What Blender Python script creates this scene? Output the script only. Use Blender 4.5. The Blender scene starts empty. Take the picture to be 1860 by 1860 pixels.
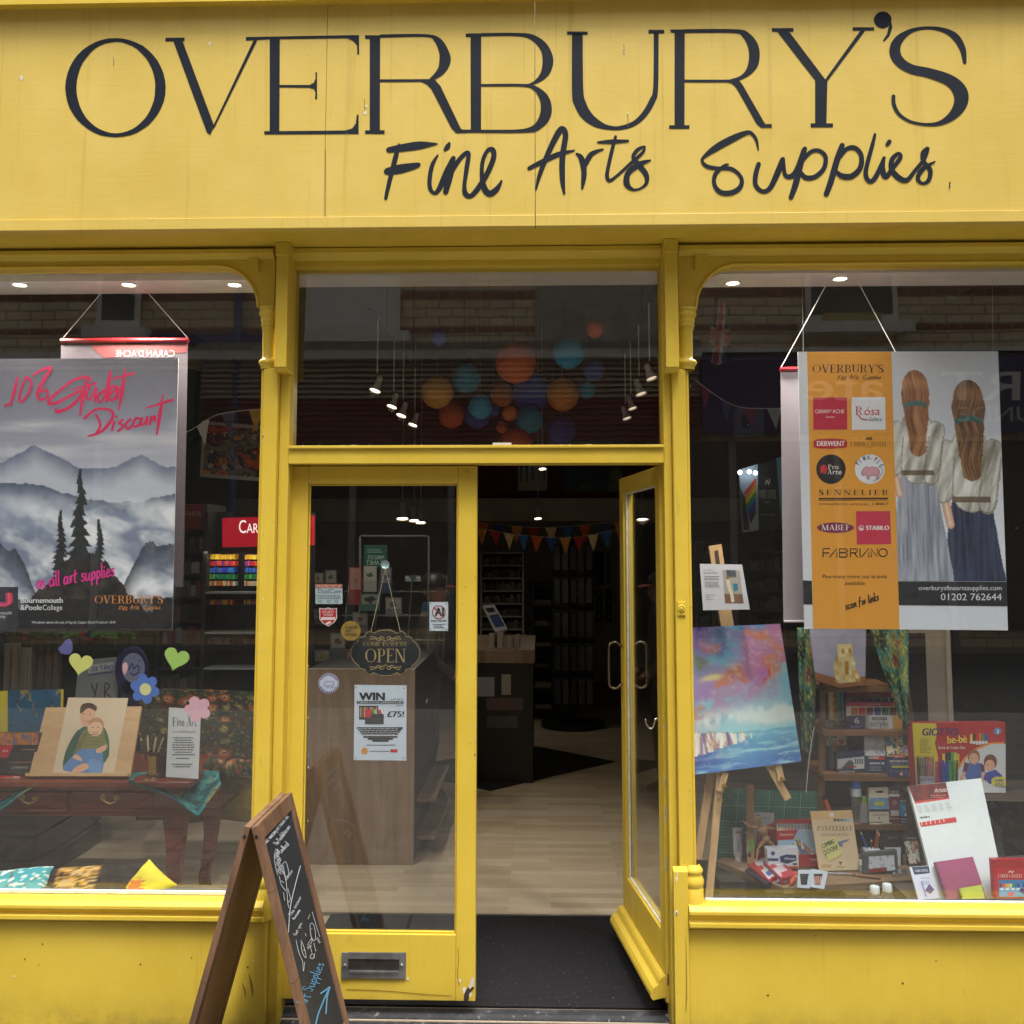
import bpy, math, random
import numpy as np
from mathutils import Vector, Matrix
R = math.radians
rnd = random.Random(7)
scene = bpy.context.scene
# ------------------------------------------------------------------ camera
F, PX, PY, D, ZC = 1780.0, 930.0, 838.0, 3.6, 1.69
PITCH, YAW = math.atan(162 / F), math.atan(50 / F)
cd = bpy.data.cameras.new('camera')
cam = bpy.data.objects.new('camera', cd)
scene.collection.objects.link(cam)
cam.location = (0, -D, ZC)
cam.rotation_euler = (R(90) + PITCH, 0, YAW)
cd.sensor_width = 36
cd.lens = 36 * F / 1860
cd.shift_y = -(930 - PY) / 1860
cd.clip_start, cd.clip_end = 0.05, 400
scene.camera = cam
# ------------------------------------------------------------------ sky and sun
w = bpy.data.worlds.new('World')
scene.world = w
w.use_nodes = True
nt = w.node_tree
bg = nt.nodes['Background']
sky = nt.nodes.new('ShaderNodeTexSky')
sky.sky_type = 'NISHITA'
sky.sun_disc = False
sky.sun_elevation, sky.sun_rotation = R(70), R(165)
sky.air_density, sky.dust_density, sky.ozone_density = 1.0, 6.0, 0.6
hs = nt.nodes.new('ShaderNodeHueSaturation')
hs.inputs['Saturation'].default_value = 0.35
nt.links.new(sky.outputs[0], hs.inputs['Color'])
nt.links.new(hs.outputs[0], bg.inputs['Color'])
bg.inputs['Strength'].default_value = 0.11
sl = bpy.data.lights.new('sun', 'SUN')
sl.energy, sl.angle, sl.color = 1.5, R(22), (1.0, 0.96, 0.90)
sun = bpy.data.objects.new('sun', sl)
scene.collection.objects.link(sun)
sun.rotation_euler = (R(20), 0, R(15))
sun.location = (-3, -8, 12)
vs = scene.view_settings
vs.view_transform, vs.look, vs.gamma = 'Standard', 'None', 1
vs.exposure = 1.2
scene.cycles.transparent_max_bounces = 32
scene.cycles.max_bounces = 8
scene.cycles.sample_clamp_indirect = 4
# ------------------------------------------------------------------ projection helpers
RC = Matrix.Rotation(YAW, 3, 'Z') @ Matrix.Rotation(R(90) + PITCH, 3, 'X')
CO = Vector((0, -D, ZC))


def ray(px, py):
    return RC @ Vector(((px - PX) / F, -(py - PY) / F, -1.0))


def at(px, py, Y):
    d = ray(px, py)
    return CO + d * ((Y - CO.y) / d.y)


def atz(px, py, z):
    d = ray(px, py)
    return CO + d * ((z - CO.z) / d.z)


def X(px, py, Y): return at(px, py, Y).x
def Z(px, py, Y): return at(px, py, Y).z


class Pl:
    'a plane in the world; pt() gives the point of the plane seen at a photo pixel'
    def __init__(s, p, n):
        s.p, s.n = Vector(p), Vector(n).normalized()
        if s.n.dot(CO - s.p) < 0: s.n = -s.n

    def pt(s, px, py, c=0.0):
        d = ray(px, py)
        return CO + d * ((s.p + s.n * c - CO).dot(s.n) / d.dot(s.n))

    @staticmethod
    def v(Y): return Pl((0, Y, 0), (0, -1, 0))

    @staticmethod
    def tilt(px, pyb, Yb, pyt, Yt, yaw=0.0):
        a, b = at(px, pyb, Yb), at(px, pyt, Yt)
        u = Vector((math.cos(yaw), math.sin(yaw), 0))
        return Pl(a, u.cross(b - a))

    @staticmethod
    def three(a, b, c): return Pl(a, (Vector(b) - Vector(a)).cross(Vector(c) - Vector(a)))


def lin(c):
    if isinstance(c, str):
        c = c.lstrip('#')
        if len(c) == 3: c = ''.join(x * 2 for x in c)
        c = [int(c[i:i + 2], 16) / 255 for i in (0, 2, 4)]
        return tuple(x / 12.92 if x <= 0.04045 else ((x + 0.055) / 1.055) ** 2.4 for x in c)
    return tuple(c)[:3]


def srgb(r, g, b):
    return tuple(x / 12.92 if x <= 0.04045 else ((x + 0.055) / 1.055) ** 2.4 for x in (r, g, b))


# ------------------------------------------------------------------ materials
MATS = {}


def nodes(name):
    m = bpy.data.materials.new(name)
    m.use_nodes = True
    t = m.node_tree
    return m, t, t.nodes['Principled BSDF']


def N(t, kind, **kw):
    n = t.nodes.new(kind)
    for k, v in kw.items():
        if k.startswith('i_'):
            n.inputs[int(k[2:]) if k[2:].isdigit() else k[2:].replace('_', ' ')].default_value = v
        else: setattr(n, k, v)
    return n


def ramp(t, fac, stops):
    r = t.nodes.new('ShaderNodeValToRGB')
    e = r.color_ramp.elements
    while len(e) < len(stops): e.new(0.5)
    for k, (p, c) in enumerate(stops):
        e[k].position = p
        e[k].color = tuple(c)[:3] + (1,)
    t.links.new(fac, r.inputs[0])
    return r.outputs[0]


def noise(t, scale, detail=4, rough=0.6, stretch=None, coord='Object', dist=0.0):
    tc = t.nodes.new('ShaderNodeTexCoord')
    n = N(t, 'ShaderNodeTexNoise', i_Scale=scale, i_Detail=detail, i_Roughness=rough, i_Distortion=dist)
    if stretch:
        mp = t.nodes.new('ShaderNodeMapping')
        mp.inputs['Scale'].default_value = stretch
        t.links.new(tc.outputs[coord], mp.inputs[0])
        t.links.new(mp.outputs[0], n.inputs['Vector'])
    else:
        t.links.new(tc.outputs[coord], n.inputs['Vector'])
    return n.outputs['Fac']


def mixc(t, fac, a, b):
    m = t.nodes.new('ShaderNodeMix')
    m.data_type = 'RGBA'
    for s, v in ((m.inputs['Factor'], fac), (m.inputs[6], a), (m.inputs[7], b)):
        if hasattr(v, 'links'): t.links.new(v, s)
        elif isinstance(v, (int, float)): s.default_value = v
        else: s.default_value = tuple(v)[:3] + (1,)
    return m.outputs[2]


def bump(t, bs, h, strength=0.3, dist=0.004):
    b = N(t, 'ShaderNodeBump', i_Strength=strength, i_Distance=dist)
    t.links.new(h, b.inputs['Height'])
    t.links.new(b.outputs[0], bs.inputs['Normal'])


def paint(col, rough=0.5, var=0.12, scale=7, bscale=60, bstr=0.15, metal=0, stretch=None, spec=0.5):
    'plain coated surface: a base colour with faint procedural mottling and bump'
    key = ('paint', col if isinstance(col, str) else tuple(col), rough, var, scale, metal, stretch, bstr)
    if key in MATS: return MATS[key]
    m, t, b = nodes('surface_%d' % len(MATS))
    c = lin(col)
    f = noise(t, scale, 5, 0.65, stretch)
    o = ramp(t, f, ((0.3, [x * (1 - var) for x in c]), (0.7, [min(1, x * (1 + var)) for x in c])))
    t.links.new(o, b.inputs['Base Color'])
    b.inputs['Roughness'].default_value = rough
    b.inputs['Metallic'].default_value = metal
    b.inputs['Specular IOR Level'].default_value = spec
    if bstr: bump(t, b, noise(t, bscale, 3, 0.6, stretch), bstr, 0.002)
    MATS[key] = m
    return m


def yellow(name, streak=0.0, foot=None):
    'gloss yellow joinery paint with brush marks, rain streaks and kicked dirt near the pavement'
    m, t, b = nodes(name)
    f = noise(t, 3.5, 6, 0.65)
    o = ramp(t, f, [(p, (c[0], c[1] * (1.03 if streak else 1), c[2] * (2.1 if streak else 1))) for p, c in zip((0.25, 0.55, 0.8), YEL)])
    if streak:
        s = noise(t, 1.0, 6, 0.75, (14, 14, 0.35))
        o = mixc(t, ramp(t, s, ((0.57, (0, 0, 0)), (0.75, (streak,) * 3))), o, (0.30, 0.20, 0.04))
        s2 = noise(t, 1.3, 4, 0.6, (40, 40, 0.6))
        o = mixc(t, ramp(t, s2, ((0.62, (0, 0, 0)), (0.72, (streak * .55,) * 3))), o, (0.24, 0.17, 0.05))
    sp = noise(t, 55, 2, 0.5)
    o = mixc(t, ramp(t, sp, ((0.74, (0, 0, 0)), (0.78, (0.5,) * 3))), o, (0.22, 0.16, 0.07))
    if foot is not None:
        g = t.nodes.new('ShaderNodeNewGeometry')
        sx = t.nodes.new('ShaderNodeSeparateXYZ')
        t.links.new(g.outputs['Position'], sx.inputs[0])
        mr = N(t, 'ShaderNodeMapRange', i_1=foot + 0.22, i_2=foot, i_3=0.0, i_4=1.0)
        t.links.new(sx.outputs['Z'], mr.inputs[0])
        pw = N(t, 'ShaderNodeMath', operation='POWER', i_1=2.6)
        t.links.new(mr.outputs[0], pw.inputs[0])
        dn = noise(t, 9, 6, 0.75)
        mu = N(t, 'ShaderNodeMath', operation='MULTIPLY')
        t.links.new(pw.outputs[0], mu.inputs[0])
        t.links.new(ramp(t, dn, ((0.35, (0.1,) * 3), (0.62, (1, 1, 1)))), mu.inputs[1])
        o = mixc(t, mu.outputs[0], o, (0.05, 0.042, 0.03))
        sc = noise(t, 2.2, 5, 0.7, (5, 5, 1.2))
        o = mixc(t, ramp(t, sc, ((0.66, (0, 0, 0)), (0.78, (0.4,) * 3))), o, (0.16, 0.12, 0.05))
    t.links.new(o, b.inputs['Base Color'])
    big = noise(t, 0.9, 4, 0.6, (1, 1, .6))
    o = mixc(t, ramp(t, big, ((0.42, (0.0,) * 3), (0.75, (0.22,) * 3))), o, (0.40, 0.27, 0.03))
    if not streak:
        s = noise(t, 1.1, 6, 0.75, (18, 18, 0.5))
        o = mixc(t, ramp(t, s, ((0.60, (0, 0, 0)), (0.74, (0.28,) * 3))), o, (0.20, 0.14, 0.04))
    t.links.new(o, b.inputs['Base Color'])
    t.links.new(ramp(t, noise(t, 4, 5, 0.7, (3, 3, 1)), ((0.3, (0.30,) * 3), (0.7, (0.60,) * 3))), b.inputs['Roughness'])
    b.inputs['Specular IOR Level'].default_value = 0.4
    n1 = noise(t, 6, 6, 0.75, (1, 1, 12) if streak else (7, 7, 1.2))
    bump(t, b, n1, 0.12 if streak else 0.32, 0.005)
    return m


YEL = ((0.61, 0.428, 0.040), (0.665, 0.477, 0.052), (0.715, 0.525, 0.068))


def printmat(name, rough, spec=0.4):
    'printed or dyed surface: the ink colour comes from the colour attribute of the mesh'
    m, t, b = nodes(name)
    a = N(t, 'ShaderNodeVertexColor', layer_name='col')
    f = noise(t, 40, 3, 0.6)
    o = mixc(t, ramp(t, f, ((0.3, (0.0,) * 3), (0.75, (0.10,) * 3))), a.outputs['Color'], (0.25, 0.24, 0.22))
    t.links.new(o, b.inputs['Base Color'])
    b.inputs['Roughness'].default_value = rough
    b.inputs['Specular IOR Level'].default_value = spec
    return m


PRINT = printmat('printed_paper', 0.55)
CLOTH = printmat('printed_cloth', 0.9, 0.1)
GLOSS = printmat('printed_gloss_card', 0.28)
def glow(col, s, name='glow'):
    key = ('glow', tuple(lin(col)), s)
    if key not in MATS:
        m, t, b = nodes(name)
        b.inputs['Base Color'].default_value = lin(col) + (1,)
        b.inputs['Emission Color'].default_value = lin(col) + (1,)
        b.inputs['Emission Strength'].default_value = s
        MATS[key] = m
    return MATS[key]


def wood(name, c0, c1, c2, scale=2.0, stretch=(1, 1, 12), rough=0.5, dist=1.5, bstr=0.12):
    m, t, b = nodes(name)
    f = noise(t, scale, 6, 0.7, stretch, dist=dist)
    o = ramp(t, f, ((0.28, lin(c0)), (0.5, lin(c1)), (0.72, lin(c2))))
    g = noise(t, scale * 6, 3, 0.6, stretch)
    o = mixc(t, ramp(t, g, ((0.45, (0,) * 3), (0.75, (0.35,) * 3))), o, lin(c0))
    t.links.new(o, b.inputs['Base Color'])
    b.inputs['Roughness'].default_value = rough
    bump(t, b, g, bstr, 0.002)
    return m


def glassmat(name, f0=0.05, dust=0.02):
    m, t, b = nodes(name)
    t.nodes.remove(b)
    out = t.nodes['Material Output']
    lw = N(t, 'ShaderNodeLayerWeight', i_Blend=0.5)
    pw = N(t, 'ShaderNodeMath', operation='POWER', i_1=5.0)
    t.links.new(lw.outputs['Facing'], pw.inputs[0])
    ma = N(t, 'ShaderNodeMath', operation='MULTIPLY_ADD', i_1=1 - f0, i_2=f0)
    t.links.new(pw.outputs[0], ma.inputs[0])
    tr = t.nodes.new('ShaderNodeBsdfTransparent')
    tr.inputs[0].default_value = (0.965, 0.975, 0.97, 1)
    gl = N(t, 'ShaderNodeBsdfGlossy', i_Roughness=0.01)
    wv = noise(t, 2.2, 2, 0.5)
    bp = N(t, 'ShaderNodeBump', i_Strength=0.05, i_Distance=0.004)
    t.links.new(wv, bp.inputs['Height'])
    t.links.new(bp.outputs[0], gl.inputs['Normal'])
    mx = t.nodes.new('ShaderNodeMixShader')
    t.links.new(ma.outputs[0], mx.inputs[0])
    t.links.new(tr.outputs[0], mx.inputs[1])
    t.links.new(gl.outputs[0], mx.inputs[2])
    df = N(t, 'ShaderNodeBsdfDiffuse')
    df.inputs[0].default_value = (0.8, 0.8, 0.78, 1)
    n1, n2 = noise(t, 1.6, 6, 0.75), noise(t, 95, 2, 0.5)
    d1 = ramp(t, n1, ((0.3, (dust * 0.5,) * 3), (0.8, (dust * 1.6,) * 3)))
    d2 = ramp(t, n2, ((0.765, (0,) * 3), (0.80, (0.35,) * 3)))
    ad = N(t, 'ShaderNodeMath', operation='ADD', use_clamp=True)
    t.links.new(d1, ad.inputs[0])
    t.links.new(d2, ad.inputs[1])
    m2 = t.nodes.new('ShaderNodeMixShader')
    t.links.new(ad.outputs[0], m2.inputs[0])
    t.links.new(mx.outputs[0], m2.inputs[1])
    t.links.new(df.outputs[0], m2.inputs[2])
    t.links.new(m2.outputs[0], out.inputs[0])
    return m


def clearmat(name, tint=(0.9, 0.93, 0.95), f=0.12, milk=0.1):
    m, t, b = nodes(name)
    t.nodes.remove(b)
    tr = t.nodes.new('ShaderNodeBsdfTransparent')
    tr.inputs[0].default_value = tint + (1,)
    gl = N(t, 'ShaderNodeBsdfGlossy', i_Roughness=0.12)
    df = N(t, 'ShaderNodeBsdfDiffuse')
    df.inputs[0].default_value = (0.75, 0.77, 0.8, 1)
    a, c = t.nodes.new('ShaderNodeMixShader'), t.nodes.new('ShaderNodeMixShader')
    a.inputs[0].default_value, c.inputs[0].default_value = f, milk
    t.links.new(tr.outputs[0], a.inputs[1]); t.links.new(gl.outputs[0], a.inputs[2])
    t.links.new(a.outputs[0], c.inputs[1]); t.links.new(df.outputs[0], c.inputs[2])
    t.links.new(c.outputs[0], t.nodes['Material Output'].inputs[0])
    return m


# ------------------------------------------------------------------ mesh builder
class G:
    def __init__(s, base=None):
        s.v, s.f, s.m, s.c = [], [], [], []
        s.base = base or PRINT

    def add(s, vs, fs, mat, cols=None):
        k = len(s.v)
        s.v += [Vector(v) for v in vs]
        col = (0.5, 0.5, 0.5)
        if not isinstance(mat, bpy.types.Material):
            col, mat = lin(mat), s.base
        for f in fs:
            s.f.append([i + k for i in f])
            s.m.append(mat)
            s.c.append([cols[i] for i in f] if cols is not None else col)
        return s

    def box(s, x0, x1, y0, y1, z0, z1, mat):
        p = [(x, y, z) for z in (z0, z1) for y in (y0, y1) for x in (x0, x1)]
        return s.add(p, [(0, 2, 3, 1), (4, 5, 7, 6), (0, 1, 5, 4), (2, 6, 7, 3), (0, 4, 6, 2), (1, 3, 7, 5)], mat)

    def hexa(s, b, t, mat):
        'solid between two quads of points'
        return s.add(list(b) + list(t), [(3, 2, 1, 0), (4, 5, 6, 7), (0, 1, 5, 4), (1, 2, 6, 5), (2, 3, 7, 6), (3, 0, 4, 7)], mat)

    def prism(s, pts, off, mat, side=None):
        'polygon of 3-D points extruded by a vector'
        n, off = len(pts), Vector(off)
        vs = [Vector(p) for p in pts]
        s.add(vs + [v + off for v in vs], [list(range(n)), list(range(2 * n - 1, n - 1, -1))], mat)
        return s.add(vs + [v + off for v in vs], [(i, i + n, (i + 1) % n + n, (i + 1) % n) for i in range(n)], side or mat)

    def extx(s, prof, x0, x1, mat):
        return s.prism([(x0, y, z) for y, z in prof], (x1 - x0, 0, 0), mat)

    def tube(s, pts, r, mat, n=8, cap=True):
        pts = [Vector(p) for p in pts]
        rs = r if isinstance(r, (list, tuple)) else [r] * len(pts)
        vs, up = [], None
        for i, p in enumerate(pts):
            d = (pts[min(i + 1, len(pts) - 1)] - pts[max(i - 1, 0)])
            d = d.normalized() if d.length > 1e-9 else Vector((0, 0, 1))
            if up is None: up = Vector((0, 0, 1)) if abs(d.z) < 0.9 else Vector((1, 0, 0))
            a = d.cross(up).normalized()
            up = a.cross(d).normalized()
            for k in range(n):
                q = 2 * math.pi * k / n
                vs.append(p + (a * math.cos(q) + up * math.sin(q)) * rs[i])
        fs = [(i * n + k, i * n + (k + 1) % n, (i + 1) * n + (k + 1) % n, (i + 1) * n + k) for i in range(len(pts) - 1) for k in range(n)]
        if cap: fs += [list(range(n - 1, -1, -1)), list(range((len(pts) - 1) * n, len(pts) * n))]
        return s.add(vs, fs, mat)

    def lathe(s, o, prof, mat, n=24, axis=None, a0=0, a1=360, mats=None):
        'profile of (radius, height) turned about an axis through o'
        o = Vector(o)
        ax = Vector(axis or (0, 0, 1)).normalized()
        u = ax.orthogonal().normalized() if axis else Vector((1, 0, 0))
        w_ = ax.cross(u)
        full = abs(a1 - a0) >= 360
        m = n if full else n + 1
        vs = []
        for r, h in prof:
            for k in range(m):
                q = R(a0 + (a1 - a0) * k / n)
                vs.append(o + ax * h + (u * math.cos(q) + w_ * math.sin(q)) * max(r, 1e-5))
        for i in range(len(prof) - 1):
            s.add([], [], mat)
            fs = [(i * m + k, i * m + (k + 1) % m, (i + 1) * m + (k + 1) % m, (i + 1) * m + k) for k in range(n)]
            if i == 0: s.add(vs, fs, mats[i] if mats else mat); base = len(s.v) - len(vs)
            else:
                mt = mats[i] if mats else mat
                col = (0.5,) * 3
                if not isinstance(mt, bpy.types.Material): col, mt = lin(mt), s.base
                for f in fs: s.f.append([j + base for j in f]); s.m.append(mt); s.c.append(col)
        return s

    def ball(s, o, r, mat, n=20, sq=1.0):
        return s.lathe(o, [(r * math.sin(math.pi * i / 12), -r * sq * math.cos(math.pi * i / 12)) for i in range(13)], mat, n)

    # ---- flat artwork on a plane, in photo pixels
    def poly(s, pl, pts, col, c=0.001):
        return s.add([pl.pt(x, y, c) for x, y in pts], [list(range(len(pts)))], col)

    def rect(s, pl, x0, y0, x1, y1, col, c=0.001):
        return s.poly(pl, [(x0, y1), (x1, y1), (x1, y0), (x0, y0)], col, c)

    def ell(s, pl, cx, cy, rx, ry, col, c=0.001, n=28):
        return s.poly(pl, [(cx + rx * math.cos(-2 * math.pi * k / n), cy + ry * math.sin(-2 * math.pi * k / n)) for k in range(n)], col, c)

    def ring(s, pl, cx, cy, rx, ry, w_, col, c=0.001, n=32):
        p = []
        for k in range(n):
            a = 2 * math.pi * k / n
            p += [pl.pt(cx + rx * math.cos(a), cy + ry * math.sin(a), c), pl.pt(cx + (rx - w_) * math.cos(a), cy + (ry - w_) * math.sin(a), c)]
        return s.add(p, [(2 * k, 2 * ((k + 1) % n), 2 * ((k + 1) % n) + 1, 2 * k + 1) for k in range(n)], col)

    def ribbon(s, pl, L, Rr, col, c=0.001, rise=0.0):
        n = len(L)
        vs = [pl.pt(*L[i], c + rise * i / n) for i in range(n)] + [pl.pt(*Rr[i], c + rise * i / n) for i in range(n)]
        return s.add(vs, [(i, i + 1, n + i + 1, n + i) for i in range(n - 1)], col)

    def brush(s, pl, pts, col, c=0.001, w_=2.0, rise=0.0006, sub=6, tf=None, smooth=True):
        'a painted or chalked stroke through (x, y[, width]) with rounded ends'
        p = [(q[0], q[1], q[2] if len(q) > 2 else w_) for q in pts]
        if smooth and len(p) > 2: p = catmull(p, sub)
        if tf: p = [tf(*q) for q in p]
        L, Rr = [], []
        n = len(p)
        for i, (x, y, ww) in enumerate(p):
            dx, dy = p[min(i + 1, n - 1)][0] - p[max(i - 1, 0)][0], p[min(i + 1, n - 1)][1] - p[max(i - 1, 0)][1]
            l = math.hypot(dx, dy) or 1
            dx, dy = dx / l, dy / l
            h = ww / 2
            if i == 0:
                L.append((x - dx * h * .7 + dy * h * .45, y - dy * h * .7 - dx * h * .45)); Rr.append((x - dx * h * .7 - dy * h * .45, y - dy * h * .7 + dx * h * .45))
            L.append((x + dy * h, y - dx * h)); Rr.append((x - dy * h, y + dx * h))
            if i == n - 1:
                L.append((x + dx * h * .7 + dy * h * .45, y + dy * h * .7 - dx * h * .45)); Rr.append((x + dx * h * .7 - dy * h * .45, y + dy * h * .7 + dx * h * .45))
        return s.ribbon(pl, L, Rr, col, c, rise)

    def grid(s, pl, q, nx, ny, fn, c=0.001, dep=None):
        'picture: corners TL TR BR BL in pixels; fn(u, v) (v down) gives the ink, dep the relief'
        vs, cs = [], []
        for j in range(ny + 1):
            for i in range(nx + 1):
                u, v = i / nx, j / ny
                x = (q[0][0] * (1 - u) + q[1][0] * u) * (1 - v) + (q[3][0] * (1 - u) + q[2][0] * u) * v
                y = (q[0][1] * (1 - u) + q[1][1] * u) * (1 - v) + (q[3][1] * (1 - u) + q[2][1] * u) * v
                vs.append(pl.pt(x, y, c + (dep(u, v) if dep else 0)))
                cs.append(lin(fn(u, v)))
        m = nx + 1
        return s.add(vs, [(j * m + i, (j + 1) * m + i, (j + 1) * m + i + 1, j * m + i + 1) for j in range(ny) for i in range(nx)], (0.5,) * 3, cs)

    def slab(s, pl, q, th, col, edge=None):
        'a card: corners TL TR BR BL in pixels on the plane, th thick behind it'
        f = [pl.pt(x, y) for x, y in q]
        return s.prism([f[3], f[2], f[1], f[0]], -pl.n * th, col, edge)

    def text(s, pl, st, x, y, h, col, c=0.0015, align='l', w_=None, slant=0.0, rot=0.0, mirror=False, bold=0.0):
        'sans lettering, cap height h, baseline at y'
        vs, fs, wd = textmesh(st)
        sx = (w_ / wd) if w_ else h
        W = wd * sx
        ox = {'l': 0, 'c': -W / 2, 'r': -W}[align]
        ca, sa = math.cos(rot), math.sin(rot)
        out = []
        for a, b in vs:
            u, v = ox + a * sx + slant * b * h, -b * h
            if mirror: u = -u
            out.append(pl.pt(x + u * ca - v * sa, y + u * sa + v * ca, c))
        s.add(out, fs, col)
        if bold:
            s.text(pl, st, x + bold * h, y, h, col, c + 0.0002, align, w_, slant, rot, mirror)
        return s

    def serif(s, pl, st, x, y, h, col, c=0.0015, align='l', w_=None, sp=0.06, wt=1.0):
        'roman lettering with thick and thin strokes'
        adv = []
        for ch in st:
            adv.append(SER[ch][0] if ch in SER else (0.3 if ch == ' ' else textmesh(ch)[2]))
        wd = sum(adv) + sp * (len(st) - 1)
        sx = (w_ / wd) if w_ else h
        px = x + {'l': 0, 'c': -wd * sx / 2, 'r': -wd * sx}[align]
        k = 0
        for ch, a in zip(st, adv):
            P = lambda u, v: (px + u * sx, y - v * h)
            if ch in SER:
                for sh in SER[ch][1]:
                    k += 1
                    cc = c + 0.00012 * (k % 5)
                    if sh[0] == 'r': s.poly(pl, [P(sh[1], sh[2]), P(sh[3], sh[2]), P(sh[3], sh[4]), P(sh[1], sh[4])], col, cc)
                    elif sh[0] == 'd':
                        _, x0, y0, x1, y1, ww = sh
                        ww = max(ww * wt, .05)
                        s.poly(pl, [P(x1 - ww / 2, y1), P(x1 + ww / 2, y1), P(x0 + ww / 2, y0), P(x0 - ww / 2, y0)], col, cc)
                    elif sh[0] == 'a':
                        _, cx, cy, rx, ry, T, tn, a0, a1 = sh
                        L, Q = [], []
                        for i in range(17):
                            q = R(a0 + (a1 - a0) * i / 16)
                            th = tn + (T - tn) * math.cos(q) ** 2
                            L.append(P(cx + rx * math.cos(q), cy + ry * math.sin(q)))
                            Q.append(P(cx + (rx - th) * math.cos(q), cy + (ry - max(tn, th * .4)) * math.sin(q)))
                        s.ribbon(pl, L, Q, col, cc)
                    elif sh[0] == 's': s.brush(pl, [P(u, v) + (ww * sx,) for u, v, ww in sh[1]], col, cc, rise=0.0001, sub=4)
            elif ch != ' ':
                s.text(pl, ch, px, y, h, col, c)
            px += (a + sp) * sx
        return s

    def build(s, name, parent=None, mat=None, smooth=False, origin=None, bevel=0.0, seg=2):
        bb = [Vector((min(v[i] for v in s.v) for i in range(3))), Vector((max(v[i] for v in s.v) for i in range(3)))]
        if parent is not None:
            o = parent.matrix_world.translation.copy() if parent.parent is None else parent.parent.location + parent.location
            o = WORLD.get(parent.name, o)
        else:
            o = Vector(origin) if origin else Vector(((bb[0].x + bb[1].x) / 2, (bb[0].y + bb[1].y) / 2, bb[0].z))
        me = bpy.data.meshes.new(name)
        me.from_pydata([v - o for v in s.v], [], s.f)
        ms = []
        for m in s.m:
            if m not in ms: ms.append(m)
        if mat: ms = [mat]
        for m in ms: me.materials.append(m)
        at_ = me.color_attributes.new('col', 'FLOAT_COLOR', 'CORNER')
        buf = []
        for p, m, c in zip(me.polygons, s.m, s.c):
            if not mat: p.material_index = ms.index(m)
            p.use_smooth = bool(smooth)
            if isinstance(c[0], (tuple, list)):
                for q in c: buf += [q[0], q[1], q[2], 1.0]
            else: buf += [c[0], c[1], c[2], 1.0] * p.loop_total
        at_.data.foreach_set('color', buf)
        me.validate()
        ob = bpy.data.objects.new(name, me)
        scene.collection.objects.link(ob)
        if parent is not None: ob.parent = parent
        else: ob.location = o
        WORLD[ob.name] = o
        if bevel:
            b = ob.modifiers.new('bevel', 'BEVEL')
            b.width, b.segments, b.limit_method, b.angle_limit = bevel, seg, 'ANGLE', R(40)
        if smooth == 'auto':
            for p in me.polygons: p.use_smooth = True
            ws = ob.modifiers.new('split', 'EDGE_SPLIT')
            ws.split_angle = R(40)
        return ob


WORLD = {}


def tag(o, label=None, cat=None, group=None, kind=None):
    if label: o['label'] = label
    if cat: o['category'] = cat
    if group: o['group'] = group
    if kind: o['kind'] = kind
    return o


def thing(name, loc, label, cat, group=None):
    o = bpy.data.objects.new(name, None)
    o.empty_display_size = 0.1
    scene.collection.objects.link(o)
    o.location = Vector(loc)
    WORLD[o.name] = Vector(loc)
    return tag(o, label, cat, group)


def dup(o, loc=None, label=None, rotz=None, parent=None):
    c = o.copy()
    scene.collection.objects.link(c)
    if parent: c.parent = parent
    for ch in list(o.children): dup(ch, parent=c)
    if loc is not None: c.location = loc
    if rotz is not None: c.rotation_euler.z = rotz
    if label: c['label'] = label
    return c


def catmull(p, sub=6):
    out = []
    for i in range(len(p) - 1):
        a, b, c, d = p[max(i - 1, 0)], p[i], p[i + 1], p[min(i + 2, len(p) - 1)]
        for k in range(sub):
            t = k / sub
            out.append(tuple(0.5 * (2 * b[j] + (c[j] - a[j]) * t + (2 * a[j] - 5 * b[j] + 4 * c[j] - d[j]) * t * t + (3 * b[j] - a[j] - 3 * c[j] + d[j]) * t ** 3) for j in range(len(b))))
    return out + [tuple(p[-1])]


_tc = {}


def textmesh(st):
    'vertices (cap height 1), faces and width of a line of sans text'
    if st in _tc: return _tc[st]
    cu = bpy.data.curves.new('line', 'FONT')
    cu.body = st
    cu.size = 1.0
    cu.resolution_u = 3
    ob = bpy.data.objects.new('line', cu)
    scene.collection.objects.link(ob)
    bpy.context.view_layer.update()
    me = bpy.data.meshes.new_from_object(ob.evaluated_get(bpy.context.evaluated_depsgraph_get()))
    vs = [(v.co.x / CAP, v.co.y / CAP) for v in me.vertices]
    fs = [list(p.vertices) for p in me.polygons]
    wd = max([v[0] for v in vs] or [0.5])
    bpy.data.objects.remove(ob)
    bpy.data.curves.remove(cu)
    bpy.data.meshes.remove(me)
    _tc[st] = (vs, fs, wd)
    return _tc[st]


CAP = 1.0
CAP = max(v[1] for v in textmesh('H')[0])
_tc.clear()

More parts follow.
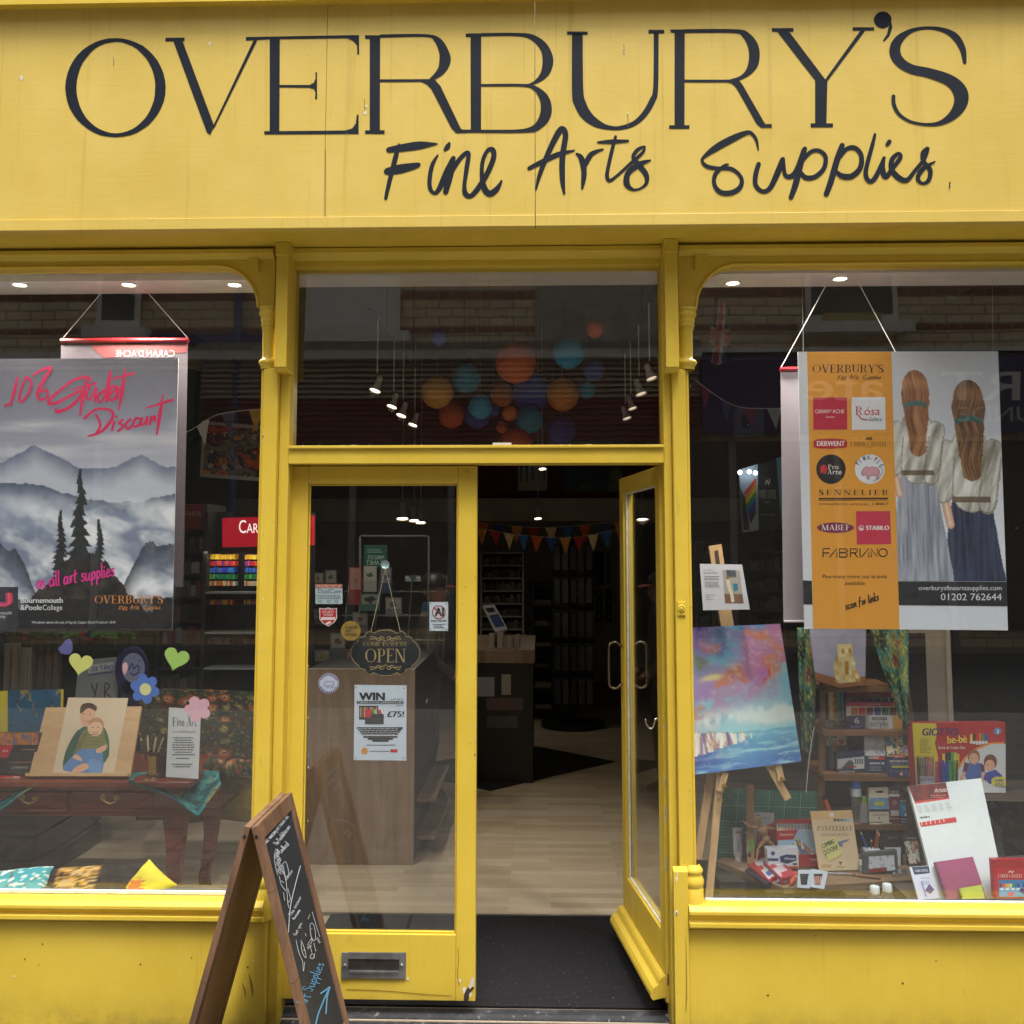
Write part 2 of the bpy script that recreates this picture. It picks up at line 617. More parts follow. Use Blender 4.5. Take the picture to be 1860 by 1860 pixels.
T_, t_ = 0.13, 0.035
def _sf(x0, x1, y): return ('r', x0, y, x1, y + 0.035)
SER = {
 'A': (.74, [('d', .03+.06, 0, .37, 1, t_), ('d', .64, 0, .38, 1, T_), ('r', .2, .30, .56, .335), _sf(0, .2, 0), _sf(.52, .74, 0)]),
 'B': (.66, [('r', .1, 0, .1+T_, 1), ('a', .36, .75, .24, .25, T_, t_, 90, -90), ('a', .36, .26, .28, .26, T_, t_, 90, -90), ('r', 0, .965, .37, 1), ('r', .1, .5, .37, .535), ('r', 0, 0, .37, .035)]),
 'C': (.74, [('a', .42, .5, .40, .5, T_, t_, 42, 318), ('r', .70, .72, .73, .95), ('r', .70, .05, .73, .25)]),
 'D': (.78, [('r', .1, 0, .1+T_, 1), ('a', .34, .5, .42, .5, T_, t_, 90, -90), ('r', 0, .965, .36, 1), ('r', 0, 0, .36, .035)]),
 'E': (.62, [('r', .1, 0, .1+T_, 1), ('r', 0, .965, .58, 1), ('r', .2, .49, .45, .525), ('r', 0, 0, .6, .035), ('r', .56, .8, .58, .97), ('r', .58, .03, .6, .22), ('r', .44, .4, .46, .62)]),
 'F': (.58, [('r', .1, 0, .1+T_, 1), ('r', 0, .965, .56, 1), ('r', .2, .49, .45, .525), _sf(.02, .32, 0), ('r', .54, .8, .56, .97), ('r', .44, .4, .46, .62)]),
 'G': (.78, [('a', .42, .5, .40, .5, T_, t_, 42, 318), ('r', .70, .72, .73, .95), ('r', .62, .08, .72, .42), ('r', .52, .4, .78, .435)]),
 'H': (.8, [('r', .1, 0, .1+T_, 1), ('r', .58, 0, .58+T_, 1), ('r', .2, .49, .6, .525), _sf(0, .32, 0), _sf(0, .32, .965), _sf(.48, .8, 0), _sf(.48, .8, .965)]),
 'I': (.32, [('r', .1, 0, .1+T_, 1), _sf(0, .32, 0), _sf(0, .32, .965)]),
 'K': (.74, [('r', .1, 0, .1+T_, 1), ('d', .2, .42, .62, 1, .05), ('d', .64, 0, .34, .58, T_), _sf(0, .32, 0), _sf(0, .32, .965), _sf(.5, .74, .965), _sf(.54, .76, 0)]),
 'L': (.58, [('r', .1, 0, .1+T_, 1), _sf(0, .32, .965), ('r', 0, 0, .56, .035), ('r', .54, .03, .56, .25)]),
 'M': (.92, [('d', .1, 0, .1, 1, t_), ('d', .46, 0, .14, 1, T_), ('d', .46, 0, .76, 1, t_), ('r', .72, 0, .72+T_, 1), _sf(0, .22, 0), _sf(.62, .94, 0), _sf(0, .2, .965), _sf(.72, .94, .965)]),
 'N': (.8, [('d', .1, 0, .1, 1, t_), ('d', .68, 0, .14, 1, T_), ('d', .7, 0, .7, 1, t_), _sf(0, .22, 0), _sf(.58, .82, .965), _sf(0, .2, .965)]),
 'O': (.84, [('a', .42, .5, .42, .5, T_, t_, 0, 360)]),
 'P': (.62, [('r', .1, 0, .1+T_, 1), ('a', .34, .73, .26, .27, T_, t_, 90, -90), ('r', 0, .965, .36, 1), ('r', .1, .46, .36, .495), _sf(0, .34, 0)]),
 'R': (.72, [('r', .1, 0, .1+T_, 1), ('a', .36, .74, .25, .26, T_, t_, 90, -90), ('r', 0, .965, .37, 1), ('r', .1, .48, .38, .515), _sf(0, .34, 0), ('d', .64, 0, .38, .5, .11), _sf(.6, .74, 0)]),
 'S': (.56, [('s', [(.50, .72, .03), (.49, .86, .05), (.36, .97, .05), (.2, .96, .07), (.07, .82, .11), (.12, .62, .12), (.30, .5, .12), (.46, .36, .14), (.47, .16, .12), (.32, .03, .05), (.16, .04, .04), (.05, .14, .05), (.04, .3, .03)])]),
 'T': (.66, [('r', .27, 0, .27+T_, 1), ('r', 0, .965, .66, 1), ('r', 0, .8, .02, .97), ('r', .64, .8, .66, .97), _sf(.16, .5, 0)]),
 'U': (.76, [('r', .1, .3, .1+T_, 1), ('d', .66, .3, .66, 1, .05), ('a', .39, .34, .29, .34, T_, t_, 180, 360), _sf(0, .32, .965), _sf(.54, .78, .965)]),
 'V': (.74, [('d', .37, 0, .12, 1, T_), ('d', .38, 0, .64, 1, t_), _sf(0, .28, .965), _sf(.52, .76, .965)]),
 'W': (1.04, [('d', .3, 0, .12, 1, T_), ('d', .31, 0, .50, 1, t_), ('d', .70, 0, .50, 1, T_), ('d', .71, 0, .94, 1, t_), _sf(0, .28, .965), _sf(.82, 1.04, .965)]),
 'Y': (.74, [('r', .31, 0, .31+T_, .5), ('d', .37, .45, .12, 1, T_), ('d', .39, .45, .64, 1, t_), _sf(0, .28, .965), _sf(.52, .76, .965), _sf(.22, .52, 0)]),
 "'": (.14, [('d', .04, .72, .09, 1, .08)]), ',': (.16, [('d', .04, -.12, .09, .08, .08)]), '-': (.3, [('r', .03, .34, .27, .40)]),
}


def fbm(u, v, seed=0, o=4):
    tot, amp, f, nrm = 0, 1, 1, 0
    for k in range(o):
        x, y = u * f + seed * 13.7 + k * 5.3, v * f + seed * 7.1 + k * 9.1
        ix, iy = math.floor(x), math.floor(y)
        fx, fy = x - ix, y - iy
        fx, fy = fx * fx * (3 - 2 * fx), fy * fy * (3 - 2 * fy)
        h = lambda a, b: (math.sin(a * 127.1 + b * 311.7 + seed * 17.3) * 43758.5453) % 1
        tot += amp * ((h(ix, iy) * (1 - fx) + h(ix + 1, iy) * fx) * (1 - fy) + (h(ix, iy + 1) * (1 - fx) + h(ix + 1, iy + 1) * fx) * fy)
        nrm += amp
        amp *= .5; f *= 2
    return tot / nrm


def mix3(a, b, t):
    t = max(0, min(1, t))
    a, b = lin(a), lin(b)
    return tuple(a[i] * (1 - t) + b[i] * t for i in range(3))


def cramp(t, stops):
    for k in range(len(stops) - 1):
        if t <= stops[k + 1][0]:
            return mix3(stops[k][1], stops[k + 1][1], (t - stops[k][0]) / (stops[k + 1][0] - stops[k][0] + 1e-9))
    return lin(stops[-1][1])
# ================================================================== THE SHOP FRONT
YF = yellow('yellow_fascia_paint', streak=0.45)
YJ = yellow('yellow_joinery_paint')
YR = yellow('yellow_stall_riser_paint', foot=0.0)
NAVY = paint('#131b27', 0.6, 0.3, 14, bstr=0.1, spec=.2)
PUTTY = paint('#d9dad2', 0.6, 0.2, 30)
GLASS = glassmat('window_glass', 0.068, 0.004)
BLACKSTEP = paint((0.02, 0.021, 0.024), 0.55, 0.4, 6, 30, 0.5)
CHIP = paint('#b9b3a6', 0.8, 0.3, 40)
RAW = paint('#3a2a22', 0.9, 0.4, 30)
shop = thing('shop_front', (0, 0, 0), 'yellow painted wooden shop front with two big display windows and double doors', 'shop front')
XL, XR = -2.9, 3.0
zsoff = Z(930, 456, 0.0)


def pbox(g, x0, x1, y0, y1, Yf, Yb, mat, rx=None):
    'box whose front face covers photo pixels x0..x1, y0..y1 at depth Yf'
    ym = rx if rx else (y0 + y1) / 2
    xm = (x0 + x1) / 2
    return g.box(X(x0, ym, Yf), X(x1, ym, Yf), Yf, Yb, Z(xm, y1, Yf), Z(xm, y0, Yf), mat)


# --- fascia with the painted name
YFA = -0.27
fas = thing('fascia_sign', (0, YFA, Z(930, 410, YFA)), 'long yellow fascia board hand painted with the shop name in navy letters', 'sign')
zf0, zf1, zfl = Z(930, 412, YFA), Z(930, -40, YFA), Z(930, 391, YFA)
xj, xj2 = X(972, 300, YFA), X(590, 300, YFA)
g = G()
for a, b in ((XL - .2, xj2 - .0006), (xj2 + .0006, xj - .001), (xj + .001, XR + .2)):
    g.box(a, b, YFA, YFA + .03, zfl + .0005, zf1 + .1, YF)
g.build('board', fas, bevel=.0012, seg=1)
g = G()
for a, b in ((XL - .2, xj - .001), (xj + .001, XR + .2)):
    g.box(a, b, YFA - .006, YFA + .03, zf0, zfl - .0005, YF)
g.build('lower_rail', fas, bevel=.002)
g = G()
zk_ = Z(215, 5, YFA - .05)
g.extx([(YFA - .05, zk_), (YFA - .05, zk_ + .09), (YFA + .03, zk_ + .12), (YFA + .03, zk_ + .03), (YFA - .0005, zk_ + .008), (YFA - .02, zk_ + .003)], XL - .2, XR + .2, YJ)
g.build('cornice', fas)
FP = Pl.v(YFA)
g = G()
CL = 0.0012
# letters traced at twice photo scale
def A1(pts): return [(x / 2, y / 2) for x, y in pts]
def A2(pts): return [(930 + x / 2, y / 2) for x, y in pts]
def el2(cx, cy, rx, ry, a0, a1, n=14): return [(cx + rx * math.cos(R(a0 + (a1 - a0) * k / n)), cy + ry * math.sin(R(a0 + (a1 - a0) * k / n))) for k in range(n + 1)]
def wob(pts, s=0.5): return [(x + rnd.uniform(-s, s), y + rnd.uniform(-s, s)) for x, y in pts]
def P1(p, c=0): g.poly(FP, A1(wob(p)), NAVY, CL + c)
def P2(p, c=0): g.poly(FP, A2(wob(p)), NAVY, CL + c)
o1, o2 = el2(419.5, 318, 182.5, 180.5, 0, 360, 44), el2(421, 318, 143, 166, 0, 360, 44)
g.ribbon(FP, A1(wob(o1[:-1], .8) + [o1[0]]), A1(wob(o2[:-1], .8) + [o2[0]]), NAVY, CL)
P1([(601, 137), (671, 137), (671, 150), (601, 150)])
P1([(629, 149), (663, 149), (778, 458), (764, 490), (752, 482)], .0002)
P1([(768, 470), (921, 146), (934, 146), (779, 464)], .0004)
P1([(893, 134), (1304, 127), (1305, 196), (1298, 197), (1296, 165), (1285, 150), (1262, 139), (980, 143), (893, 147)])
P1([(980, 142), (1016, 142), (1015, 480), (980, 480)], .0002)
P1([(1015, 308), (1125, 308), (1140, 300), (1146, 285), (1146, 262), (1152, 262), (1152, 360), (1145, 360), (1146, 335), (1140, 322), (1125, 318), (1015, 317)])
P1([(960, 477), (1255, 474), (1280, 466), (1293, 448), (1296, 417), (1303, 416), (1303, 486), (960, 488)])
def bowl(fn, outer, inner, c=0):
    o_, i_ = catmull(outer, 5), catmull(inner, 5)
    g.ribbon(FP, fn(o_), fn(i_), NAVY, CL + c)
P1([(1326, 128), (1350, 128), (1350, 141), (1326, 141)])
P1([(1343, 128), (1381, 128), (1380, 484), (1343, 484)], .0002)
P1([(1326, 473), (1397, 473), (1397, 486), (1326, 486)])
bowl(A1, [(1379, 125), (1545, 124), (1600, 140), (1630, 185), (1637, 225), (1615, 265), (1580, 289), (1560, 296), (1379, 298)], [(1379, 137), (1545, 134), (1578, 150), (1595, 190), (1596, 220), (1590, 250), (1562, 284), (1545, 287), (1379, 288)])
P1([(1530, 297), (1555, 288), (1580, 289), (1600, 312), (1675, 468), (1690, 473), (1695, 482), (1658, 483), (1640, 465), (1568, 325), (1550, 305)], .0003)
P1([(1692, 122), (1716, 121), (1716, 134), (1692, 135)])
P1([(1710, 121), (1748, 121), (1748, 478), (1710, 478)], .0002)
P2([(-205, 471), (-110, 470), (-110, 482), (-205, 482)], .0001)
bowl(A2, [(-114, 120), (10, 119), (75, 125), (125, 158), (150, 212), (140, 262), (112, 291), (75, 308), (40, 313), (-114, 314)], [(-114, 132), (10, 131), (65, 142), (102, 178), (111, 215), (106, 258), (90, 285), (66, 302), (35, 305), (-114, 305)])
bowl(A2, [(-114, 305), (50, 305), (105, 323), (135, 355), (145, 397), (135, 435), (105, 466), (60, 481), (-114, 482)], [(-114, 313), (40, 314), (82, 330), (102, 365), (104, 400), (95, 432), (72, 458), (20, 470), (-114, 471)], .0003)
P2([(200, 114), (275, 114), (275, 126), (200, 126)])
bowl(A2, [(218, 122), (218, 335), (228, 385), (255, 430), (300, 460), (350, 471), (400, 471), (450, 455), (490, 420), (520, 370), (531, 320), (533, 120)], [(257, 122), (259, 320), (268, 370), (290, 412), (330, 446), (362, 457), (392, 457), (440, 440), (475, 405), (500, 360), (513, 315), (515, 120)])
P2([(496, 108), (553, 108), (553, 121), (496, 121)])
P2([(575, 107), (600, 107), (600, 119), (578, 119)])
P2([(591, 107), (628, 107), (627, 466), (591, 466)], .0002)
P2([(571, 455), (645, 455), (645, 468), (571, 468)])
bowl(A2, [(626, 106), (815, 106), (862, 121), (893, 160), (900, 205), (890, 245), (860, 275), (815, 296), (790, 299), (626, 299)], [(626, 120), (805, 120), (838, 135), (857, 170), (861, 210), (852, 250), (830, 275), (795, 287), (780, 289), (626, 289)])
P2([(783, 298), (800, 289), (822, 289), (837, 307), (920, 450), (944, 451), (944, 463), (905, 463), (888, 448), (815, 318), (800, 303)], .0003)
P2([(944, 102), (1023, 102), (1023, 115), (944, 115)])
P2([(1238, 99), (1316, 99), (1316, 111), (1238, 111)])
P2([(963, 114), (1007, 114), (1138, 288), (1267, 110), (1284, 110), (1146, 295), (1143, 450), (1102, 450), (1102, 292)], .0002)
P2([(1085, 448), (1166, 448), (1166, 462), (1085, 462)])
P2(el2(1347, 72, 32, 31, 0, -340, 22))
P2([(1377, 78), (1382, 100), (1372, 130), (1350, 152), (1347, 148), (1363, 124), (1368, 98)], .0002)
g.brush(FP, A2([(1645, 230)]) and [(930 + x / 2, y / 2, q / 2) for x, y, q in [(1645, 228, 12), (1638, 180, 22), (1612, 135, 26), (1570, 110, 17), (1510, 101, 11), (1450, 112, 16), (1405, 145, 32), (1391, 185, 40), (1407, 222, 37), (1450, 250, 34), (1520, 266, 36), (1590, 292, 42), (1627, 330, 52), (1631, 372, 50), (1605, 415, 34), (1560, 445, 18), (1510, 452, 11), (1450, 442, 10), (1407, 415, 12), (1388, 380, 14), (1386, 348, 14)]], NAVY, CL)
# brush script, traced at 3.577 times photo scale
def S1(p): return [(680 + x / 3.577, 230 + y / 3.577, q / 3.577) for x, y, q in p]
def S2(p): return [(1240 + x / 3.577, 230 + y / 3.577, q / 3.577) for x, y, q in p]
SCRIPT = [
 [(90, 152, 36), (180, 138, 50), (290, 122, 52), (380, 114, 22), (410, 112, 8)], [(160, 112, 12), (140, 190, 32), (112, 300, 30), (90, 390, 27), (73, 468, 22)], [(78, 292, 44), (160, 276, 60), (250, 257, 44), (290, 246, 28)],
 [(412, 185, 12), (378, 245, 26), (360, 330, 28), (362, 400, 28), (390, 432, 22), (420, 405, 32), (470, 300, 44), (512, 205, 30)], [(458, 152, 20), (476, 130, 34), (488, 104, 14)],
 [(515, 200, 28), (490, 310, 48), (462, 428, 34)], [(480, 330, 30), (540, 230, 30), (590, 175, 28), (612, 180, 30), (600, 270, 30), (585, 380, 26), (592, 435, 36), (625, 450, 30), (670, 405, 34), (735, 300, 34), (775, 200, 34), (768, 150, 34), (735, 155, 24), (705, 220, 26), (698, 310, 28), (715, 400, 40), (750, 435, 40), (795, 405, 34), (828, 350, 12)],
 [(1050, 410, 10), (1075, 310, 28), (1130, 170, 34), (1195, 40, 40), (1225, 15, 36), (1242, 60, 36), (1222, 200, 38), (1222, 340, 34), (1234, 436, 14)], [(1003, 272, 26), (1090, 228, 32), (1200, 178, 32), (1300, 155, 10)],
 [(1312, 175, 14), (1345, 205, 36), (1362, 290, 36), (1358, 350, 30), (1350, 402, 14)], [(1358, 270, 30), (1400, 190, 34), (1440, 162, 24), (1488, 146, 10)],
 [(1450, 102, 12), (1540, 97, 28), (1650, 92, 16)], [(1568, 62, 18), (1545, 150, 24), (1518, 270, 24), (1512, 325, 26), (1530, 350, 22), (1580, 315, 18), (1680, 225, 22), (1745, 165, 20), (1758, 128, 12)],
 [(1756, 128, 14), (1710, 150, 24), (1682, 200, 26), (1720, 250, 36), (1765, 310, 34), (1768, 365, 24), (1730, 400, 14), (1680, 408, 18), (1640, 370, 40), (1650, 300, 36), (1720, 245, 36), (1795, 217, 10)]]
SCRIPT2 = [
 [(492, 152, 8), (480, 90, 20), (455, 50, 22), (420, 38, 28), (330, 75, 44), (220, 135, 44), (140, 195, 22), (128, 225, 20), (160, 258, 26), (230, 270, 24), (320, 275, 26), (380, 330, 24), (375, 390, 32), (320, 428, 34), (245, 425, 32), (205, 370, 26), (215, 305, 28), (270, 255, 22), (298, 244, 10)],
 [(495, 240, 30), (475, 310, 32), (475, 380, 30), (520, 420, 28), (570, 395, 32), (625, 280, 40), (652, 205, 22), (662, 300, 26), (690, 325, 30), (740, 290, 40), (790, 150, 34)], [(795, 140, 30), (765, 250, 38), (735, 370, 40), (703, 462, 30)],
 [(780, 220, 24), (830, 165, 26), (885, 155, 26), (928, 195, 28), (918, 270, 30), (860, 325, 30), (800, 330, 32), (768, 295, 22)],
 [(1038, 118, 34), (1005, 210, 40), (965, 350, 40), (932, 440, 34)], [(1020, 200, 24), (1065, 145, 28), (1120, 138, 30), (1160, 185, 30), (1155, 265, 34), (1100, 320, 36), (1035, 320, 36), (1000, 290, 20)],
 [(1250, 48, 18), (1230, 130, 26), (1200, 240, 28), (1190, 310, 30), (1215, 355, 28), (1255, 325, 32), (1310, 200, 22)], [(1328, 118, 24), (1345, 95, 30)], [(1310, 200, 18), (1298, 270, 36), (1320, 325, 34), (1365, 270, 28), (1415, 200, 28), (1400, 175, 24), (1360, 215, 32), (1360, 280, 34), (1410, 335, 36), (1460, 345, 30), (1510, 285, 24), (1570, 210, 24), (1598, 140, 16)],
 [(1592, 138, 22), (1560, 170, 26), (1565, 225, 28), (1608, 280, 30), (1600, 345, 28), (1560, 368, 18), (1528, 335, 28), (1560, 275, 30), (1640, 226, 10)], [(1737, 360, 8), (1734, 402, 6)]]
k = 0
for st, fn in [(q, S1) for q in SCRIPT] + [(q, S2) for q in SCRIPT2]:
    g.brush(FP, fn(st), NAVY, CL + .00003 * k, rise=.0004)
    k += 1
g.build('lettering', fas)
for x, y, r in ((39, 141, 4.5), (381, 79, 3), (665, 192, 3), (663, 205, 4), (630, 243, 2), (675, 150, 1.5), (206, 108, 1.5), (1727, 336, 1.5), (805, 401, 2), (1133, 88, 2), (1135, 95, 1.5), (1140, 205, 1.5)):
    g = G()
    g.poly(FP, [(x + r * rnd.uniform(.5, 1.2) * math.cos(-a), y + r * rnd.uniform(.6, 1.5) * math.sin(-a)) for a in np.linspace(0, 5.6, 9)], '#ddd6bb', .0012)
    g.build('paint_chip', fas)
for x, y0, y1 in ((206, 104, 120), (1133, 80, 100), (1140, 205, 230), (591, 270, 396), (662, 180, 200)):
    g = G()
    g.brush(FP, [(x, y0), (x + .6, (y0 + y1) / 2), (x, y1)], '#6b5222', .0011, .9)
    g.build('paint_crack', fas)

# --- soffit under the fascia
g = G()
zs_ = zf0 + .004
g.box(XL - .2, XR + .2, YFA + .0305, 0.0, zs_, zs_ + .02, YJ)
g.build('soffit', shop)
# --- upper wall
BRICK = None
def brickmat(name, c1, c2, mort, scale=1.0, bw=0.225, bh=0.075, ms=.008):
    m, t, b = nodes(name)
    tc = t.nodes.new('ShaderNodeTexCoord')
    mp = t.nodes.new('ShaderNodeMapping')
    mp.inputs['Rotation'].default_value = (R(90), 0, 0)
    t.links.new(tc.outputs['Object'], mp.inputs[0])
    br = t.nodes.new('ShaderNodeTexBrick')
    for k, v in (('Color1', lin(c1) + (1,)), ('Color2', lin(c2) + (1,)), ('Mortar', lin(mort) + (1,)), ('Scale', scale), ('Mortar Size', ms), ('Brick Width', bw), ('Row Height', bh)): br.inputs[k].default_value = v
    t.links.new(mp.outputs[0], br.inputs['Vector'])
    o = mixc(t, ramp(t, noise(t, 1.5, 5, .7), ((.4, (0,) * 3), (.8, (.4,) * 3))), br.outputs[0], (.12, .10, .08))
    t.links.new(o, b.inputs['Base Color'])
    b.inputs['Roughness'].default_value = .85
    bump(t, b, br.outputs['Fac'], -.5, .006)
    return m
BRICK = brickmat('cream_brick', '#b29a76', '#a48a66', '#8d8577')
g = G()
g.box(XL - .2, XR + .2, 0.0, .25, zs_ + .021, 9.0, BRICK)
g.build('upper_wall', shop)
nb = thing('sky_block_terrace', (0, .4, 0), 'cream brick walls added unseen on both sides of the shop to block low sky', 'building')
for a, b in ((-45, XL - .2005), (XR + .2005, 45)):  # unseen row added to keep low sky light off the front
    g = G(); g.box(a, b, .0, 9, 0, 9.5, BRICK); g.build('wall', nb)

# --- heads over the windows with the rounded corners
zh = zs_
def head(sign, ex, x_post, corner, top_y, name):
    'window head with a quarter-round corner; corner = arc centre and radii in pixels'
    cx, cy, rx, ry = corner
    pl = Pl.v(-0.045)
    arc = [(cx + sign * rx * math.cos(R(a)), cy - ry * math.sin(R(a))) for a in np.linspace(0, 90, 15)]
    gg = G()
    pts = [pl.pt(x_post, cy), pl.pt(arc[0][0], cy)] + [pl.pt(*q) for q in arc[1:]]
    zb = pts[-1].z
    pts += [Vector((ex, -0.045, zb)), Vector((ex, -0.045, zh - .001)), Vector((pts[0].x, -0.045, zh - .001))]
    gg.prism(pts, (0, .085, 0), YJ)
    gg.tube([Vector((p.x, -0.047, p.z)) for p in pts[1:len(arc) + 2]], .006, YJ, 8)
    gg.extx([(-.0455, zh - .012), (-.075, zh - .012), (-.075, zh - .03), (-.062, zh - .036), (-.055, zh - .046), (-.0455, zh - .048)], pts[0].x, ex, YJ)
    q = Pl.v(-0.0455)
    tri = [(cx + sign * rx * .68, cy - ry * 1.20), (cx + sign * rx * 1.02, cy - ry * 1.20), (cx + sign * rx * 1.03, cy - ry * .85), (cx + sign * rx * .92, cy - ry * 1.0), (cx + sign * rx * .82, cy - ry * 1.12)]
    gg.prism([q.pt(*v) for v in tri], (0, -.014, 0), YJ)
    return gg.build(name, shop, bevel=.003)
head(1, XL, 498, (396, 558, 73, 75), 455, 'window_head')
head(-1, XR, 1233, (1340, 560, 76, 80), 450, 'window_head')

# --- pilaster strips, colonnettes, posts
def strip(x0, x1, name):
    gg = G()
    a, b = X(x0, 600, -.11), X(x1, 600, -.11)
    z0, z1 = Z((x0 + x1) / 2, 667, -.11), zh - .001
    gg.box(a, b, -.11, 0, z0 + .0, z1, YJ)
    e = .004
    gg.hexa([(a - e, -.10, z0 - .012), (b + e, -.10, z0 - .012), (b + e, 0, z0 - .012), (a - e, 0, z0 - .012)], [(a, -.109, z0 - .0005), (b, -.109, z0 - .0005), (b, 0, z0 - .0005), (a, 0, z0 - .0005)], YJ)
    gg.box(a - .002, b + .002, -.116, -.0, z1 - .05, z1 - .0, YJ)
    return gg.build(name, shop, bevel=.0025)
strip(499, 521, 'pilaster')
strip(1209, 1233, 'pilaster')
def colonnette(cx, rs, yt, yb, name):
    gg = G()
    zt, zb = Z(cx, yt, -.05), Z(cx, yb, -.05)
    H = zt - zb
    o = Vector((X(cx, 610, -.045), -.035, zb))
    r = rs
    pf = [(r * 1.22, 0), (r * 1.3, .012), (r * 1.55, .02), (r * 1.62, .026), (r * 1.45, .034), (r * 1.05, .04), (r, .05), (r * 1.04, H * .62), (r * 1.10, H * .64), (r * 1.22, H * .655), (r * 1.1, H * .675), (r * 1.25, H * .69), (r * 1.35, H * .71), (r * 1.22, H * .73), (r * 1.35, H * .76), (r * 1.42, H * .80), (r * 1.3, H * .815), (r * 1.48, H * .84), (r * 1.66, H * .88), (r * 1.68, H * .91), (r * 1.5, H * .93), (r * 1.62, H * .945), (r * 1.78, H * .98), (r * 1.7, H)]
    gg.lathe(o, pf, YJ, 28)
    return gg.build(name, shop, smooth=True)
colonnette(487, .0215, 557, 670, 'colonnette')
colonnette(1246, .0245, 559, 671, 'colonnette')
ZS = 0.03   # top of the stone step / shop floor level
g = G()
a, b = X(478, 700, -.06), X(505, 700, -.06)
zt = Z(490, 669, -.06)
g.box(a, b, -.06, .05, ZS - .01, zt, YR)
g.box(a - .012, a - .0005, -.045, .05, Z(470, 1660, -.06), zt, YJ)
g.box(b + .0005, X(524, 850, -.03), -.03, .08, ZS - .01, zh - .002, YR)
g.build('door_post', shop, bevel=.004)
g = G()
a, b = X(1221, 700, -.06), X(1246, 700, -.06)
zt = Z(1235, 670, -.06)
g.box(a, b, -.06, .05, ZS - .01, zt, YR)
g.box(b + .0005, X(1256, 1000, -.05), -.05, .05, Z(1260, 1580, -.06), zt, YJ)
g.box(X(1206, 850, -.03), a - .0005, -.03, .08, ZS - .01, zh - .002, YR)
g.build('door_post', shop, bevel=.004)
# plinth block and turned base on the right, and the turned base on the left
g = G()
xa, xb = X(1225, 1700, -.085), X(1251, 1700, -.085)
za = Z(1238, 1584, -.085)
g.hexa([(xa, -.085, 0), (xb, -.085, 0), (xb, -.03, 0), (xa, -.03, 0)], [(xa, -.085, za), (xb, -.085, za), (xb, -.0605, za + .012), (xa, -.0605, za + .012)], YR)
g.build('plinth', shop)
for cx in (1262, 474):
    g = G()
    zb = Z(cx, 1674, -.075)
    H = Z(cx, 1577, -.075) - zb
    r = .0345
    g.lathe((X(cx, 1640, -.07), -.045, zb), [(r * .98, 0), (r, .03), (r, H * .58), (r * .94, H * .6), (r * .99, H * .63), (r * 1.06, H * .67), (r * 1.08, H * .73), (r * .95, H * .79), (r * .88, H * .83), (r * .86, H * .86), (r * .96, H * .89), (r * .98, H * .93), (r * .85, H * .97), (r * .74, H * 1.0), (r * .6, H * 1.04)], YR, 28)
    g.build('turned_base', shop, smooth='auto')
# --- sills and stall risers
def sill(x0, x1, xm, ys, name):
    gg = G()
    zz = lambda y, Y: Z(xm, y, Y)
    t, d0, d1, d2, d3 = ys
    prof = [(.03, zz(t, 0) - .002), (-.012, zz(t, -.01)), (-.06, zz(t + 5, -.06)), (-.085, zz(t + 11, -.085)), (-.10, zz(t + 22, -.10)), (-.10, zz(t + 28, -.10)), (-.088, zz(d0, -.088)), (-.082, zz(d0 + 5, -.082)), (-.086, zz(d1, -.086)), (-.10, zz(d1 + 2, -.10)), (-.10, zz(d2, -.10)), (-.075, zz(d2 + 2, -.075)), (.03, zz(d2 + 2, 0))]
    gg.extx(prof, x0, x1, YJ)
    return gg.build(name, shop, bevel=.0015)
sill(XL, X(479, 1640, -.085), 200, (1624, 1653, 1662, 1672, 0), 'window_sill')
sill(X(1251.5, 1650, -.085), XR, 1500, (1637, 1668, 1678, 1688, 0), 'window_sill')
g = G()
g.box(XL, X(481, 1750, -.07), -.07, .03, 0, Z(200, 1674.5, -.07), YR)
g.box(XL, X(481, 1750, -.07) + .002, -.074, -.0702, 0, .035, YR)
g.build('stall_riser', shop, bevel=.003)
g = G()
g.box(X(1251.5, 1750, -.07), XR, -.07, .03, 0, Z(1500, 1690.5, -.07), YR)
g.build('stall_riser', shop, bevel=.003)
# end posts outside the picture
g = G()
g.box(XL - .2, XL - .0005, -.09, .05, 0, zh - .001, YR)
g.build('end_post', shop, bevel=.004)
g = G()
g.box(XR + .0005, XR + .2, -.09, .05, 0, zh - .001, YR)
g.build('end_post', shop, bevel=.004)
# --- transom frame and glass
TZ0, TZ1 = Z(868, 842, -.02), Z(868, 809, -.02)
ta, tb = X(524, 850, -.03) + .0005, X(1206, 850, -.03) - .0005
g = G()
g.box(ta, tb, -.035, .07, TZ0, TZ1, YJ)
g.box(ta, tb, -.045, -.0352, TZ1 - .012, TZ1 - .004, YJ)
hz = Z(868, 484, -.01)
g.box(ta, tb, -.02, .07, hz, zh - .002, YJ)
g.extx([(-.0202, zh - .004), (-.05, zh - .004), (-.05, zh - .022), (-.038, zh - .03), (-.03, hz + .028), (-.0202, hz + .022)], ta, tb, YJ)
g.box(ta, X(531, 650, .0), .0, .07, TZ1 + .0005, hz - .0005, YJ)
g.box(X(1200, 650, .0), tb, .0, .07, TZ1 + .0005, hz - .0005, YJ)
g.build('transom_frame', shop, bevel=.003)
gx0, gx1 = X(531, 650, .0), X(1200, 650, .0)
g = G(); g.box(gx0, gx1, .02, .026, TZ1 + .001, hz - .001, GLASS); g.build('transom_pane', shop)
g = G()
tp_ = [(gx0 + .001 + (gx1 - gx0 - .002) * k / 90, TZ1 + .001 + .008 * max(0, rnd.random() - .35)) for k in range(91)]
g.prism([(gx0 + .001, .008, TZ1 + .0004), (gx1 - .001, .008, TZ1 + .0004)] + [(x, .008, z) for x, z in tp_[::-1]], (0, .0118, 0), PUTTY)
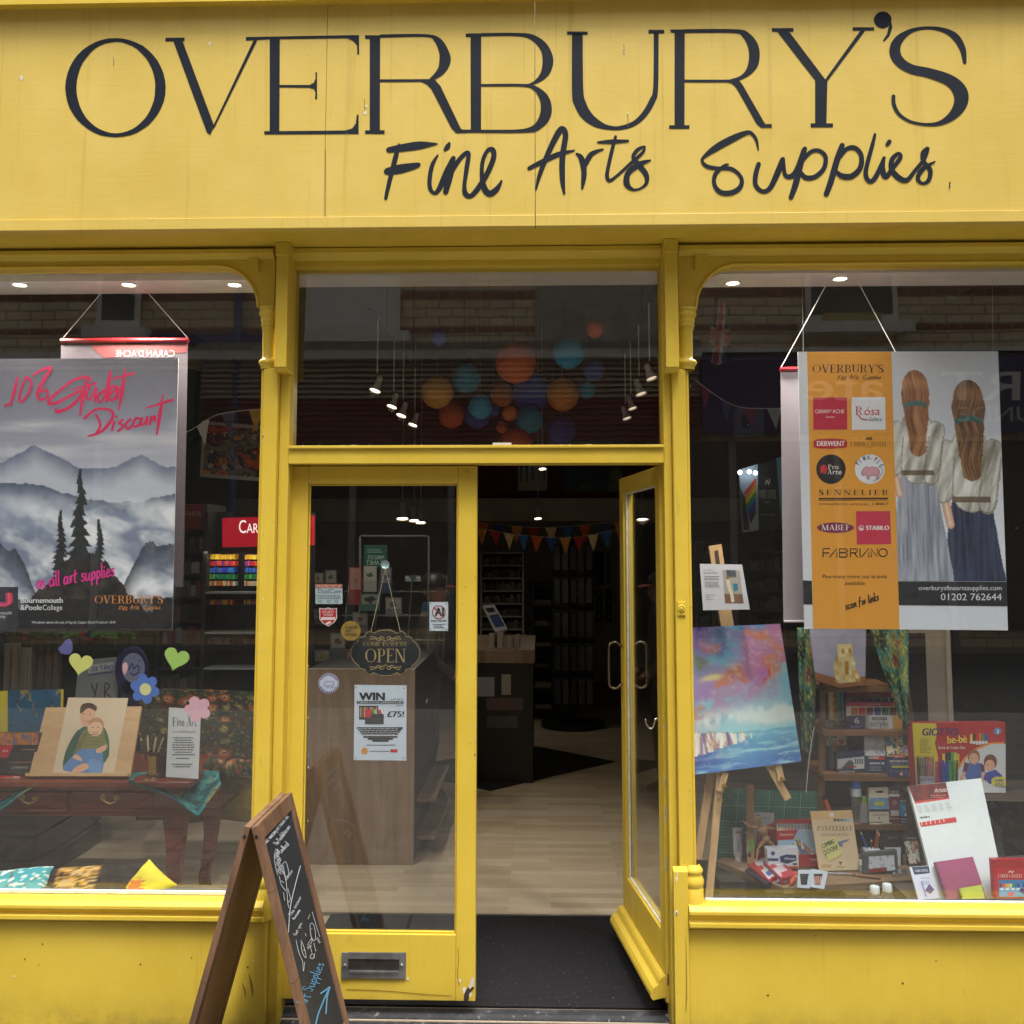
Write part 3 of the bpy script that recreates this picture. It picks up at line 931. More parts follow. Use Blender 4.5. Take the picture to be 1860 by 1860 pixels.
pt = Pl.v(.0075)
g.rect(pt, 895, 804, 929, 808.5, '#d8dcdf', 0)
g.build('putty', shop)
# --- window panes
g = G(); g.box(XL, X(475, 1000, 0), .0, .006, Z(200, 1626, 0), Z(200, 470, 0), GLASS); g.build('window_pane', shop)
for xa_, xb_, ym_, xm_, hh in ((XL, X(466, 1620, 0), 1623, 200, .010), (X(1281, 1635, 0), XR, 1637, 1500, .004)):
    zq_ = Z(xm_, ym_, -.012)
    g = G(); g.box(xa_, xb_, -.014, -.0005, zq_, zq_ + hh, PUTTY); g.build('putty', shop)
g = G(); g.box(X(1257, 1000, 0), XR, .0, .006, Z(1500, 1640, 0), Z(1500, 462, 0), GLASS); g.build('window_pane', shop)

# --- doors
def leaf(M, mirror, name):
    'one door leaf in local axes: hinge at x=0, leaf runs to x=W (sign by mirror), front face at y=0'
    W = LW
    zb, zt = .0, LH
    T = .045
    def bx(gg, x0, x1, y0, y1, z0, z1, m):
        b = [(x0, y0, z0), (x1, y0, z0), (x1, y1, z0), (x0, y1, z0)]
        t = [(x0, y0, z1), (x1, y0, z1), (x1, y1, z1), (x0, y1, z1)]
        gg.hexa([M @ Vector((mirror * p[0], p[1], p[2])) for p in b], [M @ Vector((mirror * p[0], p[1], p[2])) for p in t], m)
    gg = G()
    sw, tr, br = .070, .066, .226
    bx(gg, 0, sw, 0, T, zb, zt, YR)
    bx(gg, W - sw, W, 0, T, zb, zt, YR)
    bx(gg, sw + .0003, W - sw - .0003, .001, T, zt - tr, zt, YR)
    bx(gg, sw + .0003, W - sw - .0003, .001, T, zb, zb + br, YR)
    for x0, x1, z0, z1 in ((sw, sw + .007, zb + br, zt - tr), (W - sw - .007, W - sw, zb + br, zt - tr), (sw + .007, W - sw - .007, zb + br, zb + br + .007), (sw + .007, W - sw - .007, zt - tr - .007, zt - tr)):
        bx(gg, x0 + .0004, x1 - .0004, .012, .02, z0 + .0004, z1 - .0004, PUTTY if mirror < 0 else YJ)
    d = gg.build(name, shop, bevel=.0025)
    gp = G()
    bx(gp, sw, W - sw, .021, .026, zb + br, zt - tr, GLASS)
    gp.build('pane', d)
    return d, bx
dz = Z(865, 1819, .03)
dxl, dxr = X(527, 850, .03), X(865, 1300, .03)
LW, LH = dxr - dxl, TZ0 - .004 - dz
dl, bxl = leaf(Matrix.Translation((dxl, .03, dz)), 1, 'door')
d0 = at(1203, 1300, .04)
fx = X(1128, 1300, .04 + .70)
ang = math.atan2(.70, fx - d0.x)
MR = Matrix.Translation((d0.x, .035, dz)) @ Matrix.Rotation(ang - math.pi, 4, 'Z')
dr, bxr = leaf(MR, -1, 'door')
# letter plate, knob
g = G()
pd = Pl.v(.03)
ST = paint('#8a8c8e', 0.35, 0.3, 20, metal=0.8)
STD = paint('#4a4440', 0.3, 0.3, 20, metal=0.7)
def frame_px(gg, Y, x0, y0, x1, y1, w_, th, m):
    for a in ((x0, x0 + w_, y0, y1), (x1 - w_, x1, y0, y1), (x0 + w_ + .1, x1 - w_ - .1, y0, y0 + w_), (x0 + w_ + .1, x1 - w_ - .1, y1 - w_, y1)):
        pbox(gg, a[0], a[1], a[2], a[3], Y - th, Y - .0003, m, rx=(y0 + y1) / 2)
frame_px(g, .03, 620, 1730.5, 737, 1778, 12, .007, ST)
pbox(g, 632, 725, 1742, 1767, .0265, .0297, STD)
pbox(g, 633, 724, 1764, 1768, .017, .0262, ST)
for x in (626.5, 730):
    g.lathe(at(x, 1754, .023), [(.0002, .008), (.006, .006), (.008, 0)], ST, 12, axis=(0, -1, 0))
g.build('letter_plate', dl, bevel=.001)
g = G()
g.lathe(at(847, 859, .03), [(.0085, 0), (.0085, .004), (.007, .008), (.0002, .0095)], YJ, 16, axis=(0, -1, 0))
g.build('knob', dl, smooth='auto')
g = G()
for px_, py_, r in ((845, 1800, 7), (852, 1806, 6), (858, 1790, 4), (835, 1781, 4), (741, 1778, 3)):
    g.poly(pd, [(px_ + r * rnd.uniform(.5, 1.1) * math.cos(-q), py_ + r * rnd.uniform(.6, 1.3) * math.sin(-q)) for q in np.linspace(0, 5.7, 10)], '#d6d1c2', .0008)
g.poly(pd, [(847, 1797), (858, 1786), (861, 1796), (853, 1804), (851, 1818), (842, 1819), (843, 1806)], RAW, .0015)
g.poly(pd, [(856, 1776), (862, 1775), (861, 1790), (853, 1797), (851, 1792)], '#cfc3ae', .0019)
g.brush(pd, [(832, 1722), (833, 1745), (831, 1768), (834, 1790)], '#8a6a1c', .0008, 1.2)
g.brush(pd, [(630, 1797), (700, 1800), (770, 1806), (820, 1809)], '#8f6d18', .0008, 1.4)
g.build('chipped_paint', dl)
# weatherboard, pulls, hinges and hook of the open leaf
g = G()
def Lr(x, y, z): return MR @ Vector((-x, y, z))
pf = [(-.0005, .02), (-.048, .012), (-.056, .022), (-.055, .036), (-.046, .052), (-.028, .062), (-.022, .078), (-.016, .086), (-.0005, .092)]
g.prism([Lr(.0, y, z) for y, z in pf], Lr(LW + .01, 0, 0) - Lr(.0, 0, 0), YR)
g.build('weatherboard', dr, bevel=.002)
HA = paint('#80765f', 0.3, 0.1, 20, metal=0.9)
for yy, s in ((0, -1), (.045, 1)):
    g = G()
    pts = []
    z0 = Z(1140, 1250, .7) - dz; z1 = Z(1140, 1166, .7) - dz
    for x, y, z in ((0, 0, z0 + .02), (0, .03, z0), (0, .055, z0 + .01), (0, .06, z0 + .04), (0, .06, z1 - .04), (0, .055, z1 - .01), (0, .03, z1), (0, 0, z1 - .02)):
        pts.append(Lr(LW - .035 + x, yy + s * y, z))
    g.tube(catmull([tuple(p) for p in pts], 5), .0048, HA, 8)
    g.build('pull_handle', dr, smooth=True)
for zq in (.22, 1.0, 1.72):
    g = G()
    pts = [Lr(-.0008, .006, zq), Lr(-.0008, .034, zq), Lr(-.0008, .034, zq + .1), Lr(-.0008, .006, zq + .1)]
    g.prism(pts, Lr(-.002, 0, 0) - Lr(0, 0, 0), YJ)
    g.build('hinge', dr)
g = G()
zq = Z(1180, 1316, .1) - dz
g.tube(catmull([tuple(Lr(.06, -.001, zq + .02)), tuple(Lr(.06, -.012, zq + .02)), tuple(Lr(.062, -.02, zq - .008)), tuple(Lr(.066, -.03, zq - .014)), tuple(Lr(.07, -.042, zq)), tuple(Lr(.072, -.046, zq + .02))], 5), .0035, paint('#c9c4b8', 0.2, 0.1, 20, metal=1.0), 8)
g.build('cabin_hook', dr, smooth=True)
for zq, hgt, wd in ((.06, .04, .012), (.30, .02, .006), (.45, .05, .004), (.62, .06, .005), (.75, .03, .004), (.95, .02, .004)):
    g = G()
    g.prism([Lr(-.0009, .004, zq), Lr(-.0009, .004 + wd, zq + .004), Lr(-.0009, .005 + wd, zq + hgt - .005), Lr(-.0009, .005, zq + hgt)], Lr(-.001, 0, 0) - Lr(0, 0, 0), CHIP if hgt != .04 else paint('#5d3a48', .8))
    g.build('paint_chip', dr)
# bell push
g = G()
pbox(g, 1231, 1245.5, 1093, 1118, -.066, -.0602, YJ)
o = at(1238, 1105, -.066)
g.lathe(o, [(.012, 0), (.012, .004), (.009, .006), (.009, .003), (.005, .003), (.005, .007), (.0002, .0085)], YJ, 20, axis=(0, -1, 0))
g.build('bell_push', shop, bevel=.001)
for x, y0, y1, Y, n, par, c in ((863.5, 1290, 1790, .03, 14, dl, '#cfc8b0'), (560, 1150, 1500, .03, 7, dl, '#dcd8ca'), (478.5, 700, 1420, -.06, 9, shop, '#d8d2bc'), (1254, 690, 1500, -.06, 8, shop, '#cfc8b0'), (505, 1500, 1800, -.06, 5, shop, '#6b5420'), (700, 1814, 1817, .03, 4, dl, '#5a4618')):
    q = Pl.v(Y)
    for k in range(n):
        a, yy, r = x + rnd.uniform(-1.2, .8) + (rnd.uniform(-130, 130) if y1 - y0 < 9 else 0), rnd.uniform(y0, y1), rnd.uniform(.5, 1.5)
        g = G()
        g.poly(q, [(a + r * rnd.uniform(.4, 1) * math.cos(-b_), yy + r * rnd.uniform(.8, 2.6) * math.sin(-b_)) for b_ in np.linspace(0, 5.5, 8)], c if rnd.random() < .7 else '#5a4a2c', .0014)
        g.build('paint_chip', par)
# chips and rub marks on the stall risers
q = Pl.v(-.07)
for x, y, r, c in ((255, 1752, 2, '#5a4514'), (77, 1715, 2, '#6b5520'), (45, 1742, 1.6, '#6b5520'), (25, 1773, 2, '#e9e2c2'), (348, 1740, 1.6, '#7a6222'), (450, 1757, 2, '#5a4514'), (1640, 1786, 2, '#4a3a14'), (1395, 1808, 2, '#4a3a14'), (1700, 1745, 1.5, '#7a6222'), (70, 1752, 1.3, '#7a6222'), (460, 1745, 1.5, '#e9e2c2'), (1480, 1700, 1.5, '#7a6222')):
    g = G()
    g.poly(q, [(x + r * rnd.uniform(.6, 1.3) * math.cos(-b_), y + r * rnd.uniform(.6, 1.2) * math.sin(-b_)) for b_ in np.linspace(0, 5.6, 8)], c, .0012)
    g.build('paint_chip', shop)
g = G(); g.brush(q, [(452, 1770, 1), (457, 1790, 4), (459, 1808, 2)], '#8a6d22', .0008); g.build('scuff_mark', shop)
g = G(); g.brush(q, [(440, 1785, 1), (444, 1798, 3), (446, 1812, 1)], '#8a6d22', .0008); g.build('scuff_mark', shop)
q2 = Pl.v(-.085)
for x, y, a, b_ in ((1229, 1596, 1.6, 6), (1229, 1658, 2, 6), (1231, 1587, 1, 4)):
    g = G(); g.ell(q2, x, y, a, b_, '#e4dfcf', .0012, 8); g.build('paint_chip', shop)
g = G(); g.ell(q2, 1229.3, 1660, 1.2, 3.6, '#4a3328', .0016, 8); g.build('paint_chip', shop)
g = G(); g.brush(q2, [(1246, 1700, .6), (1246.5, 1740, 1.4), (1247, 1800, 2), (1246, 1836, 1.5)], '#8f7220', .0012); g.build('scuff_mark', shop)
# step
g = G()
def strip_step(x0, x1, y0, y1, z0, z1): g.box(x0, x1, y0, y1, z0, z1, STEPM)
m, t, b = nodes('worn_black_step_paint')
f = noise(t, 9, 7, .75)
o = ramp(t, f, ((.3, (.012, .013, .015)), (.55, (.03, .032, .036)), (.66, (.07, .07, .072))))
o = mixc(t, ramp(t, noise(t, 26, 5, .7), ((.60, (0,) * 3), (.68, (.75,) * 3))), o, (.34, .33, .31))
t.links.new(o, b.inputs['Base Color'])
b.inputs['Roughness'].default_value = .6
b.inputs['Specular IOR Level'].default_value = .25
bump(t, b, f, .6, .01)
STEPM = m
sx0, sx1 = X(398, 1840, -.1), X(1345, 1850, -.1)
strip_step(sx0, sx1, -.13, -.0705, 0, .022)
strip_step(X(507, 1800, 0) , X(1224, 1800, 0), -.0703, .035, 0, .026)
g.extx([(.0352, 0), (.0352, .034), (.05, .046), (.075, .05), (.10, .044), (.11, .03), (.11, 0)], X(507, 1800, 0), X(1224, 1800, 0), STEPM)
g.build('doorstep', shop, bevel=.006)
# ================================================================== STREET AND ROOM
def fin(g, name, label, cat, group=None, mat=None, **kw):
    return tag(g.build(name, mat=mat, **kw), label, cat, group)


def st(g, name, mat=None, **kw): return tag(g.build(name, mat=mat, **kw), kind='structure')


def floorwood(name, cols, bw, bh, rough=.35):
    m, t, b = nodes(name)
    tc = t.nodes.new('ShaderNodeTexCoord')
    br = t.nodes.new('ShaderNodeTexBrick')
    br.offset, br.offset_frequency = .37, 2
    for k, v in (('Color1', lin(cols[0]) + (1,)), ('Color2', lin(cols[1]) + (1,)), ('Mortar', lin(cols[2]) + (1,)), ('Scale', 1.0), ('Mortar Size', .0006), ('Bias', 0.0), ('Brick Width', bw), ('Row Height', bh)): br.inputs[k].default_value = v
    t.links.new(tc.outputs['Object'], br.inputs['Vector'])
    f = noise(t, 2.0, 6, .7, (2, 26, 1), dist=1.0)
    o = mixc(t, ramp(t, f, ((.3, (.0,) * 3), (.8, (.45,) * 3))), br.outputs[0], lin(cols[2]))
    t.links.new(o, b.inputs['Base Color'])
    b.inputs['Roughness'].default_value = rough
    return m


# pavement and road
m, t, b = nodes('pavement_slabs')
tc = t.nodes.new('ShaderNodeTexCoord')
br = t.nodes.new('ShaderNodeTexBrick')
for k, v in (('Color1', (.15, .145, .14, 1)), ('Color2', (.19, .18, .17, 1)), ('Mortar', (.05, .05, .05, 1)), ('Scale', 1.0), ('Mortar Size', .008), ('Brick Width', .6), ('Row Height', .45)): br.inputs[k].default_value = v
t.links.new(tc.outputs['Object'], br.inputs['Vector'])
o = mixc(t, ramp(t, noise(t, 5, 7, .75), ((.35, (0,) * 3), (.75, (.7,) * 3))), br.outputs[0], (.05, .05, .052))
t.links.new(o, b.inputs['Base Color'])
b.inputs['Roughness'].default_value = .8
bump(t, b, noise(t, 60, 4, .7), .4, .005)
PAVE = m
TAR = paint((.045, .046, .048), .85, .35, 40, 90, .6)
g = G(); g.box(-40, 40, -3.4 - D, 9.2, -.3, -.002, PAVE); st(g, 'pavement')
g = G(); g.box(-40, 40, -13.0, -3.401 - D, -.35, -.11, TAR); st(g, 'road')
g = G(); g.box(-200, 200, -200, 200, -.6, -.36, TAR); st(g, 'ground')
g = G(); g.box(-40, 40, -16.0, -13.001, -.3, -.0, PAVE); st(g, 'pavement')
# tarred strip at the foot of the shop wall
g = G()
g.box(XL - .2, X(396, 1850, -.1), -.42, -.0745, -.001, .022, TAR)
g.add([(X(1348, 1850, -.1), -.32, .002), (XR + .2, -.32, .002), (XR + .2, -.071, .002), (X(1348, 1850, -.1), -.071, .002)], [(0, 1, 2, 3)], TAR)
st(g, 'tarmac_strip')

# --- the terrace across the street, seen only as a reflection in the glass
YO = -14.0
def mir(px, py):
    p = at(px, py, -YO)
    return p.x, p.z
OB = brickmat('buff_brick', '#efdcb8', '#e2c8a0', '#a89a82', bw=.46, bh=.17, ms=.018)
OBD = brickmat('red_brick_band', '#9a6450', '#8a5644', '#a89a82', bw=.46, bh=.17, ms=.018)
WHITE = paint('#e4e2da', .5)
opp = thing('terrace', (0, YO, 0), 'buff brick terrace across the street, reflected in the shop windows', 'building')
g = G()
g.box(-45, 45, YO - 4, YO, 0, 12.5, OB)  # unseen length and height stretched to cut low sky light
g.build('wall', opp)
g = G()
for y0, y1 in ((528, 541), (591, 603), (470, 480)):
    g.box(-45, 45, YO + .0005, YO + .02, mir(900, y1)[1], mir(900, y0)[1], OBD)
g.build('brick_band', opp)
g = G()
a, b_ = mir(972, 600), mir(1262, 600)
g.box(a[0], b_[0], YO + .021, YO + .05, mir(900, 640)[1], mir(900, 440)[1], paint('#a9a296', .9, .3, 3))
g.build('rendered_bay', opp)
for x0, x1, y0, y1, cur in ((555, 728, 498, 607, '#e9e9e4'), (1462, 1625, 470, 590, '#5c5a52'), (178, 262, 470, 600, '#55534c'), (1990, 2150, 480, 600, '#55534c')):
    p, q = mir(x0, y1), mir(x1, y0)
    g = G()
    g.box(p[0], q[0], YO + .06, YO + .1, p[1], q[1], WHITE)
    fr = g.build('window', opp)
    g = G(); g.box(p[0] + .1, q[0] - .1, YO + .1005, YO + .11, p[1] + .16, q[1] - .1, paint(cur, .6, .2, 8, stretch=(8, 1, .4))); g.build('pane', fr)
    g = G(); g.box(p[0] - .15, q[0] + .2, YO + .06, YO + .35, p[1] - .2, p[1] - .005, WHITE); g.build('sill', fr)
g = G()
p, q = mir(1490, 590), mir(1590, 575)
g.box(p[0], q[0], YO + .12, YO + .32, p[1] + .0, q[1], paint('#b9ab62', .7)); g.build('planter', opp)
g = G()
p, q = mir(530, 640), mir(745, 608)
g.box(p[0] - 3, q[0], YO + .06, YO + .16, mir(600, 626)[1], mir(600, 609)[1], paint('#3a3f78', .5)); g.build('string_course', opp)
g = G()
zc0, zc1 = mir(900, 656)[1], mir(900, 628)[1]
g.extx([(YO + .06, zc0), (YO + .25, zc0), (YO + .3, zc1 - .1), (YO + .42, zc1), (YO + .06, zc1 + .05)], mir(470, 640)[0] - 1, mir(1268, 640)[0], paint('#c2c0ba', .6, .3, 5)); g.build('cornice', opp)
g = G()
zz0, zz1 = mir(900, 802)[1], zc0
n = 15
for k in range(n):
    a = zz0 + (zz1 - zz0) * k / n
    g.hexa([(mir(470, 700)[0] - 1, YO + .06, a), (mir(1268, 700)[0], YO + .06, a), (mir(1268, 700)[0], YO + .2, a), (mir(470, 700)[0] - 1, YO + .2, a)], [(mir(470, 700)[0] - 1, YO + .06, a + .08), (mir(1268, 700)[0], YO + .06, a + .08), (mir(1268, 700)[0], YO + .1, a + .08), (mir(470, 700)[0] - 1, YO + .1, a + .08)], paint('#c9b8a4', .5) if k > 7 else paint('#8a3c34', .5))
g.build('slatted_fascia', opp)
g = G()
p, q = mir(1272, 790), mir(2300, 640)
g.box(p[0], q[0], YO + .06, YO + .3, p[1], q[1], paint('#23265e', .4)); sg = g.build('shop_sign', opp)
MP = Pl((0, YO + .305, 0), (0, 1, 0))
class MirPl:
    'plane of the far shop signs; pixels are those of the reflection'
    def __init__(s, Y): s.Y = Y
    def pt(s, px, py, c=0):
        p = at(px, py, -s.Y)
        return Vector((p.x, s.Y + c, p.z))
mp_ = MirPl(YO + .303)
g = G()
g.text(mp_, 'ate', 1605, 727, 52, '#e8e8ea', .002, 'l', w_=142, mirror=True, bold=.05)
g.text(mp_, 'RT', 1860, 727, 52, '#e8e8ea', .002, 'l', w_=150, mirror=True, bold=.05)
g.text(mp_, 'UNDE', 1880, 765, 26, '#c8cad0', .002, 'l', w_=140, mirror=True)
g.build('lettering', sg)
g = G()
p, q = mir(470, 1110), mir(1268, 803)
g.box(-44, mir(478, 900)[0] - 1.2, YO + .04, YO + .3, q[1], zz0 + 1.3, paint('#24382f', .4)); g.box(-44, 44, YO + .15, YO + .3, mir(900, 655)[1], mir(900, 640)[1], WHITE)
g.build('plain_fascia', opp)
g = G()
g.box(-44, 44, YO + .03, YO + .05, .3, q[1], paint('#2b2d30', .15)); g.build('shop_glazing', opp)
g = G()
for x in (480, 640, 820, 1000, 1180, 1330, 1520, 1720, 1900, 330, 180, 20):
    a = mir(x, 900)[0]
    g = G(); g.box(a - .06, a + .06, YO + .051, YO + .12, 0, zz0 - .02, paint('#8d8f94', .5)); g.build('mullion', opp)
g = G()
p = mir(435, 600)
g.tube([(p[0], YO + .12, 2.2), (p[0], YO + .12, 7.4)], .07, paint('#4a5a8a', .4), 10); g.build('drainpipe', opp)

# --- the room
FLO = floorwood('pale_plank_floor', ('#cbbda6', '#b3a288', '#8f7c62'), .55, .066)
CEI = paint('#6a6762', .9)
ZCL = 3.5
RB = 9.0
g = G(); g.box(XL - .1, XR + .1, .0305, RB, -.001, ZS, FLO); st(g, 'floor')
g = G(); g.box(XL - .1, XR + .1, .26, RB, ZCL, ZCL + .1, CEI); st(g, 'ceiling')
g = G(); g.box(XL - .1, XL, .06, RB, ZS + .001, ZCL - .001, paint('#1f2a24', .85)); st(g, 'wall_left')
g = G(); g.box(XR, XR + .1, .06, RB, ZS + .001, ZCL - .001, paint('#3a3632', .85)); st(g, 'wall_right')
g = G(); g.box(XL - .1, XR + .1, RB, RB + .1, -.2, ZCL + .1, paint('#b9b4aa', .85)); st(g, 'wall_back')
YB = 5.6
g = G()
zb0, zb1 = Z(1000, 946, YB), Z(1000, 905, YB)
g.box(XL, XR, YB, YB + .35, zb0, zb1 - .001, paint('#8f8a82', .8)); st(g, 'beam')
g = G(); g.box(XL, XR, YB + .06, YB + .12, zb1, ZCL - .001, paint('#46110f', .8)); st(g, 'wall_red')
# boxed head lining behind the two windows
LIN = paint('#cfcac6', .7, .08, 5)
for x0, x1, pym, pyb in ((XL, X(497, 500, .05), 200, 511), (X(1236, 500, .05), XR, 1500, 497)):
    g = G()
    zb = Z(pym, pyb, .05)
    g.box(x0, x1, .045, .07, zb, zh - .02, LIN)
    g.box(x0, x1, .0705, .24, zb + .002, zb + .02, LIN)
    g.box(x0, x1, .035, .0448, zb + .035, zb + .04, LIN)
    st(g, 'window_lining')
g = G(); g.box(gx0 - .3, gx1 + .3, .035, .95, 2.94, 3.0, LIN); st(g, 'ceiling')


def downlight(px_, py_, Y, label, watts=25):
    p = at(px_, py_, Y)
    t_ = thing('downlight', p, label, 'ceiling light', 'downlights in the window heads')
    g = G()
    g.lathe(p, [(.026, .012), (.030, .012), (.033, .004), (.030, 0), (.024, .002), (.022, .006)], WHITE, 20)
    g.build('trim_ring', t_, smooth='auto')
    g = G()
    g.lathe(p, [(.0002, .003), (.0235, .003)], glow('#fff4e0', 9), 18)
    g.build('lamp', t_)
    l = bpy.data.lights.new('downlight_beam', 'SPOT')
    l.energy, l.spot_size, l.spot_blend, l.color, l.shadow_soft_size = watts, R(120), .8, (1, .93, .82), .03
    o = bpy.data.objects.new('downlight_beam', l)
    scene.collection.objects.link(o)
    o.parent = t_
    o.location = (0, 0, -.02)


zl = Z(200, 511, .05)
def dl_(px_, py_, zz, lab):
    p = atz(px_, py_, zz)
    downlight(px_, py_, p.y, lab)
dl_(36, 519, zl - .004, 'small ceiling spotlight at the far left edge of the left window')
dl_(234, 519, zl - .004, 'bright round ceiling spotlight above the hanging poster cord in the left window')
dl_(426, 519, zl - .004, 'bright round ceiling spotlight beside the rounded corner of the left window')
zl = Z(1500, 497, .05)
dl_(1331, 516, zl - .004, 'bright round ceiling spotlight beside the rounded corner of the right window')
dl_(1526, 508, zl - .004, 'bright round ceiling spotlight above the orange brand poster')

# --- entrance mat and rug
m, t, b = nodes('ribbed_black_mat')
tc = t.nodes.new('ShaderNodeTexCoord')
wv = N(t, 'ShaderNodeTexWave', i_Scale=32.0, bands_direction='Y')
t.links.new(tc.outputs['Object'], wv.inputs['Vector'])
o = ramp(t, wv.outputs['Fac'], ((.2, (.008, .008, .009)), (.8, (.022, .022, .024))))
o = mixc(t, ramp(t, noise(t, 120, 2, .5), ((.69, (0,) * 3), (.75, (.6,) * 3))), o, (.3, .3, .29))
t.links.new(o, b.inputs['Base Color'])
b.inputs['Roughness'].default_value = .95
b.inputs['Specular IOR Level'].default_value = .08
bump(t, b, wv.outputs['Fac'], .5, .004)
MAT = m
ym = atz(950, 1667, ZS).y
g = G(); g.box(X(531, 1700, .3), X(1205, 1700, .3), .13, ym, ZS + .0005, ZS + .008, MAT)
fin(g, 'door_mat', 'black ribbed entrance mat on the floor just inside the doors', 'door mat')
g = G(); g.box(X(531, 1700, .8), X(1215, 1700, .8), ym + .0005, ym + .02, ZS + .0005, ZS + .009, paint('#8b8780', .3, metal=.8))
fin(g, 'threshold_strip', 'thin metal floor strip along the back edge of the ribbed mat', 'floor strip')
g = G()
pts = [atz(x, y, ZS + .001) for x, y in ((700, 1397), (890, 1437), (1117, 1384), (975, 1357))]
g.prism([pts[0], pts[1], pts[2], pts[3]], (0, 0, .006), paint((.006, .006, .007), .95))
fin(g, 'rug', 'plain black rug lying askew on the plank floor in front of the counter', 'rug')

# --- inside, seen through the doors
PW = wood('grey_brown_wood', '#6b5a49', '#877260', '#9a8570', 1.1, (5, 5, .5), .45)
LW_ = wood('pale_wood', '#b08a5c', '#c9a274', '#d8b78c', 1.6, (6, 6, .6), .5)
BLK = paint((.012, .012, .013), .45)
DGR = paint((.03, .03, .032), .5)
YC = atz(655, 1571, ZS).y
ct = thing('counter_end', (X(655, 1571, YC), YC, ZS), 'tall grey brown wood panelled display counter standing behind the left door', 'counter')
g = G()
g.box(X(556, 1400, YC), X(752, 1400, YC), YC, YC + .03, ZS + .001, Z(655, 1215, YC), PW); g.build('front_panel', ct, bevel=.002)
g = G(); g.box(X(556, 1400, YC), X(752, 1400, YC) - .002, YC + .0305, YC + 1.1, ZS + .02, Z(655, 1215, YC) - .003, DGR); g.build('carcass', ct)
g = G()
for zq in (.12, .32):
    g.box(X(752, 1400, YC) - .0015, X(752, 1400, YC) + .10, YC + .15, YC + 1.0, zq, zq + .02, PW)
g.build('side_shelf', ct)
# sales counter
YS = 3.6
sc = thing('sales_counter', (X(850, 1400, YS), YS, ZS), 'black sales counter with a pale wooden top deep inside the shop', 'counter')
g = G(); g.box(X(835, 1300, YS), X(968, 1300, YS), YS, YS + 1.2, ZS + .001, Z(900, 1205, YS), BLK); g.build('body', sc)
g = G(); g.box(X(830, 1300, YS), X(972, 1300, YS), YS - .03, YS + 1.25, Z(900, 1204, YS), Z(900, 1180, YS), PW); g.build('counter_top', sc, bevel=.004)
g = G(); sp_ = Pl.v(YS - .002)
for x0, x1, y0, y1, c in ((866, 898, 1230, 1265, '#8c8f94'), (911, 928, 1225, 1262, '#9a9488'), (884, 950, 1268, 1290, '#5c4a48'), (884, 940, 1300, 1322, '#464544')):
    g.slab(sp_, [(x0, y0), (x1, y0), (x1, y1), (x0, y1)], .001, c)
g.build('leaflets', sc)
zt = Z(900, 1180, YS) + .0005
pos = thing('card_terminal', at(900, 1180, YS + .15), 'white tilted till screen with a blue display on the dark sales counter', 'till')
pl = Pl.tilt(900, 1165, YS + .12, 1098, YS + .3)
g = G(); g.slab(pl, [(876, 1100), (898, 1098), (922, 1142), (900, 1148)], .03, '#c9ccd0'); g.build('housing', pos)
g = G(); g.poly(pl, [(900, 1140), (917, 1137), (905, 1115), (888, 1118)], '#2b4a8c', .002); g.poly(pl, [(887, 1113), (900, 1111), (896, 1103), (881, 1105)], '#14161a', .002); g.build('screen', pos)
g = G(); p = at(900, 1180, YS + .25); g.tube([(p.x, p.y, zt), (p.x, p.y, zt + .12)], [.05, .02], DGR, 10); g.build('stand', pos)
for k, (x0, x1, y0) in enumerate(((888, 900, 1152), (902, 917, 1150), (919, 935, 1160), (937, 946, 1155))):
    g = G()
    p = at((x0 + x1) / 2, 1180, YS + .1 + .02 * k)
    r = (X(x1, 1170, YS) - X(x0, 1170, YS)) / 2
    g.lathe((p.x, p.y, zt), [(.0002, 0), (r * .85, 0), (r, p.z * 0 + Z(900, y0, YS) - zt), (r * .9, Z(900, y0, YS) - zt), (r * .8, .01)], paint('#b9b4ab', .4), 14)
    fin(g, 'pot', ['narrow white pot of pens nearest the till screen', 'second white pot of pens on the sales counter', 'wide white pot of pens on the sales counter', 'smallest white pot at the right end of the sales counter'][k], 'pen pot', 'white pots on the sales counter')
# slat shelves, tall rack and spinner in the back room
def shelf_unit(name, label, x0, x1, y0, y1, Y, n, body, fill, dep=.4, cat='shelf rack', tilt=None):
    th = thing(name, at((x0 + x1) / 2, y1, Y), label, cat)
    g = G()
    a, b2, z0, z1 = X(x0, (y0 + y1) / 2, Y), X(x1, (y0 + y1) / 2, Y), Z(x0, y1, Y), Z(x0, y0, Y)
    g.box(a, a + .02, Y, Y + dep, z0, z1, body); g.box(b2 - .02, b2, Y, Y + dep, z0, z1, body)
    g.box(a + .0205, b2 - .0205, Y + dep - .02, Y + dep, z0, z1, body)
    g.build('carcass', th)
    for k in range(n + 1):
        zz = z0 + (z1 - z0 - .015) * k / n
        g = G(); g.box(a + .021, b2 - .021, Y + .004, Y + dep - .021, zz, zz + .015, body); g.build('shelf', th)
        if k < n:
            g = G()
            x = a + .03
            hh = (z1 - z0) / n
            while x < b2 - .05:
                wv_ = rnd.uniform(*fill[0]); h_ = hh * rnd.uniform(*fill[1])
                x2 = min(x + wv_, b2 - .025)
                g.box(x, x2 - .002, Y + .02, Y + .02 + dep * .5, zz + .0155, zz + .0155 + h_, rnd.choice(fill[2]))
                x = x2 + .001
            g.build('goods', th)
    return th
shelf_unit('paint_rack', 'tall white slatted rack of paint tubes at the back left of the shop', 872, 952, 1003, 1215, 5.9, 9, paint('#8f8b84', .6), ((.02, .04), (.4, .7), ['#3d3c3a', '#5b5850', '#2c2b2a']))
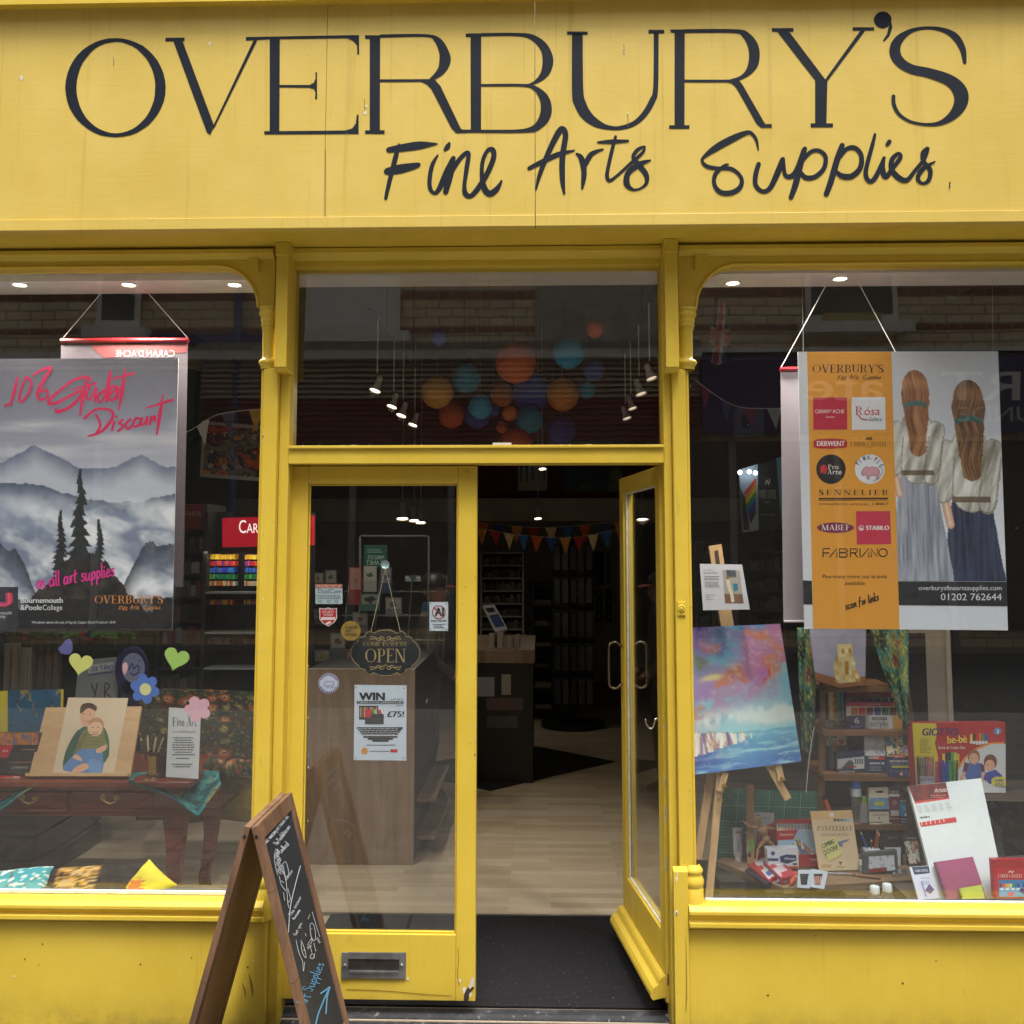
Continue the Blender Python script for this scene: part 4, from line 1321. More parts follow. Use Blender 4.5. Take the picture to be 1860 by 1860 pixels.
shelf_unit('paper_rack', 'dark rack of paper pads between the white slatted rack and the spinner', 966, 1006, 1062, 1290, 6.2, 6, DGR, ((.08, .2), (.1, .3), ['#6e6a60', '#857f70', '#5a5750']))
th = thing('brush_spinner', at(1040, 1290, 5.9), 'black revolving stand hung with packets in the middle of the back room', 'spinner stand')
p = at(1040, 1290, 5.9)
g = G(); g.lathe((p.x, p.y, ZS), [(.0, 0.001), (.3, .002), (.3, .04), (.03, .06), (.03, 1.75), (.0, 1.76)], BLK, 20); g.build('post', th)
for k in range(5):
    zz = .25 + k * .31
    g = G(); g.box(p.x - .2, p.x + .2, p.y - .2, p.y + .2, zz + .25, zz + .262, BLK)
    for a in range(5): g.box(p.x - .17 + a * .075, p.x - .12 + a * .075, p.y - .225, p.y - .205, zz + .02, zz + .24, ['#3c3d42', '#4a4b50', '#2f3034'][a % 3])
    g.build('packets', th)
for k, (x0, x1, y0, y1, lab) in enumerate(((1063, 1077, 1003, 1062, 'gold centred long frame'), (1081, 1097, 1003, 1063, 'dark blue long frame'), (1099, 1111, 1003, 1062, 'white edged long frame'), (1066, 1078, 1070, 1110, 'left of the three lower long frames'), (1083, 1095, 1070, 1128, 'middle one of the three lower long frames'), (1100, 1111, 1070, 1131, 'right of the three lower long frames'))):
    pl = Pl.v(RB - .03)
    th = thing('framed_picture', at((x0 + x1) / 2, y1, RB - .03), lab + ' on the back wall of the shop', 'picture frame', 'long frames on the back wall')
    g = G(); g.slab(pl, [(x0, y0), (x1, y0), (x1, y1), (x0, y1)], .025, '#14120f' if k != 2 else '#b8b6b0'); g.build('frame', th)
    g = G(); g.rect(pl, x0 + 3, y0 + 3, x1 - 3, y1 - 3, ['#8a7a4c', '#141c30', '#15161a', '#16171a', '#17171a', '#17171a'][k], .002)
    for q in range(4): g.ell(pl, (x0 + x1) / 2, y0 + 8 + q * (y1 - y0 - 14) / 3.2, 1.6, 3, '#c9c4b8', .003, 8)
    g.build('picture', th)
# pictures on the red wall
pl = Pl.v(YB - .02 + .06)
def framed(name, x0, x1, y0, y1, label, fn, n=20, fc='#15120f'):
    th = thing(name, pl.pt((x0 + x1) / 2, y1), label, 'picture')
    g = G(); g.slab(pl, [(x0, y0), (x1, y0), (x1, y1), (x0, y1)], .019, fc); g.build('frame', th)
    g = G(); g.grid(pl, [(x0 + 2, y0 + 2), (x1 - 2, y0 + 2), (x1 - 2, y1 - 2), (x0 + 2, y1 - 2)], n, n, fn, .002); g.build('picture', th)
framed('framed_print', 939, 996, 815, 893, 'pale print of dark palm trees hung on the red wall', lambda u, v: '#1b1d1b' if abs(((u * 5) % 1) - .5) < .12 + .3 * (v < .45) * fbm(u * 9, v * 9, 2) and v < .8 - u * .1 else ('#7f9a9c' if v < .6 else '#8f8a7c'))
framed('framed_print', 1022, 1132, 800, 895, 'wide dark teal print hung on the red wall beside the palm print', lambda u, v: cramp(fbm(u * 4, v * 6, 5), ((.3, '#0d2a30'), (.55, '#173a3c'), (.7, '#5a5a3a'))))
# lamps deeper in the shop
def hang_spot(px_, py_, Y, zt_, r, label, group, lit=True, watts=0, yaw=-.6, dup_of=None):
    p = at(px_, py_, Y)
    th = thing('pendant_spotlight', (p.x, p.y, zt_), label, 'spotlight', group)
    g = G(); g.tube([(p.x, p.y, zt_), (p.x, p.y, p.z + r * 2.1)], .004, paint('#b9b6b0', .4), 6); g.build('rod', th)
    ax = Vector((math.sin(yaw) * .55, -.25, -1)).normalized()
    o = p - ax * r * 1.6
    g = G()
    g.lathe(o, [(.0002, 0), (r * .42, 0), (r * .5, r * .3), (r * .55, r * 1.5), (r * .7, r * 2.0), (r * 1.0, r * 2.7), (r * .92, r * 2.65), (r * .6, r * 1.9)], paint('#c9c4ba', .45), 18, axis=ax); g.build('shade', th, smooth='auto')
    g = G(); g.lathe(o, [(.0002, r * 2.45), (r * .86, r * 2.5)], glow('#ffe9c8', 5 if lit else .35), 16, axis=ax); g.build('bulb_or_glint', th)
    if watts:
        l = bpy.data.lights.new('pendant_beam', 'SPOT')
        l.energy, l.spot_size, l.spot_blend, l.color, l.shadow_soft_size = watts, R(150), .7, (1, .88, .7), .03
        q = bpy.data.objects.new('pendant_beam', l)
        scene.collection.objects.link(q)
        q.parent = th
        q.location = o + ax * r * 2.9 - Vector(WORLD[th.name])
        q.rotation_euler = (-ax).to_track_quat('Z', 'Y').to_euler()
g = G()
tp = [(677, 561), (757, 672)]
zt1 = 2.92
A_, B_ = atz(672, 559, zt1), atz(757, 672, zt1)
g.tube([A_, B_], .012, BLK, 6); [g.tube([A_.lerp(B_, q), A_.lerp(B_, q) + Vector((0, 0, ZCL - .001 - zt1))], .003, BLK, 5) for q in (.3, .9)]; fin(g, 'lighting_track', 'black lighting track on the ceiling over the left pendant spotlights', 'light track', 'tracks for the pendant spotlights')
C_, D_ = atz(1192, 522, zt1), atz(1126, 660, zt1)
g = G(); g.tube([C_, D_], .012, BLK, 6); [g.tube([C_.lerp(D_, q), C_.lerp(D_, q) + Vector((0, 0, ZCL - .001 - zt1))], .003, BLK, 5) for q in (.3, .9)]; fin(g, 'lighting_track', 'black lighting track on the ceiling over the right pendant spotlights', 'light track', 'tracks for the pendant spotlights')
def Yat(a, b2, px_):
    best = min((abs((RC.transposed() @ ((a.lerp(b2, k / 60)) - CO)).x / -(RC.transposed() @ ((a.lerp(b2, k / 60)) - CO)).z * F + PX - px_), k) for k in range(61))[1]
    return a.lerp(b2, best / 60).y
for k, (px_, py_, r, lab) in enumerate(((685, 700, 11, 'nearest and largest white pendant spotlight of the left row above the doors'), (715, 730, 10, 'second white pendant spotlight of the left row above the doors'), (732, 746, 10, 'third white pendant spotlight of the left row above the doors'), (753, 764, 9, 'farthest white pendant spotlight of the left row above the doors'))):
    Yq = Yat(A_, B_, px_)
    hang_spot(px_, py_, Yq, zt1, r / F * (Yq + D), lab, 'pendant spotlights over the left side', True, 7)
for k, (px_, py_, r, lab) in enumerate(((1180, 678, 11, 'nearest unlit white pendant spotlight of the right row above the doors'), (1161, 706, 11, 'second white pendant spotlight of the right row above the doors'), (1146, 734, 9, 'white pendant spotlight turned outwards in the right row'), (1136, 752, 9, 'lowest white pendant spotlight of the right row above the doors'))):
    Yq = Yat(C_, D_, px_)
    hang_spot(px_, py_, Yq, zt1, r / F * (Yq + D), lab, 'pendant spotlights over the right side', False, 0, .6)
for px_, py_, Y, r, lab in ((731, 937, 4.4, .05, 'largest bright lamp glowing behind the left door glass'), (752, 942, 4.8, .045, 'middle bright lamp glowing behind the left door glass'), (764, 946, 5.1, .045, 'right hand bright lamp glowing behind the left door glass'), (977, 941, 5.3, .035, 'tiny bright lamp under the beam seen through the open doorway'), (985, 851, 4.0, .03, 'small slanted lamp below the transom seen through the open doorway')):
    hang_spot(px_, py_ - 6, Y, ZCL - .001, r * 1.05, lab, 'lit lamps inside the shop', True, 1.2, .1)
# paper lanterns above the entrance
LAN = [(797, 613, 15, '#4055a0', 'navy', 2.6), (1081, 598, 16, '#d0572a', 'red orange', 2.5), (937, 659, 38, '#c8592c', 'red orange', 2.9), (1033, 641, 29, '#1f86ae', 'sky blue', 2.7), (1079, 672, 20, '#3a4890', 'navy', 3.0), (794, 712, 30, '#d98a3a', 'amber', 3.1), (847, 687, 27, '#2f87a4', 'sky blue', 3.3), (873, 739, 22, '#3b94bb', 'pale blue', 3.0), (866, 752, 26, '#3a4890', 'navy', 3.7), (820, 754, 24, '#b8562c', 'rust', 3.6), (912, 717, 22, '#b06a2c', 'amber', 3.6), (966, 711, 36, '#3e4e9c', 'navy', 3.5), (926, 751, 14, '#d0682a', 'orange', 3.0), (962, 762, 25, '#2b85a6', 'sky blue', 3.4), (1022, 717, 30, '#cd7a30', 'orange', 3.4), (1066, 707, 17, '#2b7ea2', 'sky blue', 3.6), (1005, 702, 14, '#b4522a', 'rust', 3.9), (1020, 782, 27, '#3a4890', 'navy', 4.0), (912, 776, 11, '#b8562c', 'rust', 3.9), (937, 812, 34, '#b8512a', 'rust', 3.0), (896, 745, 12, '#3a4890', 'navy', 3.3)]
SZ = lambda r: 'big' if r >= 33 else ('medium' if r >= 24 else ('small' if r >= 17 else 'tiny'))
WHERE = ['alone at the upper left of the cluster', 'alone at the upper right of the cluster', 'at the top of the cluster', 'at the upper right under the tiny orange one', 'to the right of the cluster', 'at the left edge of the cluster', 'at the upper left of the cluster', 'low in the left half of the cluster', 'half hidden at the lower left', 'half hidden under the left amber one', 'in the middle under the big orange one', 'in the middle of the cluster', 'low in the middle of the cluster', 'low beneath the big navy one', 'in the right half of the cluster', 'peeping out at the right edge', 'half hidden behind the right orange one', 'lowest at the right', 'lowest in the left half', 'showing below the transom bar', 'squeezed beside the low pale blue one']
for (px_, py_, r, c, cn, Y), wh in zip(LAN, WHERE):
    p = at(px_, py_, Y)
    rr = r / F * (Y + D)
    th = thing('paper_lantern', (p.x, p.y, p.z - rr), '%s %s round paper lantern %s' % (SZ(r), cn, wh), 'paper lantern', 'paper lanterns above the entrance')
    g = G(CLOTH)
    pf = []
    for i in range(41):
        a = math.pi * i / 40
        q = rr * (1 + .012 * math.cos(i * math.pi))
        pf.append((q * math.sin(a), -q * math.cos(a)))
    g.lathe(p, pf, tuple(min(.9, x * 1.8 + .01) for x in lin(c)), 24)
    g.build('shade', th, smooth=True)
    g = G(); g.tube([(p.x, p.y, p.z + rr), (p.x, p.y, ZCL - .001)], .0012, '#8c8c88', 5); g.build('string', th)


def bunting(label, pts, Y, n, cols, size, name='bunting'):
    th = thing(name, at(pts[0][0], pts[0][1], Y), label, 'bunting')
    P = [Vector(at(x, y, Y)) for x, y in pts]
    line = catmull([tuple(p) for p in P], 12) if len(P) > 2 else [tuple(p) for p in P]
    g = G(); g.tube(line, .002, '#c9c6bd', 5); g.build('cord', th)
    L = [0]
    for i in range(len(line) - 1): L.append(L[-1] + (Vector(line[i + 1]) - Vector(line[i])).length)
    def pos(s):
        for i in range(len(L) - 1):
            if L[i + 1] >= s: return Vector(line[i]).lerp(Vector(line[i + 1]), (s - L[i]) / (L[i + 1] - L[i] + 1e-9))
        return Vector(line[-1])
    for k in range(n):
        s = L[-1] * (k + .5) / n
        w_ = size * .42
        a, b2 = pos(max(0, s - w_)), pos(min(L[-1], s + w_))
        m_ = (a + b2) / 2 + Vector((rnd.uniform(-.01, .01), rnd.uniform(-.04, .04), -size * 1.25))
        g = G(CLOTH); g.prism([a, m_, b2], (0, .002, 0), cols[k % len(cols)]); g.build('pennant', th)
CB = ['#c4562c', '#2f4a86', '#c98a3c', '#a8322a', '#d8c690', '#3c6ea8']
bunting('string of triangular orange, blue and cream bunting across the back of the doorway view', [(862, 948), (990, 958), (1140, 946)], 4.9, 9, CB, .12)
bunting('lower string of small triangular bunting sagging beneath the first in the doorway view', [(862, 958), (950, 972), (1040, 976), (1140, 958)], 4.6, 11, CB[2:] + CB[:2], .11)
# ================================================================== HANDWRITING
_hw = {
 'a': "42 42 20 50 2 22 15 0 36 20 42 48 40 8 50 2", 'b': "8 100 4 5/5 30 28 48 40 25 20 0 5 10", 'c': "38 42 20 50 3 22 15 0 40 10", 'd': "40 40 18 48 2 20 15 0 36 20 46 100 42 5",
 'e': "4 22 36 32 22 50 3 22 16 0 40 10", 'f': "40 92 24 98 14 50 8 -20/2 48 36 52", 'g': "40 42 18 48 3 22 16 5 36 22 42 46 36 -25 6 -28", 'h': "8 100 3 0 22 45 34 40 34 0", 'i': "8 48 5 8 14 0/10 68 11 72", 'j': "20 48 14 -25 0 -28/22 68 23 72",
 'k': "8 100 3 0/34 48 8 22 36 0", 'l': "10 100 4 10 14 0", 'm': "6 48 3 0 18 44 26 40 24 0 42 44 52 38 52 0", 'n': "6 48 3 0 22 46 34 40 34 4 42 0", 'o': "20 50 2 24 16 0 36 22 20 50", 'p': "8 48 0 -35/6 32 26 50 38 26 18 2 4 14", 'q': "36 42 16 48 2 22 16 2 34 20/38 48 32 -35",
 'r': "6 48 4 0 16 40 30 48", 's': "32 44 16 50 8 36 28 18 16 0 0 6", 't': "18 80 10 8 24 0/0 52 34 56", 'u': "6 48 3 8 16 0 34 20 38 48 36 4 46 0", 'v': "2 48 14 0 34 48", 'w': "2 48 8 0 24 40 32 0 50 48", 'x': "2 48 34 0/34 48 2 0", 'y': "4 48 10 14 30 16 38 48 26 -25 4 -30", 'z': "4 48 34 48 4 0 38 2",
 'A': "2 0 26 100 44 0/8 34 44 38", 'B': "6 0 10 100 38 86 12 54 44 28 6 0", 'C': "46 84 26 100 4 50 22 0 50 16", 'D': "6 0 10 100 46 66 34 10 4 0", 'E': "44 96 8 96 4 2 44 4/6 52 36 54", 'F': "46 98 10 96 4 0/6 52 36 54", 'G': "46 84 26 100 4 50 22 0 46 12 46 44 28 42", 'I': "8 100 6 0/0 100 16 100/0 0 14 0", 'L': "8 100 4 2 40 0", 'M': "2 0 10 100 28 40 48 100 54 0", 'N': "2 0 8 100 40 2 46 100", 'O': "26 100 2 50 22 0 50 46 26 100", 'P': "4 0 10 100 44 80 8 46", 'S': "44 86 24 100 6 78 36 44 24 4 2 14", 'T': "26 98 20 0/0 96 50 100", 'W': "0 100 12 0 30 70 42 0 62 100", 'Y': "2 100 22 52/44 100 14 0", 'Q': "26 100 2 50 22 0 50 46 26 100/30 24 50 -6", 'H': "8 100 4 0/42 100 38 0/6 50 40 52",
 '?': "4 84 22 100 36 80 18 48 16 30/15 6 16 3", '!': "10 100 6 30/5 6 6 3", '.': "3 3 5 4", "'": "6 100 3 84", '0': "26 100 2 50 22 0 50 46 26 100", '1': "4 84 20 100 14 0/0 0 30 0", '%': "18 100 4 84 14 70 26 86 18 100/54 100 4 0/44 30 30 14 42 0 54 16 44 30", '&': "44 0 10 70 22 96 34 76 4 24 18 0 46 36",
}
HW = {k: [[(float(q[i]) / 100, float(q[i + 1]) / 100) for i in range(0, len(q), 2)] for q in (s.split() for s in v.split('/'))] for k, v in _hw.items()}


def hand(g, pl, st, x, y, h, col, c=.0015, w_=1.0, rot=0.0, slant=0.0, W=None, sp=.10, jit=.02, base=None):
    'handwritten line, cap height h, from (x, y); base(px) lets the line climb; W fits the width'
    tot = sum((max(q[0] for s in HW[ch] for q in s) + sp) if ch in HW else .32 for ch in st)
    sx = W / tot if W else h
    k, u = 0, 0
    ca, sa = math.cos(rot), math.sin(rot)
    for ch in st:
        if ch not in HW:
            u += .32
            continue
        for s in HW[ch]:
            pts = []
            for a, b in s:
                a2, b2 = u + a + slant * b + rnd.uniform(-jit, jit), b + rnd.uniform(-jit, jit)
                dx, dy = a2 * sx, -b2 * h
                pts.append((x + dx * ca - dy * sa, y + dx * sa + dy * ca))
            k += 1
            g.brush(pl, pts, col, c + .00006 * k, w_, rise=.0003, sub=4)
        u += max(q[0] for s in HW[ch] for q in s) + sp
    return g


def lines(g, pl, x0, x1, y0, y1, n, col, c=.0015, fill=.75, center=False, skew=0.0):
    'rows of print too small to read in the photograph'
    for k in range(n):
        y = y0 + (y1 - y0) * (k + .5) / n
        hh = (y1 - y0) / n * .42
        L = (x1 - x0) * rnd.uniform(fill, 1.0)
        x = x0 + ((x1 - x0) - L) / 2 if center else x0
        e = x + L
        while x < e - 1:
            wv_ = min(rnd.uniform(.03, .12) * (x1 - x0) + 1.0, e - x)
            s0 = skew * (y - y0)
            g.poly(pl, [(x + s0, y + hh), (x + wv_ + s0, y + hh), (x + wv_ + s0, y), (x + s0, y)], col, c)
            x += wv_ + .018 * (x1 - x0) + .3
    return g


def shop_name(g, pl, x, y, wd, col, col2, c=.0015):
    'the shop lettering in small: roman name with the brush line under it'
    g.serif(pl, "OVERBURY'S", x, y, wd * .115, col, c, w_=wd)
    s = wd / 1640
    def tf(a, b, q): return (x + (a - 120) * s, y + (b - 242) * s * 1.05 + wd * .03, max(q * s, .55))
    for k, (st_, fn) in enumerate([(q, S1) for q in SCRIPT] + [(q, S2) for q in SCRIPT2[:-1]]):
        g.brush(pl, fn(st_), col2, c + .00005 * k, rise=.0002, sub=3, tf=tf)


def heart(cx, cy, r, rot=0.0):
    p = []
    for k in range(36):
        a = 2 * math.pi * k / 36
        x, y = 16 * math.sin(a) ** 3, -(13 * math.cos(a) - 5 * math.cos(2 * a) - 2 * math.cos(3 * a) - math.cos(4 * a))
        x, y = x / 16 * r, y / 16 * r
        p.append((cx + x * math.cos(rot) - y * math.sin(rot), cy + x * math.sin(rot) + y * math.cos(rot)))
    return p[::-1]


def flower(cx, cy, rx, ry, n, rot=0.0):
    p = []
    for k in range(n * 12):
        a = 2 * math.pi * k / (n * 12)
        q = .62 + .38 * abs(math.cos(n * (a - rot) / 2)) ** .7
        p.append((cx + rx * q * math.cos(a), cy + ry * q * math.sin(a)))
    return p[::-1]


# ================================================================== LEFT WINDOW
# --- poster with a misty mountain view
LPY = .10
pl = Pl.v(LPY)
def mist(u, v):
    n1, n2, n4 = fbm(u * 3, v * 6, 3), fbm(u * 9, v * 14, 8), fbm(u * 34, v * 30, 4)
    c = cramp(v, ((0, '#5f606c'), (.12, '#7d7f8e'), (.25, '#9ba0b4'), (.4, '#bcc0d0'), (.5, '#b4bccf'), (.6, '#c3cbdb'), (1, '#9aa6bd')))
    c = mix3(c, '#dfe0e6', max(0, fbm(u * 3, v * 22, 5) - .45) * 2 * (v > .12))
    c = mix3(c, '#8f7f93', .5 * max(0, .32 - abs(v - .33)) * n2)
    r1 = .38 - .09 * max(0, 1 - abs(u - .50) / .16) - .05 * max(0, 1 - abs(u - .88) / .09) + .03 * n2 + .012 * n4
    if v > r1: c = mix3('#747c97', '#c5cad8', (v - r1) / .08 + .4 * (n4 - .5))
    r2 = .47 + .04 * math.sin(u * 8 + 1.4) + .03 * fbm(u * 12, 1, 4) + .012 * n4
    if v > r2: c = mix3('#4a566e', '#aab6cc', (v - r2) / .08 + .5 * (n4 - .5))
    w_ = fbm(u * 5 + v * 3 + n2, v * 11 - u * 5, 6)
    if v > .49: c = mix3(mix3(c, '#7f8ba4', min(1, (v - .49) * 6)), '#eef2f8', (max(0, w_ - .40) * 3.6 + .5 * (n4 - .5)) * min(1, (v - .49) * 12))
    r3 = .55 + .16 * fbm(u * 7, 4, 9) + .05 * fbm(u * 30, 2, 9)
    r3 += 2.2 * max(0, min(u - .44, .90 - u))
    if v > r3: c = mix3(mix3('#2e3440', '#4f5666', n4), c, (v - r3) / .13 + .4 * (n2 - .5))
    r4 = .91 - .20 * max(0, 1 - (abs(u - .69) / .22) ** 1.4) + .07 * fbm(u * 13, 3, 2) - .05 * fbm(u * 40, 7, 2) - (.06 if u > .93 else 0)
    if v > r4: c = mix3('#131317', '#4a423e', max(0, n4 * 1.5 - .45 + .5 * (fbm(u * 14, v * 14, 11) - .5)))
    t_ = (v - .40) / .34
    if 0 < t_ and v < r4 + .03:
        for x0, s in ((.665, 1), (.60, .55), (.735, .45)):
            q = (t_ - (1 - s)) / s
            if q > 0 and abs(u - x0 - .004 * math.sin(v * 40)) < .004 + .05 * s * q * (.35 + .65 * ((q * 9 + .7 * n2) % 1)) * (.55 + .8 * n4): c = mix3('#10141a', '#353b3c', n4)
    if v > .88: c = mix3(c, '#1b1c22', .85)
    return c
g = G()
q = [(-190, 655), (324, 650), (313, 1146), (-215, 1150)]
g.slab(pl, q, .0025, '#c9cdd6')
g.grid(pl, [(-12, 655 - 3.2), q[1], q[2], (-26, 1148.5)], 200, 230, lambda u, v: mist(.345 + .655 * u, v), .0008)
g.grid(pl, [q[0], (-12, 651.8), (-26, 1148.5), q[3]], 60, 90, lambda u, v: mist(.345 * u, v), .0008)
PK = '#d81f5e'
for s in ([(110, 845, 12), (90, 930, 20), (65, 1015, 12)], [(30, 1022), (75, 1010)], [(165, 840), (125, 940), (128, 1000), (170, 960), (198, 880), (165, 840)], [(205, 835, 10), (260, 800, 16), (318, 785, 18), (270, 870, 22), (235, 940, 20), (250, 985, 16), (298, 965), (290, 925), (250, 935)],
          [(565, 870, 12), (545, 842, 16), (450, 868, 16), (340, 955, 18), (302, 1000, 20), (345, 1008, 20), (440, 960, 16), (505, 930, 16), (500, 970, 20), (430, 1035, 20), (357, 1060, 22), (350, 1040, 12)], [(545, 850, 12), (520, 960, 22), (500, 1085, 12)], [(445, 925, 8), (600, 882, 16)],
          [(560, 905), (540, 960), (560, 985), (590, 940), (602, 905), (592, 995)], [(655, 925), (612, 960), (622, 1000), (655, 960), (692, 800, 18), (668, 960, 20), (672, 998)], [(685, 960), (722, 912), (700, 900), (680, 960), (702, 990), (735, 950)], [(735, 900), (728, 985), (750, 920), (772, 905), (762, 965)], [(785, 790, 10), (765, 920, 24), (745, 1045, 10)], [(700, 855, 10), (840, 820, 16)],
          [(600, 1078), (628, 1140), (602, 1195, 14)], [(528, 1102, 18), (600, 1046, 16), (690, 1050, 18), (705, 1095, 20), (655, 1165, 20), (600, 1200, 16), (550, 1212, 10)], [(715, 1120), (700, 1178)], [(726, 1092), (729, 1088)], [(770, 1110), (745, 1130), (772, 1150), (738, 1182)], [(818, 1105), (785, 1140), (800, 1168), (832, 1140)], [(852, 1098), (830, 1140), (855, 1152), (882, 1112), (852, 1098)], [(890, 1098), (876, 1145), (905, 1130), (922, 1088), (914, 1142)], [(935, 1140), (948, 1085), (946, 1120), (968, 1085), (968, 1120)], [(1020, 955, 10), (1000, 1080, 24), (980, 1205, 10)], [(918, 1035, 10), (1082, 985, 18)]):
    g.brush(pl, [(a[0] / 3.444, 440 + a[1] / 3.444, (a[2] if len(a) > 2 else 15) / 3.444) for a in s], PK, .0014, rise=.0006, sub=4)
hand(g, pl, 'on all art supplies', 66, 1070, 27, '#e8309a', .0014, 2.7, rot=-.17, slant=.18, W=146)
g.rect(pl, -215, 1066, 33, 1146, '#33353f', .0011)
for k, c in enumerate(('#e8386a', '#ee6a55', '#c93a8a')):
    g.brush(pl, [(-14 + k * 5, 1078), (-14 + k * 5, 1094), (4, 1100 - k * 2), (20 - k * 4, 1094), (20 - k * 4, 1078)], c, .0014 + k * .0002, 4, sub=5)
g.text(pl, 'mouth', 21, 1116, 6, '#c9c6cc', .0016, 'r', bold=.06)
g.text(pl, 'sity', 10, 1122.5, 6, '#c9c6cc', .0016, 'r', bold=.06)
g.text(pl, 'Bournemouth', 36.5, 1095, 9.4, '#e6e7ec', .0016, w_=77, bold=.07)
g.text(pl, '&Poole', 36.5, 1108, 9.4, '#e6e7ec', .0016, w_=39, bold=.07)
g.text(pl, 'College', 77, 1108, 9.4, '#e6e7ec', .0016, w_=36)
shop_name(g, pl, 172, 1096, 124, '#e0954c', '#e0954c')
g.text(pl, 'Wanderer above the sea of fog by Caspar David Friedrich 1818', 57, 1132.5, 4.6, '#dcdde2', .0016, w_=152, slant=.2)
fin(g, 'hanging_poster', 'poster of misty blue grey mountains with a pink handwritten student discount offer', 'poster', origin=pl.pt(60, 655))
# --- banner with the red rail behind it
pl2 = Pl.v(.19)
th = thing('hanging_banner', pl2.pt(226, 615), 'pale hanging banner with a red top rail and white cord behind the mountain poster', 'banner')
g = G(); g.slab(pl2, [(111, 627), (341, 623), (333, 1066), (100, 1068)], .002, '#5a5158')
g.poly(pl2, [(164, 627), (341, 624), (340, 640), (190, 650), (176, 640)], '#7d3a3c', .001)
g.text(pl2, 'CARAN', 318, 648, 12, '#b9a3a6', .0015, 'l', w_=52, mirror=True); g.text(pl2, "D'ACHE", 262, 648, 12, '#b9a3a6', .0015, 'l', w_=52, mirror=True)
g.build('sheet', th)
g = G(); g.tube([pl2.pt(111, 619), pl2.pt(342, 618)], .0105, paint('#86141b', .35), 10); g.build('rail', th)
g = G()
g.tube([pl2.pt(113, 616), pl2.pt(200, 513), ], .0016, '#c9c6c0', 5); g.tube([pl2.pt(341, 614), pl2.pt(252, 513)], .0016, '#c9c6c0', 5); g.build('cord', th)
# --- writing desk
DW = wood('red_brown_polished_wood', '#4a1f14', '#7a3822', '#985032', 1.3, (1, 5, 5), .28, bstr=.04)
YD = .80
dx1 = X(330, 1500, YD); dzt = Z(200, 1415, YD); dx0 = dx1 - 1.32
dk = thing('writing_desk', ((dx0 + dx1) / 2, YD + .28, ZS), 'polished red brown writing desk with two drawers and curved legs in the left window', 'desk')
yb_ = YD + .55
zr = lambda y: Z(200, y, YD)
g = G(); g.box(dx0 - .05, dx1 + .05, YD - .045, yb_ + .05, zr(1428), dzt, DW); g.build('desk_top', dk, bevel=.008, seg=3)
g = G(); g.box(dx0, dx1 - .0, YD, yb_, zr(1483), zr(1428.5), DW); g.box(dx0, dx1, YD - .012, YD - .0005, zr(1436), zr(1429), DW); g.build('apron', dk, bevel=.003)
for x0, x1, hx in ((-40, 122, 52), (131, 276, 200)):
    g = G(); pbox(g, x0, x1, 1439, 1474, YD - .010, YD - .0005, DW)
    BR_ = paint('#b9a06a', .35, .2, 30, metal=.8)
    for a in ((x0 + 2, x1 - 2, 1440.5, 1441.5), (x0 + 2, x1 - 2, 1471.5, 1472.5)): pbox(g, a[0], a[1], a[2], a[3], YD - .0112, YD - .0102, '#9a5a3c', rx=1456)
    dw_ = g.build('drawer', dk, bevel=.002)
    g = G()
    ph = Pl.v(YD - .026)
    g.tube([ph.pt(*p) for p in [(hx - 13, 1449), (hx - 10, 1456), (hx - 4, 1458), (hx, 1460), (hx + 4, 1458), (hx + 10, 1456), (hx + 13, 1449)]], .0035, BR_, 6)
    for s in (-1, 1):
        g.lathe(at(hx + s * 12, 1448, YD - .0103), [(.016, 0), (.014, .004), (.006, .006), (.005, .014), (.007, .018), (.0002, .02)], BR_, 10, axis=(0, -1, 0))
    g.build('handle', dw_, smooth='auto')
for lx, ly in ((dx1 - .045, YD + .045), (dx0 + .045, YD + .045), (dx1 - .045, yb_ - .045), (dx0 + .045, yb_ - .045)):
    g = G()
    sx = 1 if lx > (dx0 + dx1) / 2 else -1
    sy = -1 if ly < YD + .2 else 1
    H = zr(1484) - ZS - .001
    prev = None
    for k in range(13):
        tq = k / 12
        z = ZS + .001 + H * (1 - tq) * 1.0
        off = .018 * math.sin(tq * math.pi * 1.1 + .2) - .028 * tq ** 2 + (.03 * max(0, tq - .85) / .15)
        r = .045 - .022 * math.sin(min(tq * 1.15, 1) * math.pi / 2) + (.014 if tq > .93 else 0)
        o = Vector((lx + sx * off * .7, ly + sy * off * .7, z))
        qd = [o + Vector(v) for v in ((-r, -r, 0), (r, -r, 0), (r, r, 0), (-r, r, 0))]
        if prev: g.hexa(qd, prev, DW)
        prev = qd
    g.build('leg', dk, bevel=.004)
